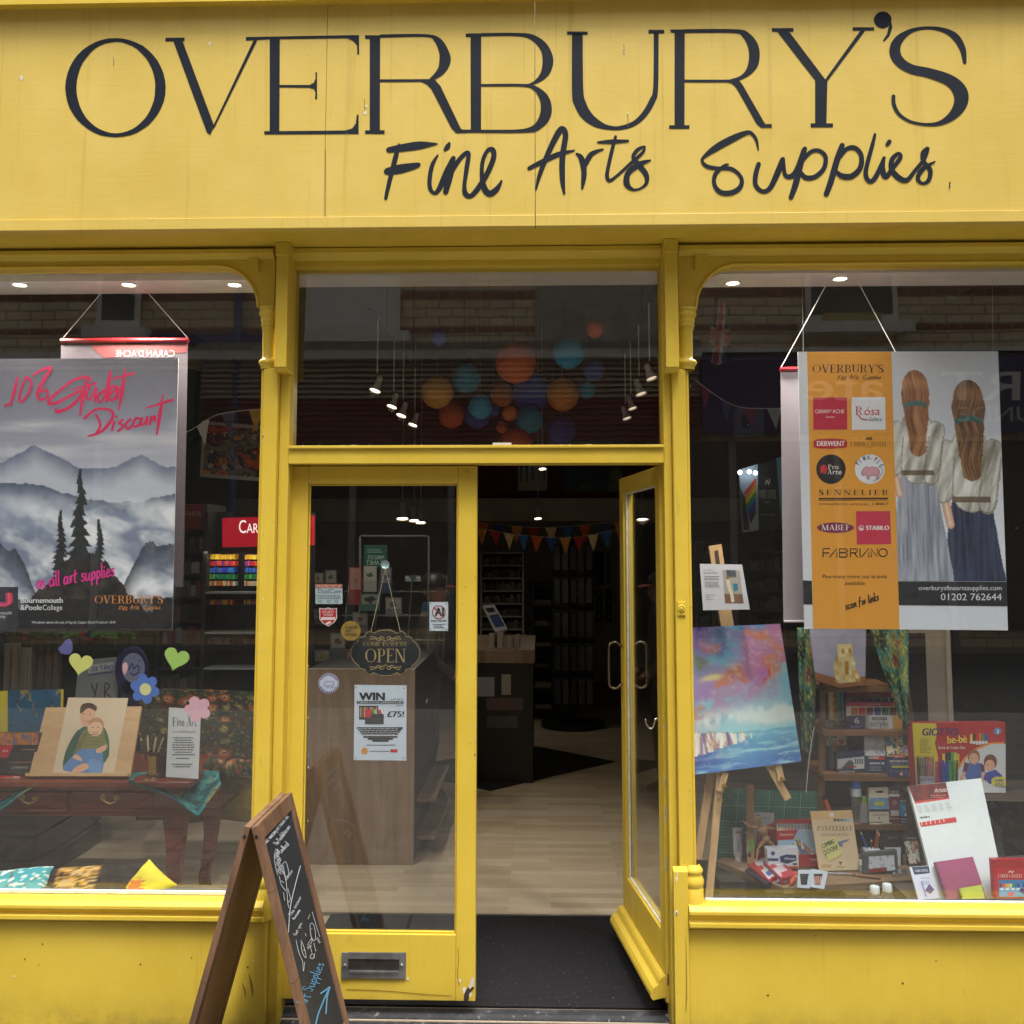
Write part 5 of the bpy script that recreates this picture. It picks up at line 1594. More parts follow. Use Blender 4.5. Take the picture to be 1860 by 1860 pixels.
# --- marbled cloths over the desk corners
def marble(u, v):
    n = fbm(u * 4, v * 4, 12)
    k = abs(math.sin((fbm(u * 3 + n, v * 3, 21) * 14 + u * 5) * 3.1))
    c = cramp(n, ((.3, '#14454c'), (.45, '#2c7a80'), (.6, '#4a989a'), (.75, '#9a944e')))
    return mix3(c, '#081a1e', .85 if k < .3 else 0)
def drape(name, label, pts_tl, pts_br, fn, nx, ny, amp, cat='cloth', fr=9, group=None):
    'hanging cloth between a top line and a bottom line of world points, with folds'
    g = G(CLOTH)
    vs, cs = [], []
    def lerp(L, t):
        s = t * (len(L) - 1); i = min(int(s), len(L) - 2)
        return L[i].lerp(L[i + 1], s - i)
    for j in range(ny + 1):
        for i in range(nx + 1):
            u, v = i / nx, j / ny
            p = lerp(pts_tl, u).lerp(lerp(pts_br, u), v)
            p = p + Vector((0, -amp * v * math.sin(u * fr + v * 1.5) - amp * .5 * (fbm(u * 5, v * 3, 31) - .5), 0))
            vs.append(p); cs.append(lin(fn(u, v)))
    m = nx + 1
    g.add(vs, [(j * m + i, (j + 1) * m + i, (j + 1) * m + i + 1, j * m + i + 1) for j in range(ny) for i in range(nx)], (.5,) * 3, cs)
    o = fin(g, name, label, cat, group, smooth=True)
    s = o.modifiers.new('thick', 'SOLIDIFY'); s.thickness, s.offset = .003, 0
    return o
yt_ = YD - .055
drape('marbled_cloth', 'teal marbled cloth hanging in a point over the right corner of the desk', [Vector((x, y, dzt + .004)) for x, y in ((X(232, 1410, YD + .1), YD + .10), (X(300, 1410, YD + .1), YD + .14), (X(402, 1410, YD + .2), YD + .16))], [at(236, 1419, yt_), at(300, 1446, yt_ - .005), at(362, 1482, yt_ - .005), at(400, 1425, yt_)], marble, 40, 24, .012)
drape('marbled_cloth', 'green teal marbled cloth falling over the desk edge at the far left of the window', [Vector((x, YD + .12, dzt + .004)) for x in (X(-120, 1410, YD), X(-40, 1410, YD), X(75, 1412, YD))], [at(-160, 1470, yt_), at(-20, 1490, yt_), at(68, 1421, yt_)], marble, 30, 24, .012)
# --- drawing board with the portrait
plb = Pl.tilt(150, 1410, YD + .02, 1284, YD + .19)
th = thing('drawing_board', plb.pt(150, 1410), 'pale wooden drawing board propped up on the desk', 'drawing board')
PLY = wood('birch_ply', '#b8946a', '#c9a77c', '#d6b88e', 1.2, (1, 1, 9), .5)
g = G(); g.slab(plb, [(83, 1285), (257, 1283), (236, 1411), (52, 1411)], .014, PLY); g.build('board', th, bevel=.0015)
g = G(); g.prism([plb.pt(51, 1408), plb.pt(51, 1414), plb.pt(236, 1414), plb.pt(236, 1408)], plb.n * .03, PLY); g.build('ledge', th, bevel=.001)
plq = Pl(plb.p + plb.n * .002, plb.n)
g = G()
g.slab(plq, [(124, 1267), (233, 1268), (207, 1407), (95, 1407)], .0012, '#d5c4ab')
SK = '#d9a98c'
for pts, c in (([(190, 1322), (198, 1345), (190, 1385), (120, 1398), (118, 1370), (132, 1340), (148, 1322), (165, 1316)], '#23604e'), ([(142, 1325), (150, 1345), (140, 1375), (120, 1395), (117, 1372), (130, 1342)], '#1a4d40'),
               ([(175, 1285), (172, 1302), (165, 1318), (150, 1318), (145, 1300), (147, 1288), (160, 1284)], SK), ([(174, 1292), (176, 1284), (165, 1277), (150, 1279), (145, 1290), (148, 1296), (160, 1286)], '#4a3429'),
               ([(188, 1312), (190, 1340), (196, 1360), (150, 1366), (142, 1356), (146, 1336), (160, 1322)], '#7d7c46'), ([(160, 1330), (150, 1352), (138, 1376), (132, 1372), (144, 1345), (152, 1332)], '#6a6a3c'),
               ([(186, 1310), (186, 1326), (178, 1337), (164, 1334), (159, 1322), (163, 1312)], '#e2b598'), ([(187, 1318), (187, 1309), (176, 1303), (164, 1308), (161, 1318), (168, 1312), (180, 1312)], '#b98c5e'),
               ([(186, 1362), (186, 1402), (160, 1404), (118, 1400), (118, 1388), (145, 1362), (165, 1360)], '#5a86c0'), ([(184, 1385), (184, 1402), (165, 1402), (158, 1386), (170, 1378)], '#6d99d0'), ([(193, 1352), (192, 1362), (178, 1368), (174, 1362), (184, 1356)], SK), ([(162, 1394), (148, 1402), (130, 1402), (140, 1392), (155, 1386)], SK), ([(145, 1374), (150, 1382), (140, 1380), (132, 1376), (138, 1370)], SK)):
    sm = catmull(pts + [pts[0]], 3)[:-1]
    zz_ = .0008 + .00012 * len(g.f) % .001
    g.poly(plq, sm if c else pts, c, .0008 + .00002 * (len(g.f)))
for k in range(4): g.brush(plq, [(150 + k, 1338 + k * 6), (165, 1334 + k * 6), (188, 1336 + k * 6)], '#565a34', .0014, 1.0)
for x, y in ((152, 1297), (164, 1297), (168, 1321), (178, 1321)): g.ell(plq, x, y, 1.5, 1, '#3a2a22', .0018, 8)
g.brush(plq, [(154, 1309), (159, 1311), (165, 1309)], '#a8605a', .0018, 1.2); g.brush(plq, [(168, 1330), (173, 1331), (178, 1329)], '#a8605a', .0018, 1.1)
fin(g, 'portrait_drawing', 'coloured pencil drawing of two boys on cream paper, resting on the drawing board', 'drawing')
# --- pencil pot, pencils, shavings
po = at(277, 1417, YD - .01)
pr = 20 / F * (YD + D)
POT = wood('dark_turned_wood', '#2c1710', '#472818', '#5c3622', 1.5, (5, 5, 1), .35)
ph_ = Z(277, 1368, YD) - Z(277, 1417, YD)
th = thing('pencil_pot', (po.x, YD + .04, dzt + .001), 'dark wooden six sided pencil pot with a gold plaque on the desk', 'pencil pot')
g = G(); g.lathe((po.x, YD + .04, dzt + .001), [(.0002, 0), (pr * .95, 0), (pr * .95, ph_ * .12), (pr * .82, ph_ * .2), (pr * .85, ph_ * .82), (pr * 1.05, ph_ * .9), (pr * 1.08, ph_), (pr * .85, ph_), (pr * .8, ph_ * .2)], POT, 6); g.build('body', th, bevel=.002)
g = G(CLOTH); pg = Pl.v(YD + .04 - pr * .80); g.slab(pg, [(270, 1372), (283, 1372), (283, 1407), (270, 1407)], .002, paint('#a5853a', .35, .5, 90, metal=.5)); g.build('plaque', th)
for (x0, y0, x1, y1), c, lab in (((266, 1372, 255, 1338), '#3a1c1c', 'dark red pencil leaning furthest left in the wooden pot'), ((270, 1370, 268, 1333), '#d8c8a8', 'pale upright pencil in the wooden pot'), ((277, 1370, 284, 1336), '#d5c09a', 'pale pencil tilted slightly right in the wooden pot'), ((283, 1370, 298, 1337), '#b9a98c', 'pencil leaning furthest right in the wooden pot')):
    a, b2 = at(x0, y0 + 8, YD + .04), at(x1, y1, YD + .04)
    d_ = b2 - a
    th = thing('pencil', a, lab, 'pencil', 'pencils in the wooden pot')
    g = G(); g.tube([a, a + d_ * .82], .0042, c, 6); g.build('barrel', th)
    g = G(); g.tube([a + d_ * .82, a + d_ * .95], [.0042, .0018], '#d9bb8c', 6); g.tube([a + d_ * .95, b2], [.0018, .0003], '#2a2a2c', 6); g.build('tip', th)
g = G()
for k in range(34):
    x, y = 273 + rnd.gauss(0, 7), YD - .03 + rnd.uniform(-.02, .02)
    p = Vector((X(x, 1412, YD - .03), y, dzt + .0015 + rnd.random() * .008))
    a = rnd.random() * 6.28
    s = rnd.uniform(.004, .009)
    e1, e2 = Vector((math.cos(a), math.sin(a), rnd.uniform(-.5, .5))) * s, Vector((-math.sin(a), math.cos(a), rnd.uniform(-.6, .6))) * s * .7
    g.add([p, p + e1, p + e1 + e2, p + e2], [(0, 1, 2, 3)], rnd.choice(['#d8b98a', '#c79a68', '#e6cfa8', '#a86a4a']))
tag(fin(g, 'pencil_shavings', 'little heap of pale pencil shavings in front of the wooden pot', 'shavings'), kind='stuff')
# --- acrylic notice
pa = Pl.tilt(333, 1414, YD - .02, 1286, YD + .03)
g = G(GLOSS)
g.slab(pa, [(307, 1285), (365, 1288), (360, 1415), (301, 1411)], .002, '#d3dbe8')
g.text(pa, 'The', 346, 1303, 7, '#50545c', .001, 'c', slant=.2)
g.serif(pa, 'F', 313, 1319, 16, '#3c3f46', .001, w_=7); g.text(pa, 'ine', 321, 1319, 15, '#3c3f46', .001, w_=14)
g.serif(pa, 'A', 339, 1319, 16, '#3c3f46', .001, w_=9); g.text(pa, 'rt', 349, 1319, 15, '#3c3f46', .001, w_=8)
g.text(pa, 'at an affordable price', 334, 1331, 5, '#8a8f9a', .001, 'c', w_=42)
lines(g, pa, 312, 354, 1337, 1372, 8, '#4a4e57', .001, .7, True); lines(g, pa, 316, 348, 1374, 1379, 1, '#4a4e57', .001, .7, True); lines(g, pa, 312, 350, 1385, 1394, 2, '#4a4e57', .001, .7, True)
th = fin(g, 'notice_card', 'white acrylic stand with a printed Fine Art notice on the desk', 'notice')
# --- pencil sets and book at the left end of the desk
pk = Pl.tilt(40, 1412, YD + .05, 1328, YD + .10)
g = G(GLOSS)
g.slab(pk, [(-70, 1330), (72, 1330), (62, 1405), (-80, 1405)], .03, '#26272c')
def pencils(u, v): return cramp(((u * 9) % 1) * .2 + fbm(u * 12, v * 2, 5), ((.2, '#1d3f8c'), (.35, '#2a6fae'), (.5, '#a8632c'), (.65, '#d08a3c'), (.75, '#7a2a6a'), (.9, '#e0b23c')))
g.grid(pk, [(-68, 1331), (71, 1331), (68, 1353), (-71, 1353)], 60, 4, pencils, .001)
g.poly(pk, [(-60, 1357), (25, 1353), (14, 1376), (-66, 1376)], '#c0222c', .001)
g.text(pk, 'dre', 14, 1366, 5, '#e8e0dc', .0014, 'r', slant=.2)
for x0, x1, y in ((15, 66, 1384), (40, 64, 1361)): g.rect(pk, x0, y, x1, y + 1.2, '#b98a5a', .0014)
g.text(pk, 'LUMINANCE', 20, 1396, 4, '#c9c9cc', .0014, w_=30)
fin(g, 'pencil_set_box', 'black boxed pencil set with a band of colours at the left end of the desk', 'pencil box')
pt_ = Pl.tilt(20, 1419, YD - .02, 1410, YD + .02)
g = G(GLOSS); g.slab(pt_, [(-30, 1409), (36, 1409), (35, 1421), (-32, 1421)], .012, '#b92a30'); lines(g, pt_, 8, 33, 1411, 1419, 2, '#e8dfd8', .001)
for k in range(4): g.rect(pt_, 25 + k * 3, 1410, 26.5 + k * 3, 1420, '#cfcac2', .0013)
fin(g, 'crayon_tin', 'small red and white tin lying on the desk edge at the far left', 'tin')
pv = Pl.tilt(60, 1335, YD + .30, 1250, YD + .33)
g = G(); g.slab(pv, [(-60, 1257), (112, 1252), (110, 1330), (-60, 1330)], .02, '#d6c62c')
def blossom(u, v):
    b = fbm(u * 7, v * 6, 44)
    c = mix3('#0f3f66', '#1d6a94', fbm(u * 4, v * 4, 40))
    br_ = abs(math.sin(u * 9 + 4 * fbm(u * 3, v * 3, 41)) - (v * 2 - 1)) < .16
    return mix3(c, '#9a8a4a' if b > .5 else '#3b3a28', .8 if br_ and b > .42 else 0)
g.grid(pv, [(14, 1254), (111, 1252), (109, 1329), (14, 1329)], 56, 46, blossom, .001)
fin(g, 'picture_book', 'large dark blue picture book with a yellow spine standing behind the pencil sets', 'book')
# --- patterned scarf and gold cloth at the right of the desk
def klimt(u, v):
    c = mix3('#20201a', '#33402f', fbm(u * 5, v * 5, 3))
    c = mix3(c, '#4a2a1c', max(0, fbm(u * 6, v * 6, 9) - .5) * 2.5)
    gx, gy = u * 9 + 1.5 * fbm(u * 4, v * 4, 14), v * 8 + 1.5 * fbm(u * 4, v * 4, 15)
    ix, iy = math.floor(gx), math.floor(gy)
    h = (math.sin(ix * 91.7 + iy * 37.3) * 4375.5) % 1
    d = math.hypot(gx - ix - .5, gy - iy - .5)
    r = .14 + .26 * h
    if h > .35 and d < r: c = '#8a4427' if h > .62 else '#5d5a30'
    if h > .5 and d < r * .45: c = '#a8946a'
    if h > .5 and d < r * .25: c = '#20201a'
    elif fbm(u * 60, v * 60, 2) > .68: c = mix3(c, '#8a7c48', .5)
    return lin(c)
Ys = YD + .62
drape('patterned_scarf', 'dark green scarf patterned with orange and gold circles hanging behind the notice card', [at(x, y, Ys) for x, y in ((252, 1256), (300, 1250), (370, 1252), (440, 1255), (490, 1258))], [at(x, y, Ys - .1) for x, y in ((258, 1420), (310, 1424), (380, 1418), (440, 1412), (490, 1416))], klimt, 120, 90, .035, 'scarf', 12)
g = G(CLOTH)
vs, cs = [], []
for i in range(33):
    for j in range(13):
        u, v = i / 32, j / 12
        p = at(366 + 105 * u, 1413 - 20 * (1 - u) * u * 3 - 6 * math.sin(u * 9), YD + .25)
        a = 2 * math.pi * v
        r = .035 + .012 * math.sin(u * 14) + .008 * math.sin(v * 12)
        vs.append(p + Vector((0, r * math.cos(a), r * .9 * math.sin(a) + .02))); cs.append(lin(klimt(u * .8, v * .4)))
g.add(vs, [(i * 13 + j, i * 13 + j + 1, (i + 1) * 13 + j + 1, (i + 1) * 13 + j) for i in range(32) for j in range(12)], (.5,) * 3, cs)
fin(g, 'rolled_scarf', 'rolled fold of brown and orange patterned scarf lying on the right end of the desk', 'scarf', smooth=True)
drape('gold_cloth', 'dull gold cloth hanging down behind the right leg of the desk', [at(x, 1412, Ys - .02) for x in (250, 330, 410, 500)], [at(x, y, Ys - .04) for x, y in ((250, 1488), (330, 1494), (410, 1490), (500, 1492))], lambda u, v: mix3('#4a3d12', '#8a7426', fbm(u * 26, v * 14, 6)), 50, 26, .02, 'cloth', 16)
# --- slatted chest under the desk
CH = wood('grey_slat_wood', '#4c4038', '#5d5046', '#6e6054', 1.3, (5, .5, 5), .5)
th = thing('slatted_chest', at(60, 1590, 1.6), 'low grey wood chest with dark gaps between its slats under the desk', 'chest')
c0 = atz(160, 1528, ZS)
for k in range(5):
    g = G(); z0 = ZS + .01 + k * .12
    g.box(XL + .02, X(184, 1480, 2.1), 1.35, 2.1, z0, z0 + .105, CH); g.build('slat', th)
# --- inner window ledge and cushions
ZLG = Z(200, 1624, .02) - .012
g = G(); g.box(XL, X(478, 1600, .05), .031, .16, ZLG - .02, ZLG, paint('#57524a', .6, .3, 20)); g.build('window_ledge', shop)
def cushion(name, label, c, w_, h_, d_, rot, fn, lean=-.35):
    th_ = None
    g = G(CLOTH)
    n = 26
    M = Matrix.Translation(c) @ Matrix.Rotation(lean, 4, 'X') @ Matrix.Rotation(rot, 4, 'Y')
    for s in (-1, 1):
        vs, cs = [], []
        for j in range(n + 1):
            for i in range(n + 1):
                u, v = i / n * 2 - 1, j / n * 2 - 1
                e = (1 - u ** 4) * (1 - v ** 4)
                pin = 1 - .09 * (1 - abs(v)) * 0 - .06 * (1 - u * u) * abs(v) ** 3
                pin2 = 1 - .06 * (1 - v * v) * abs(u) ** 3
                y = s * d_ * max(e, 0) ** .5 + .008 * (fbm(u * 3, v * 3, 5) - .5)
                vs.append(M @ Vector((u * w_ * pin2, y, v * h_ * pin)))
                cs.append(lin(fn((u + 1) / 2, (1 - v) / 2)))
        m = n + 1
        fs = [(j * m + i, j * m + i + 1, (j + 1) * m + i + 1, (j + 1) * m + i) for j in range(n) for i in range(n)]
        g.add(vs, fs if s < 0 else [f[::-1] for f in fs], (.5,) * 3, cs)
    return fin(g, name, label, 'cushion', 'cushions along the bottom of the left window', smooth=True)
def bl2(u, v):
    c = mix3('#2a8a9a', '#58b0b4', fbm(u * 3, v * 3, 7))
    if abs(math.sin(u * 8 + 5 * fbm(u * 2, v * 2, 17)) * .5 + .5 - v) < .05: c = '#5a6a4a'
    return mix3(c, '#dfe3d8', 1 if fbm(u * 14, v * 14, 19) > .62 else 0)
def mosaic(u, v):
    c = mix3('#17120f', '#2a201a', fbm(u * 20, v * 20, 3))
    if .14 < u < .56 and v < .9 - 1.1 * abs(u - .34):
        ix, iy = math.floor(u * 22), math.floor(v * 22)
        h = (math.sin(ix * 12.9 + iy * 78.2) * 43758.5) % 1
        c = ['#a8802e', '#c99f4c', '#8a6020', '#1c1612', '#b8a070'][int(h * 5)]
    return lin(c)
def sunny(u, v):
    c = mix3('#c9bd2c', '#e0d23c', fbm(u * 3, v * 3, 3))
    return mix3(c, '#c9762c', 1 if math.hypot(u - .3, v - .62) < .2 + .06 * math.sin(14 * math.atan2(v - .62, u - .3)) else 0)
p = at(30, 1612, .13); cushion('cushion', 'teal blossom patterned cushion at the far left of the window bottom', p, .115, .075, .035, -.12, bl2, -.9)
p = at(170, 1614, .15); cushion('cushion', 'dark brown cushion with a gold mosaic patch at the bottom of the left window', p, .19, .085, .05, -.06, mosaic, -.75)
p = at(268, 1616, .14); cushion('cushion', 'bright yellow cushion standing on its corner at the bottom of the left window', p, .078, .078, .04, .62, sunny, -.5)
# --- paper shapes stuck inside the glass
pg = Pl.v(.0085)
def sticker(name, label, cat, pts, col, group=None, extra=None, th_=.0008):
    g = G(); f = [pg.pt(*p) for p in pts]
    g.prism(f, (0, th_, 0), col)
    if extra: extra(g)
    return fin(g, name, label, cat, group)
HG = 'paper hearts on the left window'
sticker('paper_heart', 'small purple paper heart turned sideways on the left window', 'paper heart', [(105, 1178), (112, 1172), (118, 1163), (126, 1160), (131, 1166), (132, 1180), (128, 1188), (120, 1189), (110, 1186)][::-1], '#5d5f9a', HG)
sticker('paper_heart', 'yellow paper heart tilted left on the left window', 'paper heart', heart(146, 1205, 22, .18), '#d6d87c', HG)
sticker('paper_heart', 'narrow pink paper heart seen edge on beside the purple badge', 'paper heart', [(223, 1206), (228, 1203), (231, 1206), (232, 1214), (227, 1227), (223, 1218)][::-1], '#d8a9a4', HG)
sticker('paper_heart', 'light green paper heart, right of the others on the left window', 'paper heart', heart(320, 1196, 23, .28), '#a8cf68', HG)
sticker('paper_flower', 'blue six petalled paper flower with a yellow middle on the left window', 'paper flower', flower(263, 1251, 27, 28, 6, .3), '#4f74c2', 'paper flowers on the left window', lambda g: g.ell(pg, 264, 1252, 10.5, 11, '#d8d79a', .0008))
sticker('paper_flower', 'pale pink five petalled paper flower overlapping the notice card', 'paper flower', flower(359, 1288, 25, 24, 5, .55), '#dcaebc', 'paper flowers on the left window')
# --- racks behind
shelf_unit('paint_tube_rack', 'tall dark rack of black boxes and tubes just right of the mountain poster', 286, 372, 915, 1260, 2.1, 8, paint('#2e2c2c', .5), ((.02, .05), (.45, .75), ['#1a1a1d', '#2b2b30', '#5c1e20', '#4a4a50', '#767676']), .35)
g = G(); pr2 = Pl.v(2.098); g.rect(pr2, 330, 915, 370, 962, '#6a1418', 0.001); g.text(pr2, 'FABER', 351, 936, 7, '#a88', .002, 'c'); fin(g, 'rack_header', 'dark red header panel on top of the tall dark rack', 'header panel')
th = thing('pencil_display', at(450, 1215, 1.9), 'black illuminated display stand with rows of coloured pencils behind the left window', 'display stand')
g = G(); pbox(g, 372, 560, 930, 1270, 2.05, 2.2, BLK); pbox(g, 370, 376, 930, 1270, 1.9, 2.05, BLK, rx=1000); g.build('carcass', th)
ROWC = [['#e0c22c', '#d8a02c', '#f0d84a'], ['#c02a2a', '#d8502c', '#7a2a8a'], ['#2c4ac0', '#2c86c8', '#5a3ac0'], ['#2c9a4a', '#7ac02c', '#1f7a6a'], ['#d8d8c8', '#e0c9a0', '#c8702c'], ['#c02a2a', '#6a6a6a', '#d8a02c'], ['#2a2a2e', '#55555a', '#7a1c1c']]
ROWY = [1012, 1024, 1036, 1048, 1060, 1094, 1166]
for k, y in enumerate(ROWY):
    g = G(GLOSS)
    for x in range(378, 548, 3):
        if 424 < x < 442: continue
        pbox(g, x, x + 2.2, y - 4 + rnd.uniform(-1.5, 0), y + 4, 1.96 + .0 * k, 2.04, rnd.choice(ROWC[k]), rx=1050)
    g.build('pencil_row', th)
for y in (1077, 1150, 1215):
    g = G(); pbox(g, 374, 552, y - 1.6, y + 1.6, 1.9, 2.049, paint('#8a8f96', .3), rx=1050); g.build('shelf', th)
l = bpy.data.lights.new('display_strip', 'AREA'); l.energy, l.size, l.size_y, l.shape, l.color = .4, .6, .03, 'RECTANGLE', (1, .95, .85)
q = bpy.data.objects.new('display_strip', l); scene.collection.objects.link(q); q.parent = th; q.location = at(440, 1002, 1.9) - Vector(WORLD[th.name])
ps = Pl.v(1.88)
g = G(); g.slab(ps, [(404, 941), (567, 936), (567, 990), (404, 994)], .06, glow('#b01226', .28, 'lit_red_sign'))
hd = fin(g, 'red_sign', 'glowing red sign with white brand lettering above the pencil display', 'sign')
g = G(glow('#efe6e6', .5))
g.text(ps, 'C', 433, 968, 23, '#f3ecec', .002, w_=14); g.text(ps, 'ARAN', 448, 968, 17, '#f3ecec', .002, w_=44); g.text(ps, "D'", 497, 960, 9, '#f3ecec', .002); g.text(ps, 'ACHE', 509, 968, 17, '#f3ecec', .002, w_=42)
g.build('lettering', hd)
# framed bright picture on the left
pf = Pl.v(2.5)
th = thing('framed_picture', pf.pt(420, 868), 'white framed picture of loose orange and black shapes high in the left window', 'picture')
g = G(); g.slab(pf, [(368, 764), (480, 774), (476, 874), (363, 866)], .03, '#a8a49e'); g.build('frame', th)
g = G()
def patch(u, v):
    a, b = fbm(u * 4, v * 4, 61), fbm(u * 5, v * 5, 67)
    c = ['#1c1a18', '#b8481c', '#c98a1c', '#2a3a3c', '#7a6a5a'][int(a * 9.7) % 5]
    return mix3(c, '#e0d8c0', 1 if abs(math.hypot((u * 4) % 1 - .5, (v * 3) % 1 - .5) - .12) < .03 and b > .5 else 0)
g.grid(pf, [(374, 771), (475, 780), (471, 867), (369, 860)], 50, 44, patch, .001); g.build('picture', th)
bunting('string of small faded bunting crossing behind the mountain poster in the left window', [(300, 800), (345, 782), (400, 752), (490, 742)], 1.1, 4, ['#7a2a22', '#b8bcc4', '#3c4a6a', '#a8862a'], .085)
# hanging cloths below the poster
for k, (x0, x1, y0, c, lab) in enumerate(((-20, 38, 1168, '#8a7f70', 'beige hanging cloth at the far left under the mountain poster'), (36, 58, 1176, '#a09a86', 'narrow pale green hanging cloth under the mountain poster'), (56, 112, 1164, '#6f6456', 'brown gathered hanging cloth under the mountain poster'))):
    drape('hanging_cloth', lab, [at(x0 + (x1 - x0) * i / 6, y0, 1.7 + .02 * k) for i in range(7)], [at(x0 - 2 + (x1 - x0 + 4) * i / 6, 1272, 1.7 + .02 * k) for i in range(7)], lambda u, v, c=c: mix3(c, '#3a332c', .55 * fbm(u * 9, v * .6, 5)), 40, 14, .02, 'cloth', 26, 'cloths hanging in the left window')
g = G(CLOTH)
for k in range(26):
    x, y = rnd.uniform(-10, 215), 1157 + rnd.uniform(-10, 8)
    p = at(x, y, 1.66 + rnd.uniform(-.05, .05))
    a = rnd.uniform(-.6, .6)
    L = rnd.uniform(.06, .14)
    g.hexa([p + Vector(v) for v in ((0, 0, 0), (L, 0, a * L), (L, .02, a * L), (0, .02, 0))], [p + Vector(v) for v in ((0, 0, .03), (L, 0, a * L + .03), (L, .02, a * L + .03), (0, .02, .03))], rnd.choice(['#2c5a2c', '#3f6a3a', '#8a2424', '#1c2a4a', '#2a2420', '#6a7a3a', '#55504a']))
tag(fin(g, 'folded_fabrics', 'jumble of folded green and red fabrics on a rail below the poster', 'fabrics'), kind='stuff')
# purple badge and news board modelled indoors to copy street reflections in the glass
pb = Pl.v(1.5)
g = G()
g.slab(pb, [(222, 1240), (252, 1240), (256, 1300), (216, 1300)], .03, '#17143a')
def disc(g, pl_, cx, cy, rx, ry, th_, col):
    pts = [pl_.pt(cx + rx * math.cos(-2 * math.pi * k / 32), cy + ry * math.sin(-2 * math.pi * k / 32)) for k in range(32)]
    g.prism(pts, -pl_.n * th_, col)
disc(g, pb, 238, 1218, 29, 44, .03, '#1c1a4a'); g.ell(pb, 242, 1213, 21, 27, '#7d86a8', .001)
g.brush(pb, [(234, 1217), (240, 1205), (243, 1215), (250, 1208), (252, 1220), (243, 1226), (237, 1222)], '#2c3c86', .002, 2.2)
g.ell(pb, 253, 1199, 3, 3, '#3a78b8', .002, 5); g.ell(pb, 243, 1194, 2.4, 2.6, '#3a78b8', .002, 5)
fin(g, 'badge_reflection', 'round purple and grey badge indoors, standing in for a street reflection in the glass', 'reflected badge')
pn = Pl.v(1.55)
th = thing('news_board_reflection', pn.pt(180, 1290), 'white news board with blue mirrored lettering indoors, standing in for a street reflection', 'reflected board')
g = G(); g.slab(pn, [(143, 1200), (209, 1194), (212, 1310), (132, 1310)], .02, '#7e858c'); g.build('board', th)
g = G()
g.poly(pn, [(160, 1224), (206, 1216), (206, 1202), (160, 1208)][::1], '#a9b0b8', .001)
g.text(pn, 'DAILY', 205, 1216, 8, '#1c3f8c', .002, w_=24, mirror=True, rot=.0, bold=.06); g.text(pn, 'EC', 177, 1219, 8, '#1c3f8c', .002, w_=12, mirror=True, bold=.06)
g.brush(pn, [(160, 1226), (206, 1220)], '#1c3f8c', .002, 1.4)
hand(g, pn, 'YUB', 165, 1276, 34, '#2c2a2a', .002, 2, W=38)
g.build('lettering', th)
# ================================================================== ON THE DOOR GLASS
DY = .0585
pd = Pl.v(DY)
def onglass(name, label, cat, quad, col, group=None, th_=.0008, art=None, **kw):
    g = G(); g.slab(pd, quad, th_, col)
    if art: art(g)
    return fin(g, name, label, cat, group, **kw)
R4 = lambda x0, y0, x1, y1: [(x0, y0), (x1, y0), (x1, y1), (x0, y1)]
def art(g):
    g.rect(pd, 573.5, 1061, 622, 1068.5, '#b5533f', .0007)
    g.text(pd, 'PROTECTED BY', 575, 1067.5, 5, '#e6d9d2', .001, w_=46)
    g.text(pd, 'DualCom', 577, 1077.5, 7.5, '#2a4a6a', .001, w_=43)
    lines(g, pd, 576, 620, 1079.5, 1088, 3, '#7a8088', .001, .9)
    for x in (581, 597, 611): g.ring(pd, x, 1092, 3.2, 2.4, .8, '#59626c', .001, 12)
onglass('alarm_sticker', 'pale sticker with a red top band, topmost of the small stickers on the left door', 'sticker', R4(573, 1061, 622, 1097), '#b9cdd4', 'stickers on the left door glass', art=art)
def shield(g):
    def sh(s, col, c):
        pts = [(-16, -16), (-6, -14), (0, -17), (6, -14), (16, -16), (16, 4), (10, 12), (0, 18), (-10, 12), (-16, 4)]
        g.poly(pd, [(596 + x * s, 1120 + y * s) for x, y in pts][::-1], col, c)
    sh(1.0, '#e6dada', .0004); sh(.9, '#c01f2c', .0007)
    g.rect(pd, 583, 1121, 609, 1126, '#e8dede', .001)
    g.text(pd, 'SECURITY', 596, 1113.5, 4, '#f0e6e6', .001, 'c', w_=22); g.text(pd, 'SYSTEM', 596, 1119, 4, '#f0e6e6', .001, 'c', w_=17)
    g.text(pd, 'HOME', 596, 1107.5, 2.6, '#f0e6e6', .001, 'c', w_=12); g.poly(pd, [(591, 1132), (600, 1128), (602, 1131), (594, 1135)], '#f0e6e6', .001)
g = G(); f = [pd.pt(596 + x, 1120 + y) for x, y in ((-16, -16), (-6, -14), (0, -17), (6, -14), (16, -16), (16, 4), (10, 12), (0, 18), (-10, 12), (-16, 4))]
g.prism(f[::-1], (0, .0008, 0), '#d8cccc'); shield(g)
fin(g, 'security_sticker', 'red and white shield shaped security sticker on the left door', 'sticker', 'stickers on the left door glass')
g = G(); disc(g, pd, 597, 1241.5, 18.5, 18.5, .0008, '#cdd2e6')
g.ring(pd, 597, 1241.5, 17.5, 17.5, 1, '#5a649a', .0007, 28)
for k in range(26):
    a = 2 * math.pi * k / 26
    if abs(math.sin(a)) > .25: g.brush(pd, [(597 + 14.3 * math.cos(a), 1241.5 + 14.3 * math.sin(a)), (597 + 16.3 * math.cos(a + .05), 1241.5 + 16.3 * math.sin(a + .05))], '#4a5490', .0009, 1.5, smooth=False)
PIG = [(-9, 2), (-7, -2), (-5, -3), (-4, -5), (-2, -3), (3, -4), (8, -3), (10, 1), (9, 5), (8, 9), (6, 9), (6, 5), (0, 5), (-1, 9), (-3, 9), (-4, 4), (-8, 5)]
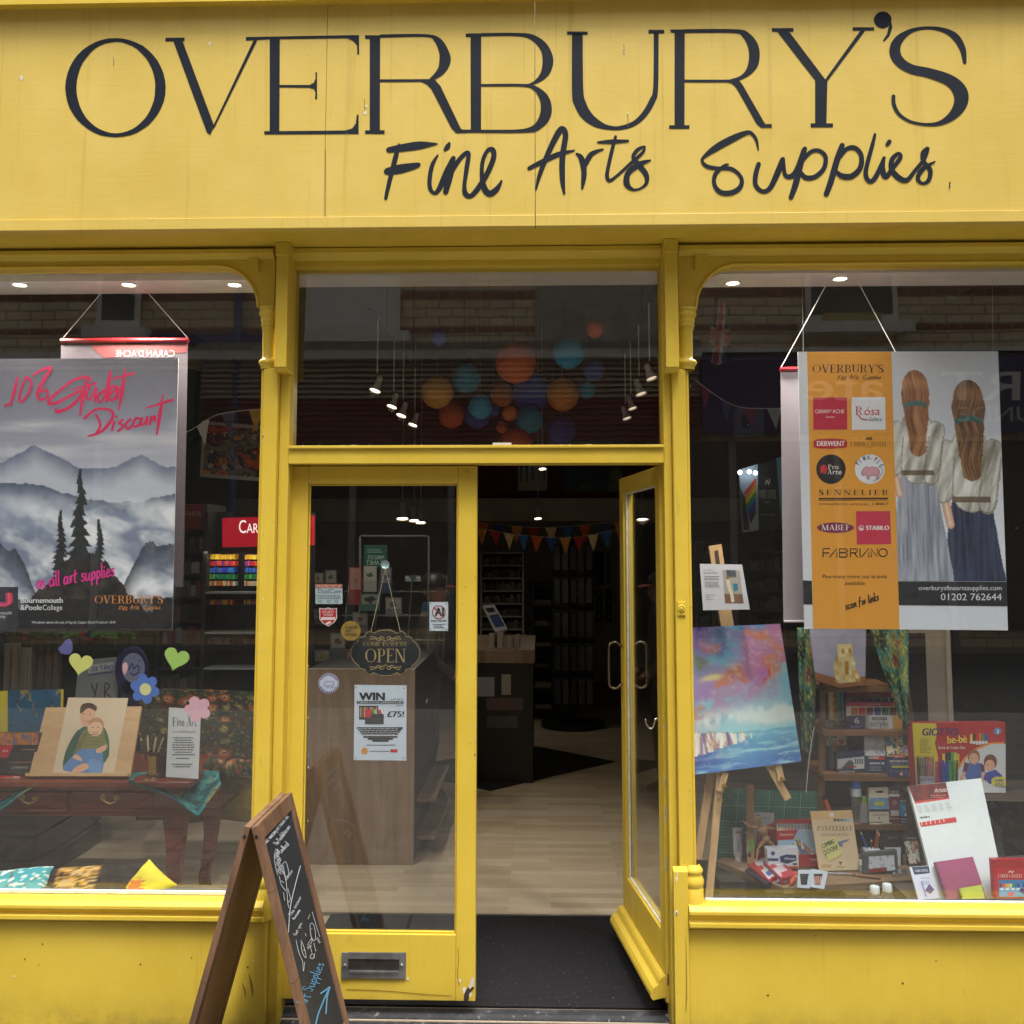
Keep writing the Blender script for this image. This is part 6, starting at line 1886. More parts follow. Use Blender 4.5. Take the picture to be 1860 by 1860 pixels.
def pig(g, pl_, cx, cy, s, col, ol, c): g.poly(pl_, [(cx + x * s, cy + y * s) for x, y in PIG][::-1], col, c); g.brush(pl_, [(cx + x * s, cy + y * s) for x, y in PIG + PIG[:1]], ol, c + .0004, .8, smooth=False)
pig(g, pd, 597, 1241, .95, '#c9cbe0', '#4a5490', .0009)
fin(g, 'pig_sticker', 'round pale blue sticker of a pig low on the left door', 'sticker', 'stickers on the left door glass')
pd2 = Pl.v(DY + .002)
g = G(); disc(g, pd2, 637, 1146, 18, 18, .0008, '#9a7a2a')
for k, s in enumerate(('DORSET', 'ART', 'WORKS')): g.text(pd2, s, 627, 1142 + k * 6.5, 4.6, '#3a3018', .0008, w_=(22, 11, 20)[k], bold=.08)
fin(g, 'art_weeks_sticker', 'round mustard yellow sticker partly under the open sign on the left door', 'sticker', 'stickers on the left door glass')
def art(g):
    g.ring(pd, 797, 1112, 12.5, 12.5, 1.6, '#a8283a', .0009); g.text(pd, 'AI', 797, 1119, 15, '#17181c', .0007, 'c', w_=15, bold=.12)
    g.brush(pd, [(788, 1103), (806, 1121)], '#a8283a', .0012, 1.8, smooth=False)
    g.text(pd, 'AI ART IS NOT ART.', 797, 1129, 3, '#22242a', .0009, 'c', w_=29, bold=.1)
    lines(g, pd, 785, 809, 1132, 1141, 3, '#33363c', .0009, .5, True)
    for x, y in ((782.5, 1096), (811.5, 1096), (782.5, 1143), (811.5, 1143)): g.ell(pd, x, y, 1.2, 1.2, '#8d949c', .0009, 8)
onglass('anti_ai_notice', 'small white notice with AI crossed out in red near the door stile', 'notice', R4(780, 1093.5, 814, 1146), '#ced8e2', art=art)
def art(g):
    K = '#15171c'
    g.text(pd, 'WIN', 652, 1272, 14, K, .0008, w_=45, bold=.16)
    g.text(pd, 'A SET OF 20', 732, 1272, 3, K, .0008, 'r', w_=22); g.rect(pd, 648, 1273.5, 733, 1278.5, K, .0008); g.text(pd, "CARAN D'ACHE LUMINANCE 6901", 650, 1277.8, 3.4, '#e6eaf0', .0012, w_=81)
    g.text(pd, 'WORTH', 732, 1283, 3, K, .0008, 'r', w_=13)
    g.rect(pd, 652, 1282, 687, 1307, '#2a2326', .0008)
    for k in range(12): g.rect(pd, 653.5 + k * 2.7, 1284, 655 + k * 2.7, 1303, ['#c9a08a', '#a87a5a', '#8a6a5a', '#d8b08a'][k % 4], .0011)
    g.rect(pd, 663, 1289, 697, 1315, '#2c2d33', .0014); g.poly(pd, [(663, 1303), (673, 1303), (677, 1289), (663, 1289)], '#c0222c', .0017)
    for k, c in enumerate(('#3fa34a', '#e0c22c', '#2c5ac0', '#d8503a', '#e8e0d0')): g.poly(pd, [(678 + k * 4, 1297), (681 + k * 4, 1297), (680 + k * 4, 1289), (676 + k * 4, 1289)], c, .0017)
    g.text(pd, '£75!', 702, 1302, 10, K, .0008, w_=31, bold=.13)
    for k in range(4): g.rect(pd, 648 + k * 3, 1321 + k * 3.6, 732 - k * 3, 1324 + k * 3.6, K, .0008); lines(g, pd, 650 + k * 3, 730 - k * 3, 1321.4 + k * 3.6, 1324 + k * 3.6, 1, '#b9c0c8', .0011)
    for k in range(3): g.rect(pd, 660 + k * 8, 1337 + k * 3.6, 722 - k * 8, 1340 + k * 3.6, K, .0008)
    g.rect(pd, 665, 1353, 718, 1354, '#33363c', .0008); g.ell(pd, 662, 1364, 6, 6, '#dd9a34', .0008); g.text(pd, 'Fine', 662, 1365, 2.5, '#7a4a1a', .0011, 'c')
    g.rect(pd, 671, 1364, 708, 1365, '#555a62', .0008); g.rect(pd, 709, 1361, 722, 1366.5, '#c0222c', .0008)
    for x, y in ((646, 1248), (734, 1250), (646, 1377), (733, 1377)): g.ell(pd, x, y, 2, 2, '#8d949c', .0008, 10); g.ell(pd, x - .4, y - .5, .9, .9, '#e8edf2', .0011, 8)
onglass('win_notice', 'white competition notice reading WIN with a picture of a pencil set on the left door', 'notice', [(644, 1244), (738.5, 1245), (738, 1381.5), (642.5, 1380.5)], '#c9d5e2', art=art)
# open sign with cord and suction hook
po = Pl.v(.085)
th = thing('open_sign', po.pt(700, 1186), 'black and gold scalloped OPEN sign hanging by a cord on the left door', 'sign')
half = [(700, 1143), (712, 1144), (722, 1149), (727, 1146), (733, 1146), (737, 1150), (738, 1155), (749, 1157), (750, 1162), (758, 1168), (764, 1178), (765.5, 1186)]
top = half + [(x, 2 * 1186 - y) for x, y in half[::-1][1:]]
outl = top + [(1400 - x, y) for x, y in top[::-1][1:-1]]
def scale(s): return [(700 + (x - 700) * s, 1186 + (y - 1186) * s) for x, y in outl]
SGN = paint((.016, .02, .026), .35)
g = G(); g.prism([po.pt(*p) for p in scale(1)][::-1], (0, .004, 0), SGN); g.build('board', th)
g = G()
GO = '#b3a068'
g.brush(po, scale(.965) + scale(.965)[:1], GO, .0008, 1.1, smooth=False, rise=.0002)
g.serif(po, "COME IN,WE'RE", 700, 1173.5, 7.5, GO, .0008, 'c', w_=80, wt=.7)
g.serif(po, 'OPEN', 700, 1203, 24.5, GO, .0008, 'c', w_=73)
for s in (1, -1):
    for d in (1, -1):
        f = lambda x, y: (700 + s * x, 1186 + d * y)
        g.brush(po, [f(*p) for p in ((2, -26), (6, -30), (10, -28), (8, -24), (14, -23), (20, -29), (27, -30))], GO, .0009, 1.3)
        g.brush(po, [f(*p) for p in ((8, -25), (16, -27), (22, -25), (26, -27), (28, -24))], GO, .0011, 1.3)
    g.brush(po, [(690, 1186 - s * 27), (695, 1186 - s * 24), (700, 1186 - s * 22), (705, 1186 - s * 24), (710, 1186 - s * 27)], GO, .0013, 1.3)
g.build('lettering', th)
g = G(); hk = po.pt(700, 1034)
g.tube([po.pt(674, 1147), hk], .0011, '#c9b894', 5); g.tube([po.pt(727, 1147), hk], .0011, '#c9b894', 5); g.build('cord', th)
th = thing('suction_hook', pd.pt(699.5, 1026), 'clear faceted suction hook stuck to the left door glass above the open sign', 'hook')
o = pd.pt(699.5, 1025.5)
g = G(); g.lathe(o + Vector((0, .001, 0)), [(.0165, 0), (.0165, -.003), (.011, -.007), (.0002, -.009)], paint('#bcd6d8', .2), 8, axis=(0, -1, 0)); g.build('cup', th)
g = G(); g.tube([o + Vector((0, .008, 0)), o + Vector((0, .026, -.004)), o + Vector((0, .03, -.016)), o + Vector((0, .034, -.008))], .0025, paint('#c9dcdc', .2), 8); g.build('hook', th)
# back of a shield sticker seen beyond, cards and a booklet on the counter
YK = YC + .25
zk = Z(655, 1215, YC) + .0005
th = thing('card_rack', at(690, 1110, YK + .5), 'wire rack of greetings cards on the panelled counter behind the left door', 'card rack')
g = G()
for zz in (0, .14, .28):
    g.box(X(595, 1150, YK) , X(800, 1150, YK), YK + .3 + zz * .6, YK + .31 + zz * .6, zk + .10 + zz, zk + .108 + zz, ST)
for x in (600, 660, 725, 795): g.tube([(X(x, 1150, YK), YK + .32, zk), (X(x, 1150, YK), YK + .55, zk + .48)], .004, ST, 6)
g.build('wire_frame', th)
for k, (x0, x1, y0, y1, c) in enumerate(((567, 588, 1040, 1070, '#5a5f64'), (590, 612, 1035, 1075, '#4a5054'), (634, 657, 1030, 1098, '#8a2a34'), (660, 684, 1028, 1075, '#9aa2a8'), (690, 712, 1030, 1078, '#2a4668'), (655, 690, 1078, 1110, '#3a6a64'), (640, 668, 1112, 1150, '#5a5c60'), (736, 764, 1046, 1056, '#a8acb0'), (570, 600, 1180, 1215, '#44474a'), (566, 590, 1105, 1135, '#54585c'), (700, 730, 1085, 1120, '#6a6e74'), (600, 628, 1150, 1195, '#4c4f52'), (628, 650, 1182, 1212, '#8a2a2a'))):
    pk_ = Pl.v(YK + .28 + .02 * (k % 5))
    g = G(); g.slab(pk_, R4(x0, y0, x1, y1), .004, c); g.rect(pk_, x0 + 2, y0 + 2, x1 - 2, y0 + (y1 - y0) * .6, mix3(c, '#c9c4ba', .35), .001); g.poly(pk_, [((x0 + x1) / 2 + (x1 - x0) * rnd.uniform(.08, .34) * math.cos(-b), y0 + (y1 - y0) * .35 + (x1 - x0) * rnd.uniform(.1, .3) * math.sin(-b)) for b in np.linspace(0, 5.6, 9)], ['#8a4a44', '#3a5a6a', '#8a7a4a', '#4a6a4a', '#5a4a6a', '#2c2c30'][k % 6], .002)
    g.build('card', th)
pk_ = Pl.v(YK + .5)
g = G(); g.slab(pk_, R4(661, 990, 703, 1031), .01, '#0f5552')
lines(g, pk_, 667, 698, 996, 1004, 2, '#8ab0a8', .001); g.text(pk_, 'MARCO\'S', 698, 1016, 7, '#a9c6be', .001, w_=30, mirror=True, bold=.05); g.text(pk_, 'PLANET', 698, 1026, 8, '#a9c6be', .001, w_=33, mirror=True, bold=.05)
fin(g, 'teal_booklet', 'dark teal booklet with mirrored lettering behind the suction hook', 'booklet')
g = G(); pz = Pl.v(YK + .62)
for a in (R4(652, 972, 780, 974.5), R4(652, 972, 655, 1040), R4(777, 972, 780, 1060)): g.slab(pz, a, .02, '#6d7478')
for x in (653, 778): p = pz.pt(x, 1060); g.tube([(p.x, p.y + .01, zk), (p.x, p.y + .01, p.z + .1)], .006, '#6d7478', 6)
fin(g, 'display_stand', 'thin grey rectangular frame standing behind the card rack', 'display stand')
# --- customer in a cap
th = thing('person', (0, 0, 0), 'person in a dark cap and brown jacket standing inside behind the left door', 'person')
YQ = 3.0
c = at(779, 1040, YQ)
px0, zt_ = c.x, c.z
th.location = (px0, YQ, ZS); WORLD[th.name] = Vector((px0, YQ, ZS))
Hh = zt_ - ZS
S_ = Hh / 1.80
J = dict(pel=(0, 0, .95), sp=(0, 0, 1.15), ch=(.01, 0, 1.36), nk=(.02, 0, 1.50), n2=(.035, -.01, 1.56), ls=(.0, -.17, 1.42), le=(.06, -.21, 1.13), lh=(.22, -.16, 1.0), rs=(.0, .17, 1.42), re=(.05, .21, 1.13), rh=(.2, .14, 1.0), lhip=(0, -.09, .90), lk=(.03, -.10, .50), la=(0, -.10, .09), lt=(.15, -.11, .03), rhip=(0, .09, .90), rk=(.02, .11, .50), ra=(-.02, .12, .09), rt=(.13, .13, .03))
rad = dict(pel=.15, sp=.145, ch=.16, nk=.065, n2=.058, ls=.075, le=.052, lh=.036, rs=.075, re=.052, rh=.036, lhip=.10, lk=.068, la=.048, lt=.038, rhip=.10, rk=.068, ra=.048, rt=.038)
E = 'pel-sp sp-ch ch-nk nk-n2 ch-ls ls-le le-lh ch-rs rs-re re-rh pel-lhip lhip-lk lk-la la-lt pel-rhip rhip-rk rk-ra ra-rt'.split()
def skin(name, J, rad, E, mat, parent, root, sub=2):
    ks = list(J)
    me = bpy.data.meshes.new(name)
    me.from_pydata([Vector(J[k]) * S_ for k in ks], [tuple(ks.index(x) for x in e.split('-')) for e in E], [])
    o = bpy.data.objects.new(name, me); scene.collection.objects.link(o); o.parent = parent
    md = o.modifiers.new('skin', 'SKIN')
    for k, v in zip(ks, me.skin_vertices[0].data):
        v.radius = (rad[k] * S_, rad[k] * S_); v.use_root = k == root
    md.use_smooth_shade = True
    s2 = o.modifiers.new('sub', 'SUBSURF'); s2.levels = s2.render_levels = sub
    me.materials.append(mat)
    return o
skin('body', J, rad, E, paint('#4a4038', .85), th, 'pel')
SKN = paint('#a87a60', .6)
def wl(x, y, z): return Vector((px0, YQ, ZS)) + Vector((x, y, z)) * S_
g = G()
hc = wl(.055, -.02, 1.66)
n = 24
vs = []
for j in range(17):
    f = math.pi * j / 16
    for i in range(n):
        a = 2 * math.pi * i / n
        x, y, z = .098 * math.sin(f) * math.cos(a), .078 * math.sin(f) * math.sin(a), -.122 * math.cos(f)
        if z < 0: x = x * (1 - .25 * (-z / .122)) + .012 * (-z / .122); y *= 1 - .3 * (-z / .122) ** 1.5
        if x > .05 and abs(y) < .02 and -.045 < z < .012: x += .026 * (1 - abs(y) / .02) * (1 - abs(z + .02) / .03 if abs(z + .02) < .03 else 0)
        if x > .04 and abs(z - .012) < .018 and .015 < abs(y) < .05: x -= .009
        if x > .04 and abs(z + .065) < .012: x += .006
        vs.append(hc + Vector((x, y, z)) * S_)
g.add(vs, [(j * n + i, j * n + (i + 1) % n, (j + 1) * n + (i + 1) % n, (j + 1) * n + i) for j in range(16) for i in range(n)], SKN)
for s in (-1, 1): g.ball(hc + Vector((-.01, s * .077, -.005)) * S_, .022 * S_, SKN, 8)
g.build('head', th, smooth=True)
g = G()
g.lathe(hc + Vector((-.006, 0, .03)) * S_, [(.108 * S_, -.004), (.110 * S_, .01), (.106 * S_, .045 * S_), (.085 * S_, .085 * S_), (.045 * S_, .108 * S_), (.0002, .113 * S_)], BLK, 20)
g.build('cap', th, smooth=True)
g = G()
pv_ = [hc + Vector((.07 + .115 * math.cos(a), .085 * math.sin(a), .035 - .02 * math.cos(a))) * S_ for a in np.linspace(-1.5, 1.5, 13)]
g.prism(pv_, (0, 0, .008), paint('#8a1f1c', .6)); g.build('cap_peak', th)
g = G(); g.lathe(wl(.03, -.005, 1.50), [(.10 * S_, -.03), (.085 * S_, .02), (.07 * S_, .06), (.062 * S_, .055), (.07 * S_, .0)], paint('#24466a', .8), 18); g.build('collar', th, smooth=True)
for s in (-1, 1):
    b0 = wl(.2 + .02, s * .15, 1.0)
    g = G()
    g.ball(b0, .036 * S_, SKN, 10, .8)
    for k in range(4):
        a = b0 + Vector((.02, (k - 1.5) * .017, -.004)) * S_
        g.tube([a, a + Vector((.03, 0, -.012)) * S_, a + Vector((.045 - abs(k - 1.5) * .006, 0, -.035)) * S_], [.0085 * S_, .008 * S_, .006 * S_], SKN, 6)
    a = b0 + Vector((0, -s * .03, 0)) * S_
    g.tube([a, a + Vector((.025, -s * .012, -.01)) * S_, a + Vector((.042, -s * .004, -.022)) * S_], [.01 * S_, .009 * S_, .006 * S_], SKN, 6)
    g.build('hand', th, smooth=True)
# ================================================================== RIGHT WINDOW
pr = Pl.v(.10)
def Zx(zx, zy): return (1420 + zx / 3.4455, 620 + zy / 3.4455)
QP = [(1449, 639), (1813, 638), (1831, 1145), (1461, 1142)]
g = G()
g.slab(pr, QP, .0025, '#d3d8e2')
g.poly(pr, [(1466, 639.3), (1619, 639), (1634, 1142.8), (1477, 1142)][::-1], '#dd9a34', .0006)
def sd_seg(x, y, ax, ay, bx, by):
    t = max(0, min(1, ((x - ax) * (bx - ax) + (y - ay) * (by - ay)) / ((bx - ax) ** 2 + (by - ay) ** 2)))
    return math.hypot(x - ax - t * (bx - ax), y - ay - t * (by - ay)), t
def girl(u, v):
    'a plain pencil drawing of two girls in white blouses seen from behind'
    x, y = 1620 + 209 * u, 639 + 416 * v
    n, hs_ = fbm(u * 16, v * 26, 71), fbm(x / 2.2 + 2 * math.sin(y / 13), y / 44, 75)
    c = mix3('#cdd2dc', '#dfe4ec', v)
    for cx, top, s, sk_, h0, h1 in ((1767, 690, 1.0, ('#161b30', '#3c4668'), '#3c2819', '#a5794f'), (1664, 672, .86, ('#6d7486', '#b6bcc8'), '#5d3320', '#c79062')):
        Y = (y - top) / s; X_ = (x - cx) / s
        fold = fbm((x + y * .35) / 11, (y - x * .3) / 52, 72)
        if 215 < Y and abs(X_) < 34 + (Y - 215) * .17 + 5 * fbm(Y / 30, 2, 73): c = mix3(sk_[0], sk_[1], fbm(x / 4, y / 60, 73) * 1.5 - .25)
        a1, a2 = sd_seg(X_, Y, -46, 128, -54, 205)[0], sd_seg(X_, Y, 46, 128, 30, 225)[0]
        f1, f2 = sd_seg(X_, Y, -54, 205, -42, 262)[0], sd_seg(X_, Y, 30, 225, 4, 232)[0]
        if min(f1, f2) < 8: c = mix3('#b98468', '#ecd0ba', 1 - min(f1, f2) / 9 + .3 * (n - .5))
        b = min(sd_seg(X_, Y, 0, 122, 0, 205)[0] - 36, a1 - 18 - 5 * n, a2 - 17 - 5 * n)
        if b < 3 * (fold - .5):
            c = mix3('#8d897b', '#eeeeea', (fold - .22) * 1.75)
            if b > -2 or abs(a1 - 17) < 1.3 and Y > 140 or abs(a2 - 16) < 1.3 and Y > 140: c = mix3(c, '#6d685b', .65)
        if abs(Y - 217) < 5 and abs(X_) < 37: c = mix3('#4a4034', '#8a7a60', fold)
        hd = math.hypot(X_ / 30, (Y - 38) / 38)
        d, t = sd_seg(X_, Y, 0, 50, 3, 165)
        if hd < 1 or d < 30 - 14 * t + 6 * fbm(Y / 11, s * 9, 74): c = mix3(h0, h1, hs_ * 1.6 - .3 + .35 * math.exp(-((Y - 26) / 12) ** 2))
        if abs(Y - 70 - .01 * X_ * X_) < 5 and abs(X_) < 26: c = mix3('#27423f', '#5a8a84', n)
    return c
g.grid(pr, [(1619.3, 639.2), (1812.8, 638.2), (1827.5, 1056), (1631.5, 1055)], 150, 270, girl, .0008)
shop_name(g, pr, 1476, 677, 129, '#1d1a18', '#1d1a18', .0012)
def P3(pts): return [Zx(*p) for p in pts]
def sq(a, col): g.poly(pr, P3(a)[::-1], col, .0010)
W0 = '#eee6e6'
sq([(195, 352), (408, 350), (410, 552), (198, 553)], '#b9203a'); g.text(pr, 'CARAN', *Zx(208, 450), 7, W0, .0014, w_=24); g.text(pr, "D'", *Zx(292, 441), 4, W0, .0014, w_=6); g.text(pr, 'ACHE', *Zx(318, 450), 7, W0, .0014, w_=21); g.text(pr, 'Genève', *Zx(302, 478), 3.2, W0, .0014, 'c', w_=16)
sq([(437, 350), (648, 349), (650, 553), (439, 554)], '#dfe2ea'); g.serif(pr, 'R', *Zx(460, 462), 16, '#b8202e', .0014, w_=13); g.text(pr, 'ósa', *Zx(512, 462), 15, '#b8202e', .0014, w_=29, slant=.15); g.text(pr, 'Gallery', *Zx(626, 498), 6.5, '#222', .0014, 'r', w_=25, slant=.2); g.brush(pr, P3([(480, 460), (500, 485), (535, 492)]), '#b8202e', .0014, 2)
sq([(198, 625), (225, 612), (305, 607), (385, 612), (409, 623), (409, 660), (385, 668), (305, 673), (225, 670), (200, 662)], '#b3202c'); g.text(pr, 'DERWENT', *Zx(305, 655), 9, W0, .0014, 'c', w_=51, bold=.08)
g.serif(pr, 'FABER-CASTELL', *Zx(545, 656), 7.5, '#4a3416', .0014, 'c', w_=67)
g.brush(pr, P3([(528, 615), (540, 603), (548, 615), (558, 602), (563, 617)]), '#3a2a14', .0014, 2.2); g.text(pr, 'since 1761', *Zx(545, 664), 2, '#4a3416', .0014, 'c', w_=12)
disc_ = lambda cx, cy, r, col, c=.0010: g.ell(pr, *Zx(cx, cy), r, r, col, c, 36)
disc_(308, 800, 26.8, '#1d1d20'); g.poly(pr, P3([(243, 785), (258, 772), (275, 775), (268, 810), (245, 828), (240, 800)])[::-1], '#c9303a', .0014); g.poly(pr, P3([(280, 775), (286, 800), (276, 826), (255, 830), (270, 812)])[::-1], '#c9303a', .0014)
g.serif(pr, 'P', *Zx(290, 800), 8.5, W0, .0014, w_=6); g.text(pr, 'ro', *Zx(314, 800), 8.5, W0, .0014, w_=12); g.serif(pr, 'A', *Zx(286, 832), 9, W0, .0014, w_=8); g.text(pr, 'rte', *Zx(316, 832), 9, W0, .0014, w_=17)
disc_(551, 800, 27, '#dde1ea'); pig(g, pr, *Zx(553, 810), 1.75, '#d29aa8', '#4a3a6a', .0013)
for k, ch in enumerate('PINK PIG'): 
    a = R(-148 + k * 17)
    if ch != ' ': hand(g, pr, ch, 1420 + 551 / 3.4455 + 21 * math.cos(a) - 2, 620 + 800 / 3.4455 + 21 * math.sin(a) + 4, 8, '#2c2c5a', .0014, 1.2, rot=a + R(90) * 1) if ch in HW else g.text(pr, ch, 1420 + 551 / 3.4455 + 21 * math.cos(a) - 2, 620 + 800 / 3.4455 + 21 * math.sin(a) + 4, 8, '#2c2c5a', .0014, rot=a + R(90))
for k in range(9): a = R(60 - k * 9 + 10); g.brush(pr, [(1420 + 551 / 3.4455 + 22 * math.cos(a), 620 + 800 / 3.4455 + 22 * math.sin(a)), (1420 + 551 / 3.4455 + 24 * math.cos(a), 620 + 800 / 3.4455 + 24 * math.sin(a))], '#4a4a7a', .0014, 1.4, smooth=False)
g.serif(pr, 'SENNELIER', *Zx(232, 962), 9.5, '#17140f', .0014, w_=126, sp=.28)
for y0, y1 in ((980, 989), (993, 997)): sq([(231, y0), (666, y0 - 2), (666, y1 - 2), (231, y1)], '#17140f')
g.text(pr, 'modern since 1887', *Zx(232, 1024), 4.6, '#6a4a1c', .0014, w_=126, slant=.25)
sq([(464, 1063), (678, 1062), (685, 1269), (470, 1271)], '#c2304c'); g.text(pr, 'STABILO', *Zx(525, 1180), 7.5, W0, .0014, w_=42, bold=.12); g.ring(pr, *Zx(497, 1168), 5, 5, 1, W0, .0014, 18); g.poly(pr, P3([(487, 1178), (492, 1160), (500, 1172), (508, 1168), (505, 1180)])[::-1], W0, .0014)
g.ell(pr, *Zx(336, 1166), 33.5, 9.5, '#7a2048', .0010, 36); g.serif(pr, 'MABEF', *Zx(338, 1182), 10, W0, .0014, 'c', w_=51)
fb = lambda pts: g.brush(pr, P3(pts), '#15130f', .0014, 1.9, smooth=False)
for pts in ([(258, 1350), (258, 1297), (300, 1297)], [(258, 1324), (296, 1324)], [(300, 1350), (345, 1295), (345, 1350)], [(362, 1350), (362, 1297), (405, 1299), (412, 1312), (400, 1322), (412, 1335), (405, 1349), (362, 1350)], [(362, 1322), (400, 1322)], [(430, 1350), (430, 1297), (470, 1299), (474, 1315), (462, 1324), (430, 1324)], [(455, 1326), (474, 1350)], [(490, 1297), (490, 1350)], [(500, 1350), (545, 1295), (545, 1350)], [(560, 1350), (560, 1297), (598, 1350), (598, 1295)]): fb(pts)
g.ring(pr, *Zx(634, 1322), 8.6, 8, 1.9, '#15130f', .0014, 28)
g.text(pr, 'Plus many more top brands', *Zx(455, 1482), 6.6, '#3f2c12', .0014, 'c', w_=118); g.text(pr, 'available', *Zx(457, 1524), 6.6, '#3f2c12', .0014, 'c', w_=37)
hand(g, pr, 'scan for links', *Zx(400, 1680), 15, '#15130f', .0014, 1.8, rot=-.29, slant=.25, W=64)
g.poly(pr, [(1458.4, 1054), (1474.5, 1055), (1475.7, 1098), (1459.7, 1098)][::-1], '#20212a', .0008)
g.poly(pr, [(1631.4, 1056), (1827.8, 1057), (1829.3, 1101), (1632.8, 1099)][::-1], '#20212a', .0011)
g.text(pr, 'overburysfineartssupplies.com', *Zx(1376, 1557), 8.2, '#dfe0e6', .0015, 'r', w_=151)
g.text(pr, '01202 762644', *Zx(1376, 1620), 12, '#dfe0e6', .0015, 'r', w_=111)
fin(g, 'brand_poster', 'large white and orange poster of brand logos beside two pencil drawn girls', 'poster', origin=pr.pt(1640, 640))
pr2 = Pl.v(.19)
th = thing('hanging_banner', pr2.pt(1530, 670), 'pale grey banner with a red rail hanging behind the orange brand poster', 'banner')
g = G(); g.slab(pr2, [(1418, 676), (1640, 673), (1652, 1127), (1423, 1130)], .002, '#a9a0a8')
g.tube([pr2.pt(1424, 1129), pr2.pt(1651, 1127)], .005, '#b5aeb6', 8); g.build('sheet', th)
g = G(); g.tube([pr2.pt(1417, 671), pr2.pt(1641, 668)], .0095, paint('#8f1620', .3), 10); g.build('rail', th)
g = G(); g.tube([pr2.pt(1419, 667), pr2.pt(1511, 498)], .0016, '#cfccc6', 5); g.tube([pr2.pt(1640, 664), pr2.pt(1551, 498)], .0016, '#cfccc6', 5); g.build('cord', th)
g = G()
for x in (1459, 1804): g.tube([pr.pt(x, 638.5), pr.pt(x - 2, 500)], .0006, '#8a8a88', 4)
fin(g, 'hanging_wire', 'pair of thin nearly invisible wires holding up the orange brand poster', 'wire')
# --- display floor and the board on blocks
ZP = .25
DKW = wood('old_dark_board', '#2b241d', '#43382c', '#5a4a3a', 1.6, (1, 6, 6), .75, bstr=.4)
OLD = wood('worn_pine_board', '#5d4a36', '#7d664b', '#96805f', 1.4, (.8, 6, 6), .7, bstr=.3)
pp = thing('display_platform', ((X(1270, 1640, .1) + XR) / 2, .6, ZS), 'low dark boarded platform inside the right window', 'platform')
g = G(); g.box(X(1262, 1640, .1), XR, .04, 1.15, ZP - .03, ZP, paint('#241f1a', .7, .3, 8)); g.build('boards', pp)
g = G(); g.box(X(1262, 1640, .1) + .02, XR - .02, .06, 1.12, ZS + .001, ZP - .0305, paint('#191613', .8)); g.build('base', pp)
ZLR = Z(1500, 1636, .02) - .008
g = G(); g.box(X(1645, 1640, .1), XR, .033, .24, ZP + .001, ZLR, paint('#4a443c', .6, .3, 20)); g.build('window_ledge', pp)
ZT = .415
th = thing('pallet_board', atz(1470, 1600, ZT), 'weathered wooden board on blocks holding art materials low in the right window', 'display board')
pa_, pb_, pc_, pd_ = atz(1300, 1563, ZT), atz(1424, 1613, ZT), atz(1672, 1597, ZT), atz(1665, 1552, ZT)
pe_ = atz(1330, 1548, ZT)
g = G(); g.prism([pa_, pb_, pc_, pd_, pe_][::-1], (0, 0, -.022), OLD); g.build('board', th, bevel=.002)
for x, y, Y in ((1330, 1600, .42), (1415, 1610, .30), (1560, 1600, .28), (1655, 1600, .40)):
    a = X(x, y, Y)
    g = G(); g.box(a - .05, a + .05, Y, Y + .09, ZP + .001, ZT - .0225, DKW); g.build('block', th, bevel=.002)


def prod(name, label, cat, quad, zs, lean=.01, th_=.012, col='#ffffff', art=None, base=None, edge=None, group=None, yaw=0.0, back=0.0, **kw):
    'a flat product standing on a surface at height zs: quad TL TR BR BL in pixels'
    xb, yb = (quad[3][0] + quad[2][0]) / 2, max(quad[3][1], quad[2][1])
    Yb = atz(xb, yb, zs).y + back
    yt = (quad[0][1] + quad[1][1]) / 2
    p_ = Pl.tilt(xb, yb, Yb, yt, Yb + lean, yaw)
    g = G(base)
    g.slab(p_, quad, th_, col, edge)
    if art: art(g, p_)
    return fin(g, name, label, cat, group, **kw)


def fixed(name, label, cat, quad, Y, lean=.01, th_=.012, col='#ffffff', art=None, base=None, edge=None, group=None, yaw=0.0, **kw):
    xb, yb = (quad[3][0] + quad[2][0]) / 2, max(quad[3][1], quad[2][1])
    p_ = Pl.tilt(xb, yb, Y, (quad[0][1] + quad[1][1]) / 2, Y + lean, yaw)
    g = G(base)
    g.slab(p_, quad, th_, col, edge)
    if art: art(g, p_)
    return fin(g, name, label, cat, group, **kw)


# --- easel with the seascape
EW = wood('beech', '#a3835c', '#bf9d72', '#cfb083', 1.3, (8, 8, .7), .5)
BRS = paint('#b58f3c', .3, .15, 30, metal=.9)
th = thing('easel', atz(1330, 1640, ZP), 'beech wood display easel standing in the right window', 'easel')
pe = Pl.tilt(1330, 1410, .37, 1137, .47)
pm = Pl.tilt(1330, 1410, .392, 1137, .492)
def bar(g, p_, a, b, wd, tk, m):
    dx, dy = b[0] - a[0], b[1] - a[1]
    l = math.hypot(dx, dy); nx, ny = -dy / l * wd / 2, dx / l * wd / 2
    g.slab(p_, [(a[0] + nx, a[1] + ny), (a[0] - nx, a[1] - ny), (b[0] - nx, b[1] - ny), (b[0] + nx, b[1] + ny)], tk, m)
g = G(); bar(g, pm, (1299, 990), (1325, 1160), 23, .025, EW); g.build('mast', th, bevel=.003)
g = G(); bar(g, Pl(pm.p + pm.n * .002, pm.n), (1301, 1000), (1309, 1060), 7, .001, '#3a2a1c'); g.build('slot', th)
for a, b, wd in (((1310, 1395), (1287, 1646), 13), ((1392, 1380), (1432, 1452), 13), ((1293, 1400), (1268, 1560), 14)):
    g = G(); bar(g, Pl(pm.p - pm.n * (.0 if wd == 13 else .05), pm.n), a, b, wd, .022, EW); g.build('leg', th, bevel=.002)
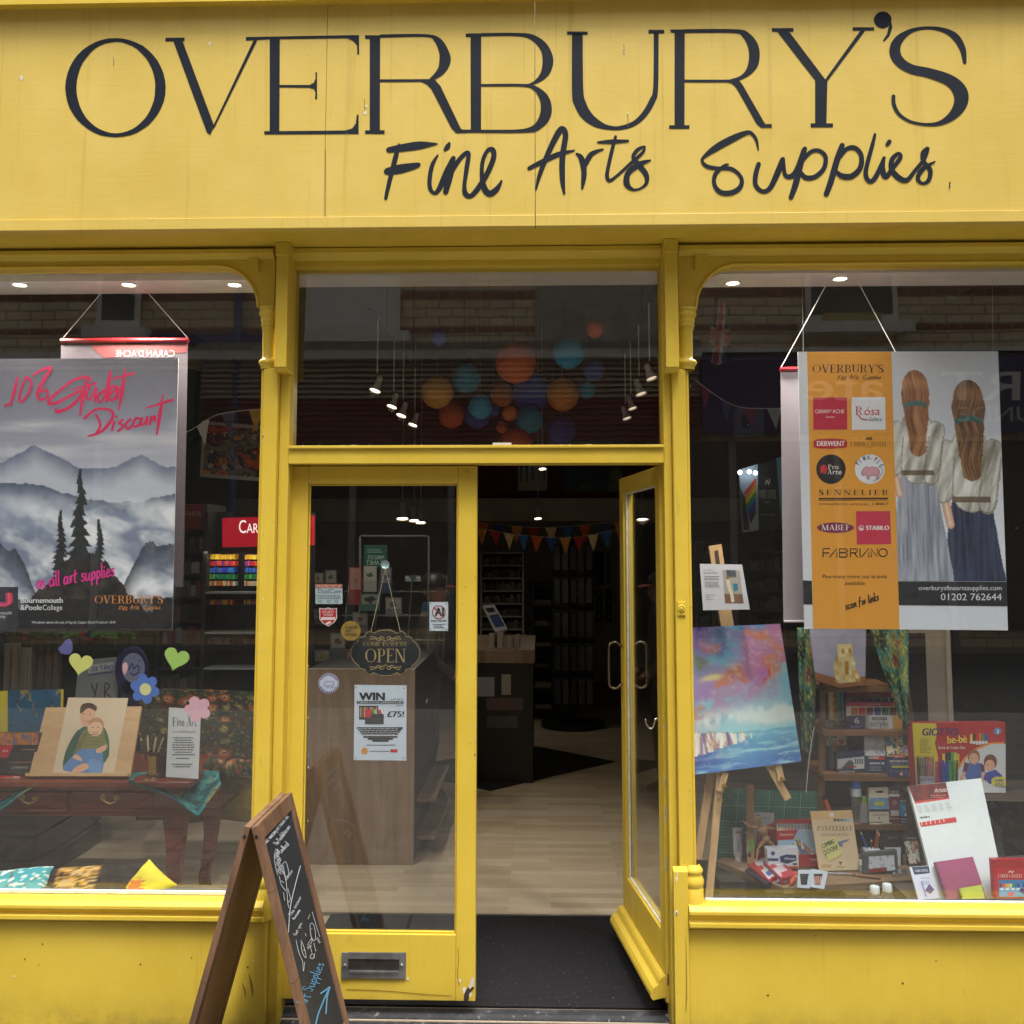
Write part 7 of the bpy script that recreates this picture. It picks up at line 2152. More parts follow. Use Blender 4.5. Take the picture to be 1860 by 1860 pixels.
g = G(); bar(g, Pl(pm.p + pm.n * .012, pm.n), (1318, 1403), (1308, 1438), 12, .02, EW); bar(g, Pl(pm.p + pm.n * .012, pm.n), (1412, 1383), (1420, 1418), 12, .02, EW); g.build('clamp_block', th, bevel=.002)
for x, y in ((1315, 1426), (1306, 1452), (1420, 1414)):
    g = G(); o = Pl(pm.p + pm.n * .014, pm.n).pt(x, y)
    g.lathe(o, [(.007, 0), (.005, .01), (.006, .014), (.0002, .016)], BRS, 10, axis=(0, -1, 0)); g.box(o.x - .012, o.x + .012, o.y - .02, o.y - .016, o.z - .003, o.z + .003, BRS); g.build('wing_nut', th)
def seasky(u, v):
    wx, wy = fbm(u * 3, v * 3, 80) - .5, fbm(u * 3, v * 3, 85) - .5
    n1, n2, n3, n4 = (fbm(u * 4.5 + 2.6 * wx + k, v * 5 + 2.6 * wy, 81 + 4 * k, 5) for k in range(4))
    st_ = fbm(u * 26 + 8 * wx, v * 40 + 6 * wy, 99)
    if v < .745:
        c = mix3('#5aa4d0', '#96d6e4', v * 1.2 + .9 * (n1 - .4))
        c = mix3(c, '#4a3fb0', max(0, 1.0 - 4.5 * v - u * .7 + (n2 - .5) * 2.5))
        m = v + u * .36
        b = math.exp(-((m - .58) / .16) ** 2)
        c = mix3(c, '#b980ae', min(.75, max(0, b * (n3 - .40) * 5)))
        c = mix3(c, '#cf7a48', min(.8, max(0, (n2 - .47) * 8 * (math.exp(-((m - .56) / .10) ** 2) + (math.exp(-((v - .08) / .09) ** 2) if u > .55 else 0) + math.exp(-((v - .13) / .05) ** 2 - ((u - .2) / .1) ** 2) + .8 * math.exp(-((v - .50) / .05) ** 2 - ((u - .3) / .16) ** 2)))))
        c = mix3(c, '#c23c50', min(.85, max(0, (n4 - .46) * 8 * math.exp(-((v - .40) / .08) ** 2 - ((u - .82) / .16) ** 2))))
        c = mix3(c, '#a078c8', min(.55, max(0, (n1 - .52) * 6 * (v < .6))))
        c = mix3(c, '#7a8a3a', min(.7, max(0, (n4 - .5) * 6 * math.exp(-((v - .22) / .06) ** 2 - ((u - .12) / .08) ** 2))))
        c = mix3(c, '#e8dc9a', min(.95, max(0, math.exp(-((v - .325 + .12 * (u - .2) - .05 * n2) / .018) ** 2 - ((u - .22) / .10) ** 2) * 1.5)))
        c = mix3(c, '#e2f0f2', min(.85, max(0, math.exp(-((v - .64) / .06) ** 2) * (n3 - .44) * 7)))
    else:
        c = mix3('#6cbcdc', '#3a66bc', (v - .74) / .26 * 1.0 + .5 * (n2 - .5))
        c = mix3(c, '#a5e0ea', max(0, fbm(u * 4 + wx, v * 46, 95) - .52) * 3.5)
        c = mix3(c, '#3530a4', max(0, (.42 - u) * 1.8 * (n3 + .4)) * (v < .95))
    c = mix3(c, '#f0f4f2', max(0, st_ - .62) * 1.2)
    tp = .71 + .07 * u + .03 * (fbm(u * 22, 1, 96) - .5)
    bt = .875 - .16 * u + .02 * fbm(u * 30, 2, 93)
    if u < .52 and tp < v < bt and not .425 < u < .45:
        k = fbm(u * 30 - v * 7 * (1 if int(u * 9) % 2 else -1), v * 5, 97)
        c = cramp(k, ((.25, '#5a5aa8'), (.4, '#9a8ab0'), (.5, '#c89a80'), (.56, '#e6e6e4'), (.75, '#f6f6f2')))
        if v < tp + .008: c = mix3(c, '#8a9a5a', .6)
    if abs(u - .565) < .008 and .755 < v < .80: c = lin('#e8efee')
    return c
g = G(paint('#e6dfd0', .8) and PRINT)
QS = [(1252, 1140.4), (1417, 1133), (1456, 1383), (1258, 1408)]
g.slab(pe, QS, .02, '#4a7ab8')
g.grid(pe, QS, 90, 110, seasky, .0006, lambda u, v: .0006 * fbm(u * 40, v * 40, 90))
fin(g, 'seascape_painting', 'colourful canvas of white sea cliffs under a pink, orange and blue sky on the easel', 'painting')
def art(g, p_):
    lines(g, p_, 1277, 1300, 1034, 1036, 1, '#9aa0a8', .0006); g.text(p_, 'Dale Sarl Wilson', 1278, 1042, 3.5, '#5a6068', .0006, w_=26)
    lines(g, p_, 1279, 1310, 1045, 1054, 3, '#6a7078', .0006, .85, skew=.06); lines(g, p_, 1280, 1311, 1056, 1067, 4, '#6a7078', .0006, .7, skew=.06); lines(g, p_, 1282, 1302, 1078, 1090, 3, '#9aa0a8', .0006, .3)
    q = [(1312, 1035), (1343, 1036), (1351, 1096), (1317, 1096)]
    g.grid(p_, q, 20, 30, lambda u, v: '#7a5a44' if v > .72 else ('#4a4f60' if v < .22 and u > .2 and u < .8 else '#a9a6a0'), .0006)
    g.brush(p_, [(1322, 1052), (1324, 1064), (1329, 1080), (1331, 1092)], '#d8d2c4', .001, 6); g.ell(p_, 1322, 1049, 3, 4, '#8a6a54', .0014, 10); g.poly(p_, [(1331, 1060), (1340, 1060), (1341, 1072), (1333, 1074)][::-1], '#2a7aa0', .0014)
pq = Pl.tilt(1318, 1108, .385, 1024, .41)
g = G(); g.slab(pq, [(1271, 1024), (1348, 1025.5), (1362, 1107), (1277, 1108.5)], .0008, '#ccd0de'); art(g, pq)
fin(g, 'artist_notice', 'white sheet with a small photograph and text clipped to the top of the easel', 'notice')
g = G(); g.tube(catmull([tuple(at(x, y, .62)) for x, y in ((1479, 1320), (1474, 1350), (1468, 1395), (1464, 1440))], 5), .0022, '#c9ccd0', 6)
fin(g, 'white_cable', 'thin white cable hanging between the painting and the wooden shelves', 'cable')
# --- wooden ladder shelves
YL = .72
SW = wood('brown_shelf_wood', '#5d3f26', '#7d5836', '#96704a', 1.4, (1, 6, 6), .5)
SWv = wood('brown_upright_wood', '#54391f', '#745231', '#8f6942', 1.4, (6, 6, .8), .5)
th = thing('ladder_shelf', at(1575, 1600, YL), 'brown wooden ladder shelf full of art boxes in the right window', 'shelf')
g = G(); g.hexa([tuple(at(x, 1640, y)) [0:2] + (ZP + .001,) for x, y in ((1484, YL), (1498, YL), (1498, YL + .03), (1484, YL + .03))], [tuple(at(x, 1140, y)) for x, y in ((1490, YL + .02), (1502, YL + .02), (1502, YL + .05), (1490, YL + .05))], SWv); g.build('upright', th, bevel=.002)
g = G(); g.hexa([(X(1690, 1600, YL), YL, ZP + .001), (X(1704, 1600, YL), YL, ZP + .001), (X(1704, 1600, YL), YL + .03, ZP + .001), (X(1690, 1600, YL), YL + .03, ZP + .001)], [tuple(at(x, 1140, y)) for x, y in ((1625, YL + .02), (1637, YL + .02), (1637, YL + .05), (1625, YL + .05))], SWv); g.build('upright', th, bevel=.002)
SHZ = []
for y0, y1, x0, x1 in ((1405, 1420, 1496, 1664), (1326, 1338, 1498, 1650), (1496, 1509, 1496, 1680), (1248, 1258, 1500, 1636)):
    g = G(); pbox(g, x0, x1, y0, y1, YL - .03, YL + .24, SW, rx=1400); g.build('shelf', th, bevel=.004)
    SHZ.append(Z(1575, y0, YL - .03) + .0008)
Z1, Z2, Z0, Z3 = SHZ
g = G(); pbox(g, 1498, 1690, 1150, 1600, YL + .245, YL + .255, paint('#15110e', .9), rx=1400); g.build('back_panel', th)
YA = YL - .02
RD, NV = '#b5262f', '#1c2b4f'
def art(g, p_):
    cs = ['#cfc08a', '#d8b45a', '#b8562c', '#3f8a4a', '#2a56a8']
    for k, c in enumerate(cs): g.poly(p_, [(1504.5 + k * 4.9, 1231), (1509 + k * 4.9, 1231), (1511.5 + k * 4.9, 1306), (1507 + k * 4.9, 1306)][::-1], c, .0006)
    g.text(p_, 'COLOURCLAY', 1521, 1304, 7, '#15130f', .001, w_=70, rot=-R(92), bold=.08)
fixed('clay_pack', 'tall striped pack of coloured modelling clay sticks standing on the wooden shelves', 'clay pack', [(1504, 1231), (1529, 1230), (1533, 1307), (1507, 1308)], YA + .05, .01, .02, '#cfc08a', art)
def acr(dy):
    def art(g, p_):
        q = lambda a, b, c, d, col, z=.0006: g.rect(p_, a, b + dy, c, d + dy, col, z)
        q(1537, 1275, 1637, 1283, '#b8325a'); q(1537, 1283, 1622, 1301, '#dcd8d2'); q(1622, 1276, 1639, 1327, '#d89a2c', .0009)
        for k, c in enumerate(('#c8702c', '#b8262f', '#7a1c3a', '#2a4a9a', '#1f6a4a', '#5a3a28')): q(1546 + k * 14, 1285, 1558 + k * 14, 1299, c, .0012)
        q(1541, 1300, 1572, 1327, '#3a2a66', .0012); q(1572, 1301, 1622, 1328, '#c9ccd4', .0012)
        g.text(p_, '6', 1551, 1314 + dy, 11, '#f0eef4', .0016, w_=9, bold=.1); q(1584, 1303, 1611, 1308, '#23252c', .0016); g.text(p_, 'GRADUATE', 1586, 1307.3 + dy, 3.2, '#e6e8ec', .002, w_=23)
        g.text(p_, 'acrylic', 1580, 1319 + dy, 10, '#2a3a52', .0016, w_=35); lines(g, p_, 1545, 1568, 1317 + dy, 1325 + dy, 3, '#b9aed8', .0016)
        g.text(p_, 'DALER ROWNEY', 1587, 1281 + dy, 3, '#f0e6ea', .001, 'c', w_=28)
    return art
fixed('acrylic_paint_box', 'front boxed set of six acrylic paints on the wooden shelves', 'paint box', [(1536, 1274), (1638, 1275), (1640, 1328), (1540, 1328)], YA + .02, .005, .03, '#3a2a66', acr(0))
fixed('acrylic_paint_box', 'second acrylic paint box peeping out above the front one', 'paint box', [(1535, 1257), (1636, 1259), (1639, 1310), (1539, 1310)], YA + .09, .005, .03, '#3a2a66', acr(-17))
def art(g, p_):
    g.rect(p_, 1498, 1354, 1541, 1403, NV, .0006)
    for x, y in ((1517, 1320), (1505, 1337), (1529, 1309), (1529, 1330), (1529, 1346), (1528, 1319)): g.ell(p_, x, y, 5.5, 5.5, '#a8202a', .0008, 14); g.ell(p_, x - 1.5, y - 2, 1.4, 1.4, '#e0a8a0', .0012, 8)
    for k in range(4): g.brush(p_, [(1509 + k * 3.6, 1330), (1508 + k * 3.2, 1398)], ['#7a6a6a', '#9a8a80', '#a87a5a', '#b8855a'][k], .0014, 2.4, smooth=False)
    g.rect(p_, 1505, 1336, 1523, 1343, '#dfe4e2', .002); g.rect(p_, 1508, 1338, 1520, 1341, '#1f5a4a', .0023)
    g.text(p_, 'WOPH', 1504, 1312, 3.4, '#2a2c30', .0008, w_=14, bold=.1); g.rect(p_, 1525, 1353.5, 1537, 1357, RD, .0009)
fixed('pencil_blister_card', 'white and navy blister card of pencils decorated with red apples on the shelves', 'blister card', [(1497, 1307), (1536, 1305), (1540, 1404), (1498, 1404)], YA + .05, .02, .004, '#d8d6d4', art)
def art(g, p_):
    g.grid(p_, [(1521, 1379), (1570, 1374), (1570, 1396), (1521, 1399)], 24, 12, lambda u, v: mix3('#b9bcc8', '#4a4f60', 1 if v > .55 + .35 * math.sin(u * 8 + 1) * (u < .6) else 0) if u < .6 else '#c9ccd4', .0006)
    g.text(p_, 'LANDSCAPE', 1523, 1403, 3.2, '#d8dce6', .0006, w_=30); g.rect(p_, 1543, 1391, 1556, 1394, RD, .0009)
    for k in range(4): g.rect(p_, 1553 + k * 4, 1378, 1555.5 + k * 4, 1388, '#4a4f5c', .0009)
fixed('pencil_tin', 'navy flat box with a grey mountain sketch on the wooden shelves', 'pencil tin', [(1517, 1367), (1570, 1363), (1572, 1402), (1520, 1406)], YA, .006, .02, NV, art)
def art(g, p_):
    g.grid(p_, [(1569, 1329), (1607, 1328), (1609, 1373), (1571, 1373)], 26, 30, lambda u, v: mix3('#c9ccd8', '#3f4250', 1.4 * max(0, fbm(u * 7, v * 8, 23) - .3 - 1.2 * abs(u - .55) * (v < .6))), .0006)
    g.text(p_, 'DERWENT', 1587, 1378.5, 4.2, '#eee', .001, 'c', w_=20); g.rect(p_, 1584, 1374, 1608, 1380, RD, .0007)
    g.text(p_, 'GRAPHIC 6B', 1579, 1388.5, 4, '#d3d8e4', .0006, w_=27, bold=.08); lines(g, p_, 1580, 1606, 1391, 1400, 4, '#8f9ab8', .0006); lines(g, p_, 1578, 1604, 1403, 1406, 1, '#c9d0e0', .0006)
fixed('pencil_tin', 'navy graphite pencil tin with a grey tree sketch on the wooden shelves', 'pencil tin', [(1567, 1328), (1608, 1327), (1612, 1410), (1572, 1408)], YA - .004, .025, .012, NV, art)
def art(g, p_):
    def sw(u, v):
        a = fbm(u * 5, v * 4, 29); b = fbm(u * 7 + 3, v * 6, 31)
        return ['#e0c83a', '#2a4a9a', '#d8d8e0', '#b8302a', '#1c1c22', '#5a9a4a', '#3a7ac0', '#e8e2d0'][int((a * 9 + b * 7)) % 8]
    g.grid(p_, [(1608, 1332), (1653, 1332), (1657, 1372), (1611, 1372)], 40, 34, sw, .0006)
    g.rect(p_, 1611, 1372, 1658, 1374.5, '#b89a3a', .0006); g.rect(p_, 1623, 1370, 1645, 1377, RD, .0009); g.text(p_, 'DERWENT', 1634, 1375.7, 4, '#eee', .0012, 'c', w_=19)
    g.text(p_, 'INKTENSE BLOCKS', 1635, 1384.5, 4, '#d8dce8', .0006, 'c', w_=38, bold=.08); g.rect(p_, 1620, 1391, 1651, 1394.5, '#c9c23a', .0006); lines(g, p_, 1616, 1652, 1386, 1390, 2, '#8f9ab8', .0006, .8, True)
    for k in range(4): lines(g, p_, 1617 + k * 9, 1624 + k * 9, 1397, 1403, 2, '#6a7aa8', .0006)
    g.ell(p_, 1637, 1406, 3, 3, '#d8a8a8', .0006, 12); g.text(p_, '12', 1650, 1408, 4, '#d8dce8', .0006)
fixed('ink_block_tin', 'navy tin of ink blocks with a swirling multicoloured picture on the shelves', 'tin', [(1607, 1331), (1654, 1331), (1661, 1413), (1612, 1411)], YA - .012, .025, .012, '#1f3560', art)
# lowest shelf
def tube_obj(name, label, cat, a, b, r0, r1, col, capcol, Y, group=None, capf=.12, label_=None):
    A, B = at(a[0], a[1], Y), at(b[0], b[1], Y)
    g = G(GLOSS); d = B - A
    g.tube([A, A + d * .04, A + d * .75, A + d * (1 - capf)], [r0, r0, r1, r1 * .8], col, 14)
    if label_: g.tube([A + d * .15, A + d * .6], [r0 * .99 * .9 + r1 * .16, r1 * 1.02], label_, 14, cap=False)
    o = fin(g, name, label, cat, group, smooth='auto')
    g2 = G(GLOSS); g2.tube([A + d * (1 - capf), B], [r1 * .75, r1 * .7], capcol, 12); g2.build('cap', o)
    return o
m_ = (1 / F) * (YA + D)
g = G(GLOSS); p = at(1556, 1495, YA + .02); r = 9.3 * m_
zt = Z(1556, 1406, YA + .02) - Z0; zm = Z(1556, 1446, YA + .02) - Z0
CLR = clearmat('clear_plastic')
g.lathe((p.x, p.y, Z0 + .001), [(.0002, 0), (r * .85, 0), (r * .9, zm - .002)], CLR, 20)
bo = fin(g, 'glue_bottle', 'clear bottle with a tall blue and white label on the lowest shelf', 'bottle', smooth='auto')
g = G(GLOSS); g.lathe((p.x, p.y, Z0 + .001), [(r, zm), (r, zm + (zt - zm) * .35), (r, zm + (zt - zm) * .36), (r, zt * .97), (r * .9, zt), (.0002, zt)], '#d3dae6', 20, mats=['#d3dae6', '#d3dae6', '#2a62b8', '#2a62b8', '#2a62b8']); g.build('label', bo, smooth='auto')
tube_obj('paint_tube', 'small grey tube with a green top standing next to the blue and white bottle', 'paint tube', (1569, 1493), (1570, 1447), 8 * m_, 5.5 * m_, '#8f9296', '#6fa83a', YA, capf=.5)
def art(g, p_):
    g.grid(p_, [(1579, 1449), (1615, 1449), (1615, 1472), (1579, 1472)], 20, 14, lambda u, v: '#b8c84a' if (abs(u - .5) < .28 and .3 < v < .6) else mix3('#3a7ab8', '#8ab0cc', fbm(u * 5, v * 6, 3)), .0006)
    g.rect(p_, 1579, 1470, 1615, 1474, NV, .0009); lines(g, p_, 1584, 1611, 1477, 1482, 2, '#8a8478', .0006, .7, True)
    g.poly(p_, [(1590, 1437), (1605, 1436), (1603, 1440), (1592, 1440)], '#1a1a1c', .0006); g.ell(p_, 1597, 1486, 1.6, 1.6, '#4a4a50', .0006, 10)
fixed('crayon_box', 'cream box with a green boat picture on the lowest shelf', 'box', [(1578, 1431), (1615, 1430), (1617, 1493), (1579, 1493)], YA - .004, .01, .02, '#d6cfbe', art)
def art(g, p_):
    g.rect(p_, 1615, 1429, 1635, 1442, '#17181c', .0006); g.text(p_, 'ACRYLIC', 1617, 1440, 3.4, '#d8d8dc', .001, w_=16); g.rect(p_, 1615, 1442, 1634, 1447, '#c9ccd0', .0006)
    g.ell(p_, 1625, 1458, 3.6, 3.6, '#c9a8a0', .0006, 14); g.ell(p_, 1625, 1458, 2.4, 2.4, '#7a2a2a', .0009, 12); g.rect(p_, 1618, 1472, 1633, 1482, '#b9bcc6', .0006)
    g.rect(p_, 1616, 1486, 1634, 1487.5, '#a8a0a0', .0006)
fixed('paint_tube_box', 'tall dark red acrylic tube between the boat box and the blue box', 'paint tube', [(1614, 1428), (1636, 1428), (1635, 1497), (1616, 1497)], YA - .008, .01, .018, '#6a2426', art)
def art(g, p_):
    g.rect(p_, 1634, 1459, 1652, 1483, '#2f86c4', .0006); g.rect(p_, 1634, 1452, 1652, 1459, '#3a4a6a', .0006); g.text(p_, 'GESSO', 1635, 1457.5, 4.4, '#dfe4ea', .0009, w_=15, bold=.08); g.ell(p_, 1643, 1468, 4.5, 4.5, '#5aa4d4', .0009, 14); g.rect(p_, 1643, 1478, 1651, 1482, '#e6e9ee', .0009); g.text(p_, 'PRIMER', 1635, 1490, 4, '#c9ced6', .0006, w_=15)
fixed('primer_bottle', 'small blue and black labelled bottle at the right end of the lowest shelf', 'bottle', [(1633, 1453), (1652, 1453), (1653, 1496), (1633, 1496)], YA - .010, .006, .02, '#15171c', art)
fixed('price_tag', 'plain white tag hanging behind the dark red tube on the lowest shelf', 'price tag', [(1630, 1437), (1646, 1440), (1645, 1452), (1629, 1450)], YA + .02, .002, .002, '#b4bac2', None)
tube_obj('paint_tube', 'little orange paint tube with a black cap at the left end of the lowest shelf', 'paint tube', (1505, 1472), (1496, 1446), 4.6 * m_, 4.4 * m_, '#c85a34', '#17171a', YA - .02, capf=.3, label_=None)
for k, (a, b, c, lab) in enumerate((((1580, 1490), (1602, 1497), '#d8cfae', 'cream and gold pen lying across the lowest shelf edge'), ((1602, 1492), (1620, 1497), '#b9bcb8', 'grey pen lying behind the cream and gold one'), ((1637, 1496), (1657, 1494), '#6a6e74', 'thin dark pen lying in front of the blue and black bottle'))):
    A, B = at(a[0], a[1], YL - .055 + .012 * k), at(b[0], b[1], YL - .055 + .012 * k)
    for P_ in (A, B): P_.z = Z0 + .005
    g = G(GLOSS); d = B - A; g.tube([A, A + d * .7, A + d * .72, B], [.004, .004, .003, .0015], c, 8); fin(g, 'pen', lab, 'pen', 'pens on the lowest shelf')
# scarves and the bag hung on the shelves
def peacock(u, v):
    n = fbm(u * 4, v * 5, 51)
    c = cramp(n, ((.3, '#16302c'), (.45, '#2a5a4a'), (.58, '#3a7a78'), (.7, '#8a8a4a'), (.8, '#7a3a4a')))
    k = math.sin(9 * fbm(u * 3, v * 3, 53) * 3 + u * 5)
    if abs(k) < .22: c = mix3(c, '#b9b85a', .8)
    return mix3(c, '#101c1e', .7 if abs(math.sin(14 * fbm(u * 3, v * 4, 54))) < .16 else 0)
YV = YL - .05
drape('patterned_scarf', 'green and blue swirl patterned scarf falling diagonally over the right of the wooden shelves', [at(x, y, YV) for x, y in ((1575, 1130), (1610, 1132), (1650, 1140))], [at(x, y, YV - .01) for x, y in ((1630, 1300), (1640, 1310), (1649, 1318))], peacock, 40, 60, .015, 'scarf', 14)
drape('patterned_scarf', 'long dark green patterned scarf hanging down the left side of the wooden shelves', [at(x, 1140, YV + .02) for x in (1448, 1466, 1486)], [at(x, y, YV) for x, y in ((1454, 1360), (1466, 1368), (1480, 1362))], peacock, 24, 60, .02, 'scarf', 10)
def bagart(u, v):
    c = mix3('#8f93b0', '#a8a4b8', fbm(u * 3, v * 9, 3))
    if v > .84: c = lin('#8a5a3a')
    if .3 < u < .9 and .28 < v < .92 and abs(u - .6) < .1 + .3 * v * fbm(u * 3, v * 3, 8):
        ix, iy = math.floor(u * 16), math.floor(v * 14)
        h = (math.sin(ix * 12.9 + iy * 78.2) * 43758.5) % 1
        c = ['#c9a85a', '#d8c48a', '#a8803a', '#cabf9a', '#e0d6a8'][int(h * 5)]
    return c
drape('printed_bag', 'pale lilac fabric bag with a gold mosaic patch atop the wooden shelves', [at(x, 1138, YV - .03) for x in (1470, 1520, 1574)], [at(x, y, YV - .035) for x, y in ((1480, 1236), (1526, 1252), (1572, 1246))], bagart, 40, 40, .008, 'bag', 5)
# boxed felt tip set and jars
YG = .60
def art(g, p_):
    E_ = lambda x, y, rx, ry, c, z=.0012: g.ell(p_, x, y, rx, ry, c, z, 18)
    g.poly(p_, [(1657, 1313), (1700, 1314), (1703, 1330), (1698, 1350), (1704, 1375), (1702, 1440), (1665, 1440)][::-1], '#cfc02c', .0006)
    arc = [(1826.5, 1351), (1800, 1352), (1775, 1362), (1755, 1378), (1740, 1400), (1732, 1440), (1826.8, 1440)]
    g.poly(p_, [(x - 3, y - 3) for x, y in arc[:-2]] + arc[-2:], '#d8902c', .0008); g.poly(p_, arc, '#c3c8d2', .0010)
    g.text(p_, 'GIOTTO', 1673, 1336, 13, '#2a2c66', .0012, w_=65, slant=.15, bold=.1)
    g.text(p_, 'be-bè', 1720, 1350.5, 14, '#e6cf4a', .0014, w_=36, rot=-.05, bold=.06); g.text(p_, 'Stick & Color Set', 1704, 1360.5, 5, '#e8dcd4', .0014, w_=49, bold=.05)
    lines(g, p_, 1671, 1692, 1340, 1368, 9, '#6a6a3a', .001, .6)
    for k, c in enumerate(('#e0c22c', '#17171a', '#c02a2a', '#d8682a', '#2c8a3a', '#2a4ab8')): g.rect(p_, 1762 + k * 5.4, 1331 + abs(k - 2.5), 1766.5 + k * 5.4, 1353 - abs(k - 2.5), c, .0014); g.rect(p_, 1762 + k * 5.4, 1346, 1766.5 + k * 5.4, 1353 - abs(k - 2.5), '#dcdcdc', .0018)
    for k, c in enumerate(('#d8c83a', '#1a1a1c', '#1a1a1c', '#2c9a4a', '#c8c23a', '#d8b03a')): g.rect(p_, 1712 + k * 5.2, 1370 - 4 * math.sin((k + .5) / 6 * 3.14), 1716.5 + k * 5.2, 1388, c, .0014)
    E_(1812, 1328, 7, 6.5, '#4a86b8'); g.text(p_, '3', 1809, 1332, 7, '#e8e4e0', .0016, w_=5, bold=.1)
    SKt = '#d3a48a'
    g.poly(p_, [(1757, 1386), (1783, 1386), (1786, 1406), (1781, 1424), (1760, 1424), (1750, 1404)][::-1], '#3f62a8', .0014); g.poly(p_, [(1752, 1384), (1760, 1387), (1756, 1400), (1748, 1404)], '#6a2a44', .0016); g.poly(p_, [(1780, 1386), (1788, 1390), (1789, 1404), (1783, 1402)][::-1], '#6a2a44', .0016)
    E_(1769, 1375, 11, 14, '#8a5a36', .0016); E_(1769, 1378, 8.5, 10, SKt, .0020)
    g.brush(p_, [(1752, 1404), (1746, 1416), (1758, 1422)], SKt, .0018, 6); g.brush(p_, [(1786, 1404), (1784, 1416), (1776, 1424)], SKt, .0018, 6)
    g.poly(p_, [(1790, 1404), (1808, 1398), (1820, 1408), (1822, 1424), (1795, 1424), (1786, 1414)][::-1], '#2f3f9a', .0022)
    E_(1799, 1384, 12, 14, '#6a4028', .0024); E_(1798, 1390, 9, 10, SKt, .0028)
    g.brush(p_, [(1792, 1420), (1786, 1430), (1796, 1436)], SKt, .0024, 6)
    for x, y in ((1765, 1377), (1773, 1377), (1794, 1389), (1802, 1389)): E_(x, y, 1.1, .8, '#3a2a22', .0032)
    g.poly(p_, [(1742, 1424), (1790, 1420), (1815, 1432), (1815, 1440), (1735, 1440)][::-1], '#d3d5dc', .0030)
    g.poly(p_, [(1801, 1415), (1808, 1411), (1826, 1411), (1826, 1428), (1806, 1428), (1801, 1424)][::-1], '#cfc83a', .0036); g.text(p_, 'LEARN', 1807, 1420, 5, '#3a4a9a', .004, w_=15, bold=.08); g.text(p_, '& PLAY', 1808, 1427, 5, '#3a4a9a', .004, w_=15, bold=.08)
fixed('felt_pen_set', 'big red and yellow boxed felt pen set showing two children on its front', 'pen set', [(1657, 1313), (1826, 1312), (1827, 1441), (1665, 1441)], YG, .02, .07, '#a8161e', art, base=GLOSS)
g = G(); g.box(X(1650, 1440, YG), XR - .02, YG - .12, YG + .25, Z(1740, 1452, YG - .1), Z(1740, 1441.5, YG), DKW)
g.box(X(1660, 1440, YG), X(1670, 1440, YG), YG - .05, YG + .2, ZP + .001, Z(1740, 1452, YG - .1) - .0005, DKW); g.box(X(1850, 1440, YG), X(1862, 1440, YG), YG - .05, YG + .2, ZP + .001, Z(1740, 1452, YG - .1) - .0005, DKW)
fin(g, 'display_bench', 'dark wooden bench carrying the boxed felt pen set', 'bench')
zg = Z(1740, 1441.5, YG) + .0008
def pens(name, label, x0, x1, yt, yb, Y, cols, jar):
    th = thing(name, at((x0 + x1) / 2, yb, Y), label, 'pen jar' if jar else 'pens')
    n = len(cols)
    for k, c in enumerate(cols):
        x = x0 + (x1 - x0) * (k + .5) / n
        g = G(GLOSS); a, b = at(x, yb, Y + .012 * (k % 3)), at(x - 2 + 3 * k / n, yt + rnd.uniform(-2, 2), Y + .012 * (k % 3))
        r = (x1 - x0) / n * .55 * (Y + D) / F
        g.tube([a, a.lerp(b, .7), a.lerp(b, .72), b], [r, r, r * .8, r * .75], c, 8); g.build('pen', th, smooth='auto')
    return th
th = pens('pen_jar', 'clear jar of brown, green and red felt pens before the big box', 1667, 1696, 1376, 1424, YG - .10, ['#4a2f22', '#5a3a2a', '#2a4a34', '#6a2a24', '#a83a2a', '#b8322a', '#a85a4a'], True)
g = G(GLOSS); p = at(1681, 1425, YG - .08); r = 16 / F * (YG - .1 + D); h1 = Z(1681, 1375, YG - .1) - Z(1681, 1425, YG - .1)
g.lathe(p, [(r * .98, 0), (r, .002), (r, h1 * .98)], CLR, 24); g.build('jar', th, smooth=True)
g = G(GLOSS); g.lathe(p, [(r * 1.02, h1 * .03), (r * 1.02, h1 * .36)], '#b9bcc8', 24, a0=180, a1=360); g.build('label', th, smooth=True)
g = G(); pj = Pl.v(p.y - r * 1.06); g.text(pj, 'GIOTTO', 1681, 1419, 6, '#2a3a7a', .0008, 'c', w_=26, bold=.1); g.build('lettering', th)
pens('pen_bundle', 'fan of purple, blue and green felt pens standing before the big box', 1700, 1740, 1382, 1424, YG - .11, ['#a8244a', '#7a2a7a', '#8a2a6a', '#2a3a9a', '#2a4ab0', '#2a56c0', '#2a8a3a', '#1f7a3a', '#7a9a2a', '#2a4a2a'], False)
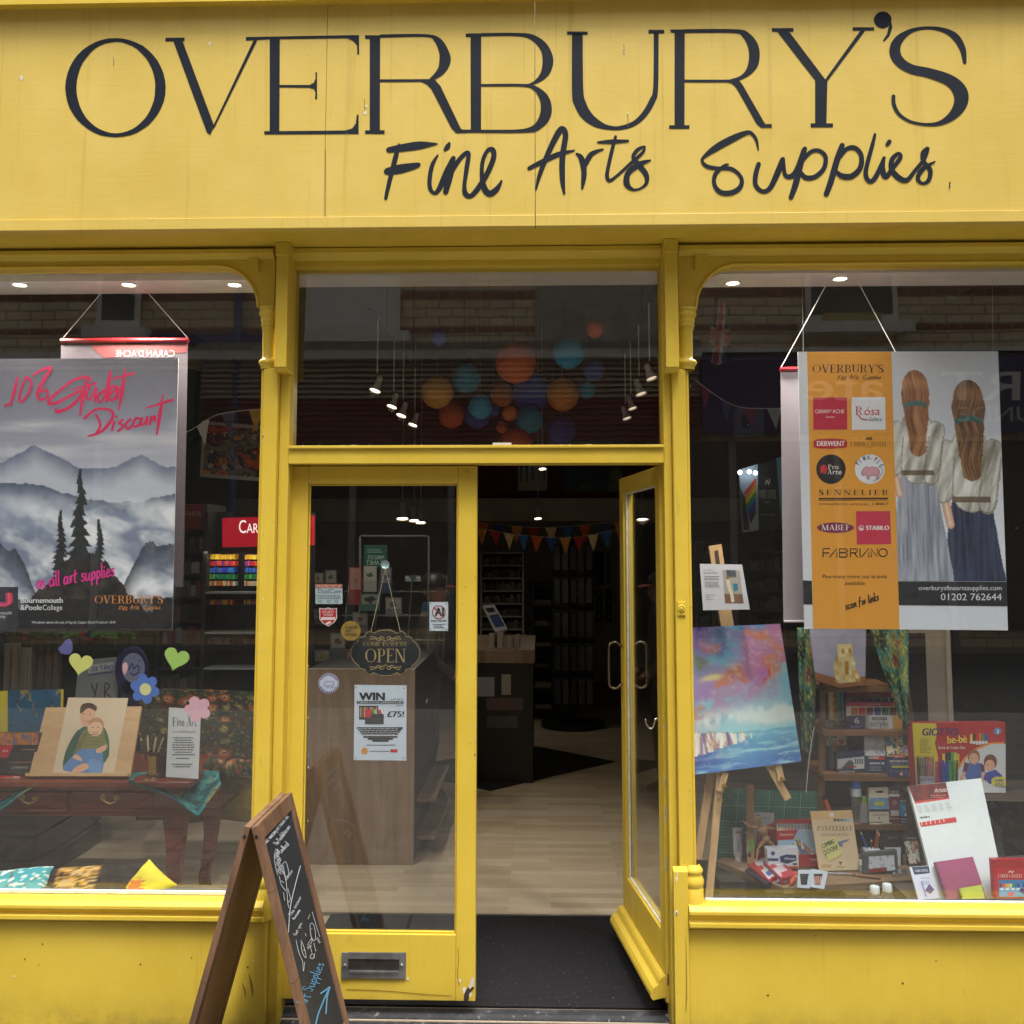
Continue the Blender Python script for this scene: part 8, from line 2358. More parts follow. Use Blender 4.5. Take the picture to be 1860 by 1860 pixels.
# --- canvas, pads and books leaning against the window ledge
def art(g, p_):
    g.grid(p_, [(1650, 1428), (1718, 1421), (1724, 1448), (1661, 1456)], 30, 14, lambda u, v: mix3('#2a1214', '#8a2422', fbm(u * 9, v * 3, 8)), .0006)
    g.poly(p_, [(1661, 1456), (1724, 1448), (1725, 1451), (1662, 1460)][::-1], '#c23a3a', .0008)
    g.poly(p_, [(1662, 1460), (1725, 1451), (1736, 1484), (1670, 1494)][::-1], '#c9d3d8', .0006)
    for k in range(5): lines(g, p_, 1665 + k * 13, 1675 + k * 13, 1463 - k * 1.6, 1477 - k * 1.6, 5, '#9aa4aa', .001, .6, skew=.25)
    g.text(p_, '40x50cm', 1671, 1487.5, 4, '#33383c', .001, w_=18, rot=-.14, bold=.1); g.poly(p_, [(1670, 1494), (1736, 1484), (1738, 1493), (1673, 1502)][::-1], '#b8353a', .0008)
    for k in range(6): g.brush(p_, [(1675 + k * 8, 1499 - k * 1.2), (1674 + k * 8, 1494 - k * 1.2)], '#e6dcd6', .0012, 1.2, smooth=False)
    g.text(p_, 'Artists', 1697, 1440, 8, '#e0d0c8', .001, w_=23, slant=.2, rot=-.1); lines(g, p_, 1690, 1720, 1442, 1449, 2, '#c87a70', .001, skew=.2)
prod('blank_canvas', 'big blank white stretched canvas with a red and white paper label', 'canvas', [(1650, 1428), (1782, 1413.5), (1829, 1632), (1702, 1633)], ZLR, .16, .018, '#ccd6dc', art)
def art(g, p_):
    g.poly(p_, [(1790, 1458), (1832, 1457), (1840, 1515), (1828, 1512), (1808, 1495), (1798, 1480)][::-1], '#2a2f86', .0006); g.poly(p_, [(1789, 1446), (1829, 1446), (1831, 1457), (1790, 1458)][::-1], '#1a1c22', .0006)
    g.text(p_, 'DALER ROWNEY', 1796, 1455, 3, '#d8dae0', .001, w_=26); g.ell(p_, 1803, 1462, 6, 6, '#c3cad6', .001, 18)
    g.brush(p_, [(1821, 1458), (1833, 1510)], '#5a3a2c', .0012, 5, smooth=False)
    for k in range(7): g.ell(p_, 1821.5 + k * 1.8, 1462 + k * 8, 2.2, 2.6, ['#d8c89a', '#c8a84a', '#a83a2a', '#c9b8a0', '#b85a3a', '#8a8a9a', '#d8d0c0'][k], .0018, 10)
    lines(g, p_, 1818, 1838, 1518, 1542, 4, '#8a92a4', .001, .5, skew=.1)
prod('drawing_pad', 'blue and white drawing pad standing behind the right edge of the blank canvas', 'drawing pad', [(1788, 1446), (1830, 1446), (1852, 1560), (1806, 1560)], ZLR, .05, .01, '#c6cede', art, back=.2)
def art(g, p_):
    g.poly(p_, [(1656, 1575), (1687, 1573), (1689, 1586), (1661, 1589)][::-1], '#1c3358', .0006); g.text(p_, 'FABER-CASTELL', 1662, 1584, 4, '#c9d0dc', .001, w_=24, rot=-.06)
    g.text(p_, 'watercolour', 1672, 1596, 3, '#5a6aa8', .001, w_=18); lines(g, p_, 1673, 1690, 1599, 1606, 3, '#8a94b8', .001)
    g.poly(p_, [(1680, 1618), (1688, 1605), (1697, 1616), (1690, 1624)][::-1], '#5a4a7a', .001); g.brush(p_, [(1674, 1602), (1682, 1628)], '#7a86c0', .001, 3)
prod('watercolour_pad', 'narrow white and navy pad leaning to the left of the purple notebook', 'drawing pad', [(1652, 1575), (1687, 1572), (1705, 1632), (1668, 1634)], ZLR, .05, .008, '#c3c9de', art)
def art(g, p_):
    for k in range(16):
        t = k / 15.5
        a = (1698 + 20.5 * t, 1570 + 59 * t)
        g.ell(p_, a[0] + 2.6, a[1] - .4, 1.0, 1.0, '#2a1a24', .0006, 8); g.brush(p_, [(a[0] + 2.6, a[1]), (a[0] - .5, a[1] - 1.6), (a[0] - 2, a[1] + .5)], '#1c1c20', .0012, .8)
prod('spiral_notebook', 'purple pink spiral notebook leaning against the blank canvas', 'notebook', [(1697, 1566), (1767, 1556), (1792, 1631), (1719, 1633)], ZLR, .06, .012, '#8f3f68', art, back=-.03)
def art(g, p_):
    for k in range(4): g.brush(p_, [(1745 + k * 1.6, 1616 + k * 4.2), (1742 + k * 1.6, 1615 + k * 4.2)], '#22242a', .001, 1)
prod('small_notebook', 'small lime green spiral notebook in front of the purple notebook', 'notebook', [(1741, 1614), (1783, 1607), (1789, 1632), (1749, 1633)], ZLR, .02, .008, '#a9b83a', art, back=-.05)
def art(g, p_):
    g.rect(p_, 1804, 1563, 1870, 1577, '#a01720', .0006); g.serif(p_, 'FABER-CASTELL', 1813, 1594, 6, '#eadfd8', .001, w_=44); g.brush(p_, [(1832, 1585), (1835, 1582), (1838, 1585), (1841, 1582)], '#eadfd8', .001, 1.4)
    g.rect(p_, 1814, 1598, 1870, 1629, '#3a7ab8', .0006)
    for k, c in enumerate(('#8a2a2a', '#c8602a', '#d89a2c', '#d8c23a', '#e0d8a0', '#3a9a5a', '#2a6a9a', '#2a3a9a', '#5a8ac0', '#2a4a8a')): g.rect(p_, 1816 + k * 4.6, 1605, 1819.6 + k * 4.6, 1612, c, .001)
    g.rect(p_, 1815, 1612, 1870, 1629, '#6aa8d8', .0012)
    for k in range(5): g.ell(p_, 1820 + k * 10, 1615, 4, 2, '#d8e4ee', .0016, 10)
    g.ell(p_, 1836, 1624, 7, 4, '#c85a7a', .0016, 12); g.poly(p_, [(1856, 1612), (1868, 1620), (1868, 1629), (1850, 1618)], '#4a3a7a', .002)
prod('crayon_box', 'red crayon box with a blue picture band in the bottom right corner of the window', 'crayon box', [(1803, 1561), (1872, 1561), (1872, 1632), (1808, 1632)], ZLR, .01, .03, '#b5202a', art, base=GLOSS, back=-.07)
prod('pencil_tin', 'dark grey tin top behind the red crayon box at the right edge', 'tin', [(1830, 1556), (1880, 1553), (1880, 1600), (1834, 1600)], ZLR, .02, .02, '#4a5054', None, back=.05)
# --- art materials on the board
def art(g, p_):
    for k in range(1, 30): x = k / 30; g.brush(p_, [(1313 + 170 * x, 1434 + 5 * x), (1302 + 177 * x, 1560 + 3 * x)], '#7fb0a0' if k % 5 == 0 else '#4a8676', .0006, .9 if k % 5 == 0 else .6, smooth=False, rise=0)
    for k in range(1, 22): x = k / 22; g.brush(p_, [(1313 - 11 * x, 1434 + 126 * x), (1483 - 4 * x, 1439 + 124 * x)], '#7fb0a0' if k % 5 == 0 else '#4a8676', .0008, .9 if k % 5 == 0 else .6, smooth=False, rise=0)
    g.brush(p_, [(1315, 1438), (1460, 1560)], '#5a9484', .001, .6, smooth=False)
prod('cutting_mat', 'green gridded cutting mat standing upright behind the art materials', 'cutting mat', [(1312, 1432), (1485, 1437), (1481, 1566), (1300, 1562)], ZT, .05, .003, '#1e5a4a', art, back=.06)
def art(g, p_):
    for k in range(22): g.brush(p_, [(1356.5, 1434 + k * 3.4), (1359.5 if k % 5 else 1361, 1434 + k * 3.4)], '#5a4430', .0006, .7, smooth=False)
    g.text(p_, 'linex', 1366, 1444, 3.5, '#5a4430', .0006, w_=10, rot=R(90))
prod('wooden_ruler', 'wooden ruler standing upright against the green cutting mat', 'ruler', [(1355.5, 1426), (1370, 1426), (1371, 1570), (1357, 1570)], ZT, .03, .004, '#b08c62', art, back=.005)
def art(g, p_):
    g.rect(p_, 1370, 1476, 1406, 1505, '#c3c6ce', .0006); g.poly(p_, [(1376, 1506), (1406, 1494), (1406, 1560), (1372, 1560)][::-1], '#a8202c', .0009); g.ell(p_, 1377, 1484, 4, 4, '#22242a', .0012, 16); g.ell(p_, 1377.5, 1485, 1.8, 1.6, '#c3c6ce', .0016, 10)
    g.text(p_, 'CONTE', 1382, 1488, 4, '#6a6e78', .0012, w_=16); lines(g, p_, 1376, 1382, 1514, 1545, 8, '#e6d6d4', .0014, .8)
prod('red_white_box', 'white and red card box directly behind the wooden mannequin', 'box', [(1369, 1477), (1405, 1478), (1408, 1560), (1372, 1562)], ZT, .01, .02, '#b9bcc6', art, back=.0)
def art(g, p_):
    g.rect(p_, 1410, 1490, 1474, 1496, '#a81c28', .0006); g.rect(p_, 1411, 1496, 1476, 1509, '#d6d8dc', .0006)
    for k in range(24): g.rect(p_, 1413 + k * 2.6, 1496, 1414.6 + k * 2.6, 1503, '#4a4c52', .001); g.rect(p_, 1413 + k * 2.6, 1503, 1414.6 + k * 2.6, 1507, ['#d8c23a', '#c8602a', '#a82a2a', '#3a5ab0', '#2a8a5a', '#4a3a6a'][k * 6 // 24], .001)
    g.grid(p_, [(1412, 1509), (1477, 1507), (1484, 1552), (1414, 1556)], 30, 20, lambda u, v: mix3(['#3a6ab8', '#c8b23a', '#2a8a6a', '#4a4a58', '#d8d8dc', '#b8863a'][int(fbm(u * 12, v * 3, 8) * 11) % 6], '#b9cce0', 0) if v > .28 + 1.6 * abs(u - .55) else '#9fbcd8', .0006)
    g.poly(p_, [(1410, 1509), (1449, 1507), (1441, 1525), (1412, 1526)][::-1], '#b5202c', .001); g.text(p_, 'Swisscolor', 1416, 1518, 5, '#efe4e2', .0014, w_=26, slant=.15); g.rect(p_, 1413, 1552, 1486, 1574, '#a81c28', .001)
    g.text(p_, "D'ACHE", 1472, 1563, 3.4, '#eadcdc', .0014, w_=12)
prod('pencil_set_box', 'red boxed coloured pencil set with a mountain picture behind the mannequin', 'pencil set', [(1409, 1490), (1474, 1488), (1486, 1574), (1414, 1576)], ZT, .02, .02, '#b5202c', art, base=GLOSS)
def tubeprod(name, label, x0, x1, y0, y1, body, cap, art, back=0):
    Yb = atz((x0 + x1) / 2, y1, ZT).y + back
    p_ = Pl.v(Yb)
    g = G(GLOSS)
    zb, ztp = Z(x0, y1, Yb), Z(x0, y0, Yb)
    w0, w1 = X(x0, y0, Yb), X(x1, y0, Yb)
    cx, hw, H = (w0 + w1) / 2, (w1 - w0) / 2, ztp - zb
    n = 16
    prev, vs, fs = None, [], []
    for k, (t, a, b) in enumerate(((.0, .62, .6), (.13, .62, .6), (.135, .8, .75), (.2, .92, .8), (.6, .98, .5), (.92, 1.0, .12), (1.0, 1.0, .1))):
        for i in range(n):
            q = 2 * math.pi * i / n
            vs.append((cx + hw * a * math.cos(q), Yb + hw + hw * b * math.sin(q), zb + H * t))
    base_fs = [(j * n + i, j * n + (i + 1) % n, (j + 1) * n + (i + 1) % n, (j + 1) * n + i) for j in range(6) for i in range(n)]
    g.add(vs, base_fs[2 * n:], body)
    k0 = len(g.v)
    g.add(vs, base_fs[:2 * n] + [list(range(n - 1, -1, -1))], cap)
    art(g, Pl.v(Yb + hw * .15))
    return fin(g, name, label, 'paint tube', 'acrylic tubes before the cutting mat', smooth='auto')
def art(g, p_): g.text(p_, 'ACRYLIC', 1344, 1547, 4.4, '#3a3e46', .0016, w_=22, rot=-R(88), bold=.1); g.rect(p_, 1336, 1510, 1351, 1513, '#6a7078', .0016); lines(g, p_, 1338, 1342, 1518, 1550, 8, '#8a9098', .0016)
tubeprod('acrylic_tube', 'white acrylic paint tube standing on its cap by the easel leg', 1332.5, 1352, 1506, 1566, '#c6c9d2', '#d8dbe0', art)
def art(g, p_): g.text(p_, 'ACRYLIC', 1360, 1550, 4.4, '#d8d8d4', .0016, w_=24, rot=-R(88), bold=.1); g.poly(p_, [(1363, 1528), (1369, 1522), (1370, 1540), (1364, 1548), (1361, 1540)][::-1], '#6ab82a', .0016); g.rect(p_, 1353, 1511, 1369, 1514, '#8a8e90', .0016)
tubeprod('acrylic_tube', 'black acrylic paint tube with a lime green smear next to the white tube', 1350, 1372, 1508, 1568, '#15171a', '#15171a', art, -.012)
def art(g, p_):
    g.ell(p_, 1404, 1550, 4, 4, '#2a5a9a', .001, 16); g.poly(p_, [(1416, 1556), (1428, 1552), (1446, 1553), (1447, 1563), (1430, 1569), (1418, 1566)][::-1], '#22386a', .001); g.text(p_, 'Winsor', 1424, 1562, 5, '#e6e9f0', .0014, w_=21, slant=.2); g.rect(p_, 1395, 1559, 1414, 1564, '#33466a', .001); g.rect(p_, 1440, 1568, 1448, 1571, '#1c1c20', .001); g.rect(p_, 1394, 1573, 1450, 1577, '#b8582a', .0008)
prod('white_ink_box', 'white and blue boxed ink set lying in front of the red pencil set', 'box', [(1393, 1542), (1450, 1540), (1451, 1576), (1396, 1577)], ZT, .004, .05, '#cdd5e0', art, back=-.04)
def flat(name, label, cat, pts, th_, col, art=None, group=None, zs=None):
    z = (zs or ZT) + th_ + .0008
    p_ = Pl((0, 0, z), (0, 0, 1))
    g = G(GLOSS); g.prism([p_.pt(*q) for q in pts][::-1], (0, 0, -th_), col)
    if art: art(g, p_)
    return fin(g, name, label, cat, group)
def art(g, p_): g.poly(p_, [(1370, 1566), (1386, 1558), (1409, 1588), (1396, 1597)][::-1], '#c9d0d8', .0006); g.poly(p_, [(1374, 1574), (1384, 1571), (1388, 1578), (1378, 1582)][::-1], '#b5303a', .001); g.poly(p_, [(1390, 1586), (1396, 1580), (1404, 1587), (1397, 1592)][::-1], '#4a5a9a', .001)
flat('crayon_packet', 'red edged packet with a pale picture lying at the left front of the board', 'packet', [(1359, 1572), (1384, 1555), (1413, 1589), (1397, 1600)], .012, '#a8202c', art)
def art(g, p_): g.poly(p_, [(1390, 1566), (1410, 1561), (1436, 1585), (1418, 1592)][::-1], '#c3b4bc', .0006); g.poly(p_, [(1396, 1572), (1406, 1568), (1412, 1574), (1402, 1578)][::-1], '#b5303a', .001); g.poly(p_, [(1418, 1585), (1432, 1580), (1440, 1590), (1424, 1596)][::-1], '#a8202c', .001)
flat('crayon_packet', 'second red packet overlapping the first on the front of the board', 'packet', [(1386, 1565), (1412, 1559), (1448, 1587), (1420, 1596)], .026, '#a8303a', art)
flat('navy_tin', 'dark navy flat tin under the red packets at the left front corner', 'tin', [(1353, 1580), (1362, 1575), (1402, 1602), (1392, 1607)], .006, '#161c30')
for k, (a, b, r, c, cap, lab) in enumerate((((1412, 1603), (1420, 1592), .007, '#6a6a9a', '#c9ccd6', 'smallest blue metal paint tube on the front of the board'), ((1423, 1604), (1436, 1590), .009, '#7a7472', '#8a8078', 'grey crumpled metal paint tube on the front of the board'), ((1436, 1606), (1448, 1583), .011, '#b9503e', '#1c1a1a', 'red and yellow metal paint tube on the front of the board'))):
    A, B = atz(a[0], a[1], ZT + r), atz(b[0], b[1], ZT + r + .006)
    g = G(GLOSS); d = B - A
    g.tube([A, A + d * .3, A + d * .8], [r * .5, r * .95, r], c, 12); g.tube([A + d * .8, B], [r * .55, r * .5], cap, 10)
    if k == 2: g.tube([A + d * .5, A + d * .62], [r * 1.02, r * 1.03], '#d8c25a', 12, cap=False)
    fin(g, 'oil_tube', lab, 'paint tube', 'metal tubes on the board', smooth='auto')
def sharp(c1, c2, x):
    def art(g, p_): g.poly(p_, [(x + 4, 1590), (x + 19, 1590), (x + 17, 1607), (x + 6, 1607)][::-1], c1, .001); [g.brush(p_, [(x + 6 + k * 3.6, 1592), (x + 7 + k * 3.2, 1605)], c2, .0014, 1.5, smooth=False) for k in range(4)]; g.rect(p_, x + 4, 1587, x + 20, 1591, '#3a3c40', .0018)
    return art
def fronts(name, label, cat, quad, off, art, col, th_=.004, lean=.02, group=None):
    zb = ZT - .02
    xb, yb = (quad[3][0] + quad[2][0]) / 2, max(quad[3][1], quad[2][1])
    Y = pb_.y - off
    p_ = Pl.tilt(xb, yb, Y, (quad[0][1] + quad[1][1]) / 2, Y + lean)
    g = G(GLOSS); g.slab(p_, quad, th_, col)
    if art: art(g, p_)
    return fin(g, name, label, cat, group)
fronts('sharpener_packet', 'small packet showing a black cup, leaning on the front edge of the board', 'packet', [(1450, 1580), (1474, 1580), (1471, 1614), (1448, 1612)], .005, sharp('#2a2c30', '#3a3c42', 1449), '#b9c6d4', group='packets at the board edge')
fronts('sharpener_packet', 'small packet showing a red striped cup, leaning on the front edge of the board', 'packet', [(1474, 1578), (1504, 1583), (1497, 1615), (1472, 1611)], .008, sharp('#7a3a34', '#d8b0a0', 1474), '#bccad8', group='packets at the board edge')
def art(g, p_):
    g.poly(p_, [(1472, 1474), (1547, 1472), (1549.5, 1486), (1474.5, 1489)][::-1], '#d8b684', .0006); g.ell(p_, 1511, 1480, 4.4, 4.2, '#dfe0e0', .001, 18)
    for k in range(6): g.poly(p_, [(1514 + k * 6, 1487.5), (1519 + k * 6, 1487.3), (1519.6 + k * 6, 1491.5), (1514.6 + k * 6, 1492)][::-1], ['#4a4a50', '#5a6068', '#6a7a8a', '#7a9ab8', '#9ab8d0', '#b8cce0'][k], .001)
    g.serif(p_, 'PASTELMAT', 1484, 1509, 9, '#5d5248', .001, w_=64, wt=.6); lines(g, p_, 1489, 1545, 1513, 1518, 2, '#9a8f80', .001, .8, True)
    g.poly(p_, [(1521, 1529), (1543, 1524), (1543, 1526), (1530, 1532), (1531, 1539), (1524, 1536)][::-1], '#6a7a9a', .001)
    g.text(p_, 'Y', 1526, 1571, 6, '#2a241e', .001, 'c', bold=.2); g.rect(p_, 1519, 1574, 1535, 1575.2, '#8a7f70', .001); g.rect(p_, 1492, 1570, 1510, 1576, '#c9ab7e', .0008)
    pn_ = [(1488, 1534), (1514, 1520), (1532, 1550), (1505, 1564)]
    g.poly(p_, pn_[::-1], '#d6d88e', .0025)
    hand(g, p_, 'COMING', 1495, 1541, 7.5, '#4a4a38', .003, 1.1, rot=-.45, W=24); hand(g, p_, 'SOON!', 1499, 1553, 9, '#4a4a38', .003, 1.2, rot=-.42, W=27)
prod('pastel_pad', 'cream pad with a yellow Coming Soon note stuck to its cover', 'paper pad', [(1472, 1474), (1547, 1472), (1563, 1580), (1488, 1582)], ZT, .03, .008, '#d8c3a0', art, back=-.01)
# wooden mannequin
Ym = atz(1376, 1566, ZT).y - .03
th = thing('mannequin', atz(1376, 1566, ZT), 'jointed wooden artist mannequin running with arms outstretched', 'mannequin')
g = G()
def seg(a, b, r0, r1):
    A, B = at(a[0], a[1], Ym), at(b[0], b[1], Ym)
    d = B - A
    g.tube([A + d * t for t in (0, .08, .3, .6, .9, 1)], [r0 * .5, r0 * .85, r0, (r0 + r1) / 2, r1 * .9, r1 * .5], EW, 12)
px_m = (Ym + D) / F
seg((1377, 1482), (1378, 1496), 4.4 * px_m, 5.0 * px_m); seg((1378, 1495), (1381, 1502), 2 * px_m, 2 * px_m)
seg((1381, 1501), (1390, 1516), 9 * px_m, 7.5 * px_m); seg((1389, 1514), (1391, 1521), 5 * px_m, 5 * px_m); seg((1391, 1519), (1392, 1529), 7 * px_m, 6.5 * px_m)
seg((1377, 1502), (1363, 1501), 2.8 * px_m, 2.2 * px_m); seg((1363, 1501), (1352, 1494), 2.2 * px_m, 1.6 * px_m); seg((1352, 1494), (1349, 1490), 1.8 * px_m, .8 * px_m)
seg((1391, 1503), (1407, 1505), 2.8 * px_m, 2.2 * px_m); seg((1407, 1505), (1418, 1512), 2.2 * px_m, 1.6 * px_m); seg((1418, 1512), (1423, 1515), 1.8 * px_m, .8 * px_m)
seg((1389, 1527), (1377, 1541), 3.8 * px_m, 2.8 * px_m); seg((1377, 1541), (1375, 1561), 2.8 * px_m, 2.0 * px_m); seg((1375, 1561), (1368, 1564), 2 * px_m, 1.4 * px_m)
seg((1394, 1527), (1408, 1539), 3.8 * px_m, 2.8 * px_m); seg((1408, 1539), (1427, 1535), 2.8 * px_m, 2 * px_m); seg((1427, 1535), (1432, 1540), 2 * px_m, 1.2 * px_m)
g.build('figure', th, smooth=True)
g = G(); p = at(1392, 1528, Ym + .012); g.tube([p, (p.x + .004, p.y + .01, ZT + .012)], .002, BRS, 6); g.lathe((p.x + .004, p.y + .01, ZT + .0008), [(.03, 0), (.03, .009), (.026, .012), (.0002, .012)], EW, 20); g.build('stand', th)
# pencil cup, boxes and tools at the right of the board
Yq = atz(1595, 1584, ZT).y
cw = thing('pencil_cup', atz(1584, 1578, ZT), 'small white cup of pencils behind the grey art box', 'pencil cup')
p = at(1584, 1570, Yq + .05); rr = 14 / F * (Yq + D)
g = G(); g.box(p.x - rr, p.x + rr, p.y - rr * .6, p.y + rr * .6, ZT + .001, Z(1584, 1541, Yq + .05), '#c3ccd6'); g.build('cup', cw, bevel=.003)
for a, b, c, lab in (((1580, 1545), (1562, 1508), '#2a62b8', 'blue pencil leaning left in the white cup'), ((1587, 1548), (1594, 1505), '#a8321f', 'red pencil standing in the white cup'), ((1591, 1548), (1597, 1510), '#7a4a26', 'brown pencil leaning against the red one in the white cup'), ((1582, 1552), (1583, 1523), '#2a4a30', 'short dark pencil in the middle of the white cup')):
    A, B = at(a[0], a[1] + 8, Yq + .05), at(b[0], b[1], Yq + .05)
    d_ = B - A
    t2 = thing('pencil', A, lab, 'pencil', 'pencils in the white cup')
    g = G(); g.tube([A, A + d_ * .84], .0036, c, 6); g.build('barrel', t2)
    g = G(); g.tube([A + d_ * .84, A + d_ * .95], [.0036, .0015], '#d3b184', 6); g.tube([A + d_ * .95, B], [.0015, .0003], c, 6); g.build('tip', t2)
def art(g, p_):
    g.grid(p_, [(1578, 1556), (1624, 1553), (1626, 1580), (1578, 1586)], 24, 14, lambda u, v: mix3('#c6cdd8', '#5a6a8a', max(0, fbm(u * 8, v * 6, 66) - .5) * 3) if v < .72 or u > .7 else '#8a2a26', .0006)
prod('grey_art_box', 'grey box with a pale sketch picture on its front near the pencil cup', 'box', [(1567, 1551), (1629, 1544), (1632, 1581), (1568, 1587)], ZT, .006, .03, '#4a4c4e', art, back=-.01)
def art(g, p_): g.rect(p_, 1607, 1539, 1636, 1572, '#bcc4d0', .0006); g.text(p_, 'GRAPHITE', 1621, 1523, 3, '#8a8c90', .0006, 'c', w_=18); lines(g, p_, 1611, 1632, 1543, 1568, 6, '#7a8292', .001, .5)
prod('black_art_box', 'black box with a white lower panel standing behind the grey art box', 'box', [(1601, 1516), (1638, 1515), (1641, 1574), (1604, 1576)], ZT, .01, .012, '#17181b', art, back=.03)
def art(g, p_):
    g.grid(p_, [(1642, 1528), (1669, 1527), (1677, 1568), (1652, 1569)], 24, 30, lambda u, v: mix3('#b9b0a4', ['#5a3f30', '#c99a80', '#8fb0b8', '#c9c2b4'][int(fbm(u * 4, v * 4, 33) * 7.5) % 4], .9), .0006)
    g.text(p_, 'PORTRAIT', 1656, 1524, 3, '#9aa0a4', .0006, 'c', w_=20)
prod('portrait_pencil_tin', 'dark tin with a painted portrait picture leaning beside the blank canvas', 'pencil tin', [(1637, 1514), (1670, 1514), (1681, 1571), (1650, 1573)], ZT, .03, .008, '#2c3236', art)
flat('metal_sharpener', 'small shiny metal block lying near the front of the grey art box', 'sharpener', [(1619, 1581), (1648, 1578), (1650, 1584), (1622, 1588)], .012, paint('#b9bec4', .2, .1, 20, metal=.9))
p = at(1564, 1585, Yq - .01)
g = G(GLOSS); g.lathe((p.x, p.y, ZT + .001), [(.008, 0), (.008, .03), (.0075, .031), (.0075, .048), (.0002, .049)], '#c6ccd4', 14, mats=['#8a8f98', '#c6ccd4', '#c6ccd4', '#c6ccd4']); fin(g, 'small_pot', 'tiny white capped bottle standing just left of the grey art box', 'bottle', smooth='auto')
for k, (a, m__, b, lab) in enumerate((((1506, 1586), (1548, 1588), (1582, 1592), 'palette knife with a brown handle lying behind the other'), ((1522, 1584), (1558, 1590), (1600, 1595), 'long tool with a dark brown handle lying on the board front'))):
    t2 = thing('palette_knife', atz(m__[0], m__[1], ZT), lab, 'palette knife', 'tools lying on the board')
    A, M_, B = (atz(q[0], q[1], ZT + .007) for q in (a, m__, b))
    g = G(); g.tube([A, A.lerp(M_, .5), M_], [.004, .0025, .002], ST, 6); g.build('blade', t2)
    g = G(); d = B - M_; g.tube([M_, M_ + d * .08, M_ + d * .5, M_ + d * .9, B], [.004, .006, .0065, .0055, .003], SW, 10); g.build('handle', t2, smooth='auto')
    g = G(); g.tube([M_ - d * .04, M_ + d * .05], .0045, BRS, 8); g.build('ferrule', t2)
for cx, cy, lab in ((1589, 1617, 'left of two water bottles showing their white caps above the sill'), (1611.5, 1613, 'right and nearer of two water bottles showing their white caps above the sill')):
    Yb = .085 if cx > 1600 else .10
    p = at(cx, cy, Yb); r = 8.3 / F * (Yb + D)
    th = thing('water_bottle', (p.x, p.y, ZP), lab, 'bottle', 'water bottles behind the sill')
    g = G(GLOSS); zc = p.z - ZP
    g.lathe((p.x, p.y, ZP + .001), [(.0002, 0), (r * 2, 0), (r * 2.05, zc * .6), (r * 1.9, zc * .72), (r * 1.1, zc * .92), (r * .9, zc * .95)], CLR, 20); g.build('body', th, smooth='auto')
    g = G(GLOSS); g.lathe((p.x, p.y, p.z), [(r * .9, -r * .7), (r, -r * .6), (r, r * .6), (r * .85, r * .85), (.0002, r * .9)], '#cfdbe2', 24); g.build('cap', th, smooth='auto')
# --- further in: banner board, column, dark display
pw = Pl.v(2.2)
th = thing('brand_banner', pw.pt(1380, 965), 'lit display header with rainbow pencils and a dark green brand panel', 'display header')
g = G()
g.slab(pw, [(1342, 853), (1376, 843), (1378, 963), (1350, 967)], .03, '#9fb0bc')
for k, c in enumerate(('#c8342a', '#d8862a', '#d8c23a', '#4a9a3a', '#2a7ac0', '#2a4aa8', '#5a3a8a', '#1c1c22')):
    g.poly(pw, [(1352 + k * 1.2, 895 + k * 7), (1372, 868 + k * 8), (1374, 875 + k * 8), (1352.5 + k * 1.6, 902 + k * 7)], c, .001)
g.poly(pw, [(1344, 885), (1354, 905), (1362, 962), (1351, 964)][::-1], '#2a2c30', .0014)
g.build('picture_panel', th)
g = G(); g.slab(pw, [(1376, 843), (1410, 832), (1419, 962), (1378, 963)], .03, '#0f1f1c')
g.serif(pw, 'FABER-CASTELL', 1378, 905, 15, '#c9cfc8', .001, w_=32, wt=.8); g.brush(pw, [(1390, 880), (1393, 872), (1396, 880), (1398, 870)], '#c9cfc8', .001, 1.6)
lines(g, pw, 1388, 1398, 910, 913, 1, '#c9cfc8', .001); g.text(pw, "Finest Artists' Quality", 1382, 936, 3, '#aab0aa', .001, w_=26); g.build('brand_panel', th)
g = G(); g.slab(pw, [(1410, 832), (1440, 826), (1446, 960), (1420, 962)], .03, '#6a96b8'); g.build('side_panel', th)
for k, (x, y) in enumerate(((1344, 858), (1361, 857), (1372, 859))):  # glowing balls put in for lamp reflections on the header
    g = G(); g.ball(pw.pt(x, y, .06), .012, glow('#eef6ff', 6), 10); g.build('bulb_or_glint', th)
g = G(); pbox(g, 1650, 1726, 1080, 1440, 1.25, 1.6, paint('#a1978a', .8, .1, 4), rx=1250); g.box(X(1722, 1250, 1.23), X(1730, 1250, 1.23), 1.23, 1.24, ZS, 2.5, paint('#b9b0a2', .6)); st(g, 'column')
g = G(); pbox(g, 1736, 1900, 1000, 1440, 2.0, 2.4, BLK, rx=1250); pl_ = Pl.v(1.998); g.text(pl_, 'GRAPHITE LINE', 1752, 1286, 9, '#5a4a4a', .002, w_=33)
for y in (1060, 1180, 1320, 1400): g.rect(pl_, 1745, y, 1895, y + 4, '#26262a', .002)
fin(g, 'dark_display', 'tall black display stand at the far right behind the boxed felt pen set', 'display stand')
def jack(u, v):
    if abs(u - .5 + .25 * (v - .5)) < .12: return '#8a2a2c'
    if abs(u - .5 + .25 * (v - .5)) < .22: return '#9a9aa0'
    if abs(v - .6) < .08: return '#8a2a2c'
    if abs(v - .6) < .14: return '#9a9aa0'
    return '#2a3050'
drape('flag', 'folded red, white and blue flag hung indoors for one reflected in the right window', [at(x, y, 1.3) for x, y in ((1296, 540), (1308, 545), (1322, 550))], [at(x, y, 1.3) for x, y in ((1284, 655), (1305, 662), (1330, 655))], jack, 24, 40, .03, 'flag', 9)  # reflected flag modelled as cloth indoors so it shows
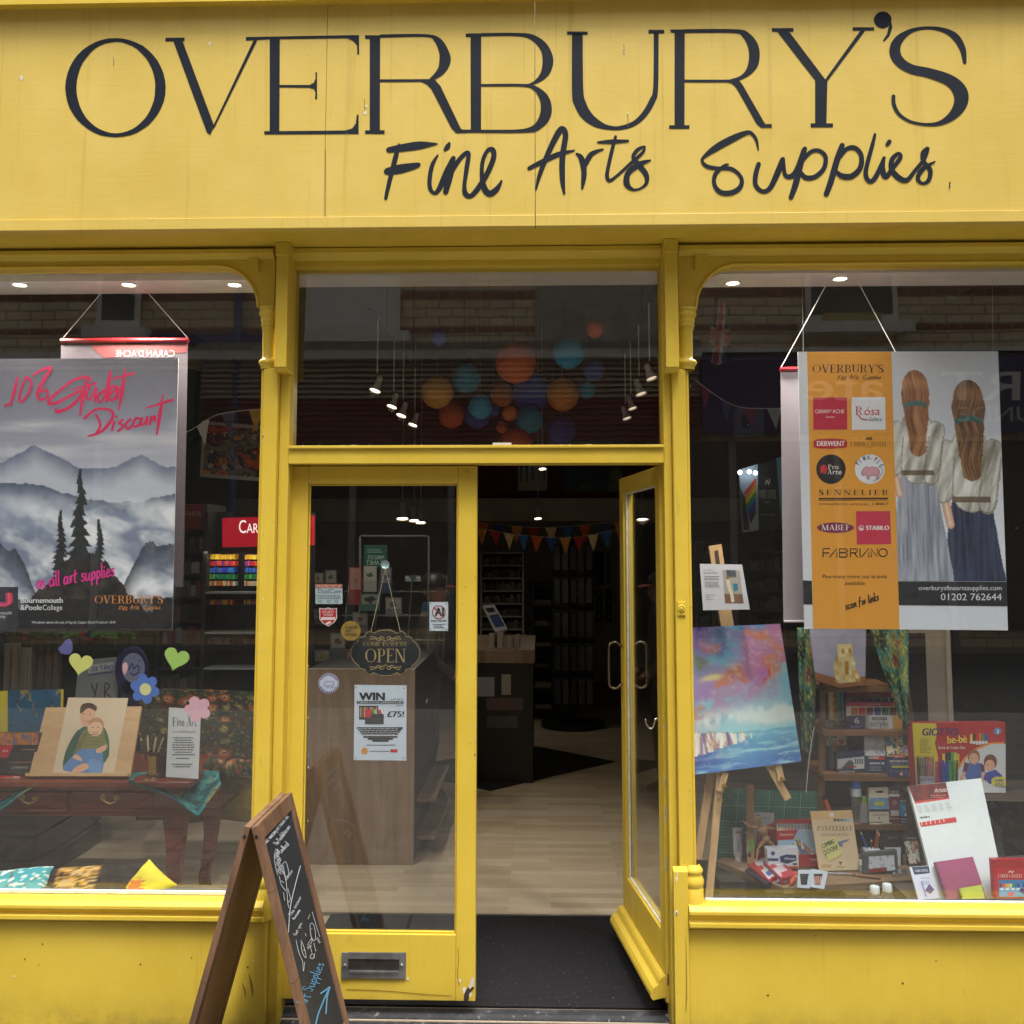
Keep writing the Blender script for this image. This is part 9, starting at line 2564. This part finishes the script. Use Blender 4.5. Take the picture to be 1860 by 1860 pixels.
bunting('string of pennants crossing behind the brand poster in the right window', [(1262, 690), (1330, 735), (1400, 742), (1520, 735)], 1.5, 6, ['#7a2a22', '#3c3a6a', '#6a2a2a', '#9aa0a8', '#3c4a6a', '#8a2a2a'], .09)
pf = Pl.v(2.6)
th = thing('small_picture', pf.pt(1357, 790), 'small dark square picture in a wide pale mount behind the pennants', 'picture')
g = G(); g.slab(pf, R4(1334, 740, 1388, 792), .02, '#4a4c58'); g.build('mount', th)
g = G(); g.rect(pf, 1347, 752, 1368, 778, '#14161c', .001); g.ell(pf, 1359, 772, 1.6, 2.6, '#8a8a90', .0014, 8); g.build('picture', th)
for x0, x1, y0, y1, Y, lab in ((1262, 1300, 985, 1260, 2.4, 'dark goods rack right behind the easel mast'), (1360, 1430, 1000, 1330, 2.6, 'dark goods rack between the easel and the grey banner')):
    shelf_unit('goods_rack', lab, x0, x1, y0, y1, Y, 9, DGR, ((.02, .06), (.3, .7), ['#2a2624', '#3a3430', '#4a3a30', '#26282c', '#55524c']), .3)
# ================================================================== SANDWICH BOARD ON THE PAVEMENT
TW = wood('sandwich_board_wood', '#4c382b', '#72543f', '#8c6c54', 1.6, (5, 5, .7), .55, bstr=.25)
def chalkmat():
    m, t, b = nodes('chalkboard')
    f = noise(t, 1.6, 5, .65, (2, 2, .7))
    o = ramp(t, f, ((.38, (.010, .013, .018)), (.6, (.022, .027, .034)), (.78, (.05, .056, .062))))
    t.links.new(o, b.inputs['Base Color'])
    b.inputs['Roughness'].default_value = .62
    return m
CHK = chalkmat()
ab = thing('sandwich_board', (-.93, -.35, 0), 'wooden A frame chalkboard sign standing on the pavement before the left door post', 'sandwich board')
ytop = lambda Y, px_: px_
Yn, Yf = -.56, -.14
zr_ = at(460, 1500, Yn).z
xr = X(461, 1500, Yn)
zk = lambda px_, py_: at(px_, py_, Yn).z
x0r, x0l = X(467, 1500, Yn), X(443.5, 1498, Yn)
xb_r = x0r + (X(555, 1860, Yn) - x0r) * zr_ / (zr_ - zk(555, 1860))
xb_l = x0l - (x0l - X(343, 1860, Yn)) * zr_ / (zr_ - zk(343, 1860))
def panel(x0, z0, x1, z1, out, name):
    'one hinged panel between its top edge (x0, z0) and its foot (x1, z1); out = +1 if it faces right'
    v = Vector((x1 - x0, 0, z1 - z0)); L = v.length; v.normalize()
    n = Vector((-v.z, 0, v.x))
    if n.x * out < 0: n = -n
    o = Vector((x0, Yn, z0))
    W = Yf - Yn
    P = lambda u, s, d: o + Vector((0, u, 0)) + v * s + n * d
    def bx(g, u0, u1, s0, s1, d0, d1, m): g.hexa([P(u0, s0, d0), P(u1, s0, d0), P(u1, s1, d0), P(u0, s1, d0)], [P(u0, s0, d1), P(u1, s0, d1), P(u1, s1, d1), P(u0, s1, d1)], m)
    T, sw = .0195, .042
    for u0, u1 in ((0, sw), (W - sw, W)):
        g = G(); bx(g, u0, u1, 0, L, -T, 0, TW)
        fr = g.build('stile', ab, bevel=.002)
    g = G(); bx(g, sw + .0005, W - sw - .0005, 0, .05, -T, -.0006, TW); g.build('top_rail', ab, bevel=.002)
    g = G(); bx(g, sw + .0005, W - sw - .0005, L - .12, L - .06, -T, -.0006, TW); g.build('bottom_rail', ab, bevel=.002)
    g = G(); bx(g, sw + .0008, W - sw - .0008, .0505, L - .1205, -.012, -.007, CHK); g.build('chalkboard', ab)
    g = G(); bx(g, sw + .0008, W - sw - .0008, .0505, L - .1205, -.0165, -.0123, paint('#94704c', .7, .15, 6)); g.build('backing', ab)
    g = G()
    for s in (.2, .47, .74): bx(g, -.0003, sw + .0003, s, s + .0012, -T, .0004, paint('#2b170e', .8))
    g.build('joint', ab)
    g = G(); g.lathe(P(-.0005, .03, -T / 2), [(.0055, 0), (.0045, .002), (.0002, .0022)], BLK, 12, axis=(0, -1, 0)); g.build('hinge_bolt', ab)
    return Pl(P(0, .1, -.007), n), P
pc, PR = panel(x0r, zr_, xb_r, 0.004, 1, 'right')
panel(x0l, zr_, xb_l, 0.004, -1, 'left')
g = G()
CK = '#c3cad2'
CC = .0012
def c3(pts): return [(330 + a / 4.228, 1420 + b / 4.228) for a, b in pts]
def chand(s, zx, zy, zx2, zy2, h, col=CK, w_=1.0):
    a, b = c3([(zx, zy), (zx2, zy2)])
    rot = math.atan2(b[1] - a[1], b[0] - a[0])
    hand(g, pc, s, a[0], a[1], h, col, CC, w_, rot=rot, slant=-.25, W=math.hypot(b[0] - a[0], b[1] - a[1]), jit=.03)
chand('What amazing art could I do?', 645, 485, 830, 265, 9.5, w_=.8)
chand('The Possibilities are', 733, 490, 838, 345, 8.5, w_=.8)
chand('Endless!', 765, 548, 830, 478, 9.5, w_=.9)
def ck(pts, w_=.9, col=CK, sm=True): g.brush(pc, c3(pts), col, CC + rnd.random() * .0004, w_, smooth=sm)
for k in range(16):
    x, y = 725 + 10 * math.sin(k * 1.3) + k * 2.2, 530 + k * 11
    ck([(x - 8, y), (x + 8, y - 10), (x + 14, y + 6), (x - 2, y + 14), (x - 10, y + 4)], .7)
for s in ([(715, 545), (712, 600), (730, 690), (740, 715)], [(720, 515), (735, 530), (742, 580)], [(775, 635), (800, 615), (822, 700), (800, 735), (778, 640)], [(800, 740), (848, 680)], [(805, 755), (850, 690)], [(800, 745), (808, 830), (815, 930)], [(750, 725), (765, 790), (800, 838)], [(770, 660), (790, 720), (800, 760)], [(782, 850), (790, 910)], [(815, 820), (835, 900), (815, 930), (825, 970)], [(765, 760), (785, 775)]): ck(s)
ck([(912, 645), (870, 800), (835, 960), (820, 1155)], 1.4, sm=True)
chand('The answer', 845, 1030, 925, 880, 7, w_=.7)
chand('Awesome', 866, 1060, 915, 985, 6, w_=.7)
chand('Get you', 880, 1180, 925, 1085, 6, w_=.7)
for s in ([(878, 1215), (900, 1310), (930, 1380)], [(930, 1380), (935, 1455), (945, 1385)], [(918, 1215), (920, 1280), (935, 1330), (955, 1350), (945, 1290), (925, 1230)], [(1002, 1000), (1035, 1110), (1060, 1190)], [(985, 1100), (990, 1170), (1010, 1220), (1028, 1200), (1020, 1120), (1000, 1085), (985, 1100)], [(965, 1255), (995, 1205), (998, 1230), (965, 1275)], [(970, 1285), (1000, 1255)], [(985, 1350), (1000, 1320), (1020, 1340), (1005, 1360), (985, 1350)], [(1035, 1205), (1060, 1240)], [(1042, 1195), (1065, 1235)], [(985, 1260), (1000, 1310)], [(1015, 1240), (1030, 1300)], [(950, 1165), (955, 1185)], [(970, 1055), (985, 1020)], [(935, 1290), (950, 1300)], [(995, 1130), (1000, 1128)], [(1010, 1360), (1022, 1318)]): ck(s)
BLU = '#5a9cc4'
chand('Art Supplies', 955, 1720, 1098, 1395, 19, BLU, 1.3)
for s in ([(1030, 1860), (1050, 1780), (1090, 1680), (1135, 1580)], [(1068, 1625), (1105, 1600), (1138, 1575)], [(1138, 1575), (1118, 1650), (1108, 1780)]): ck(s, 2.6, BLU)
g.build('chalk_writing', ab)
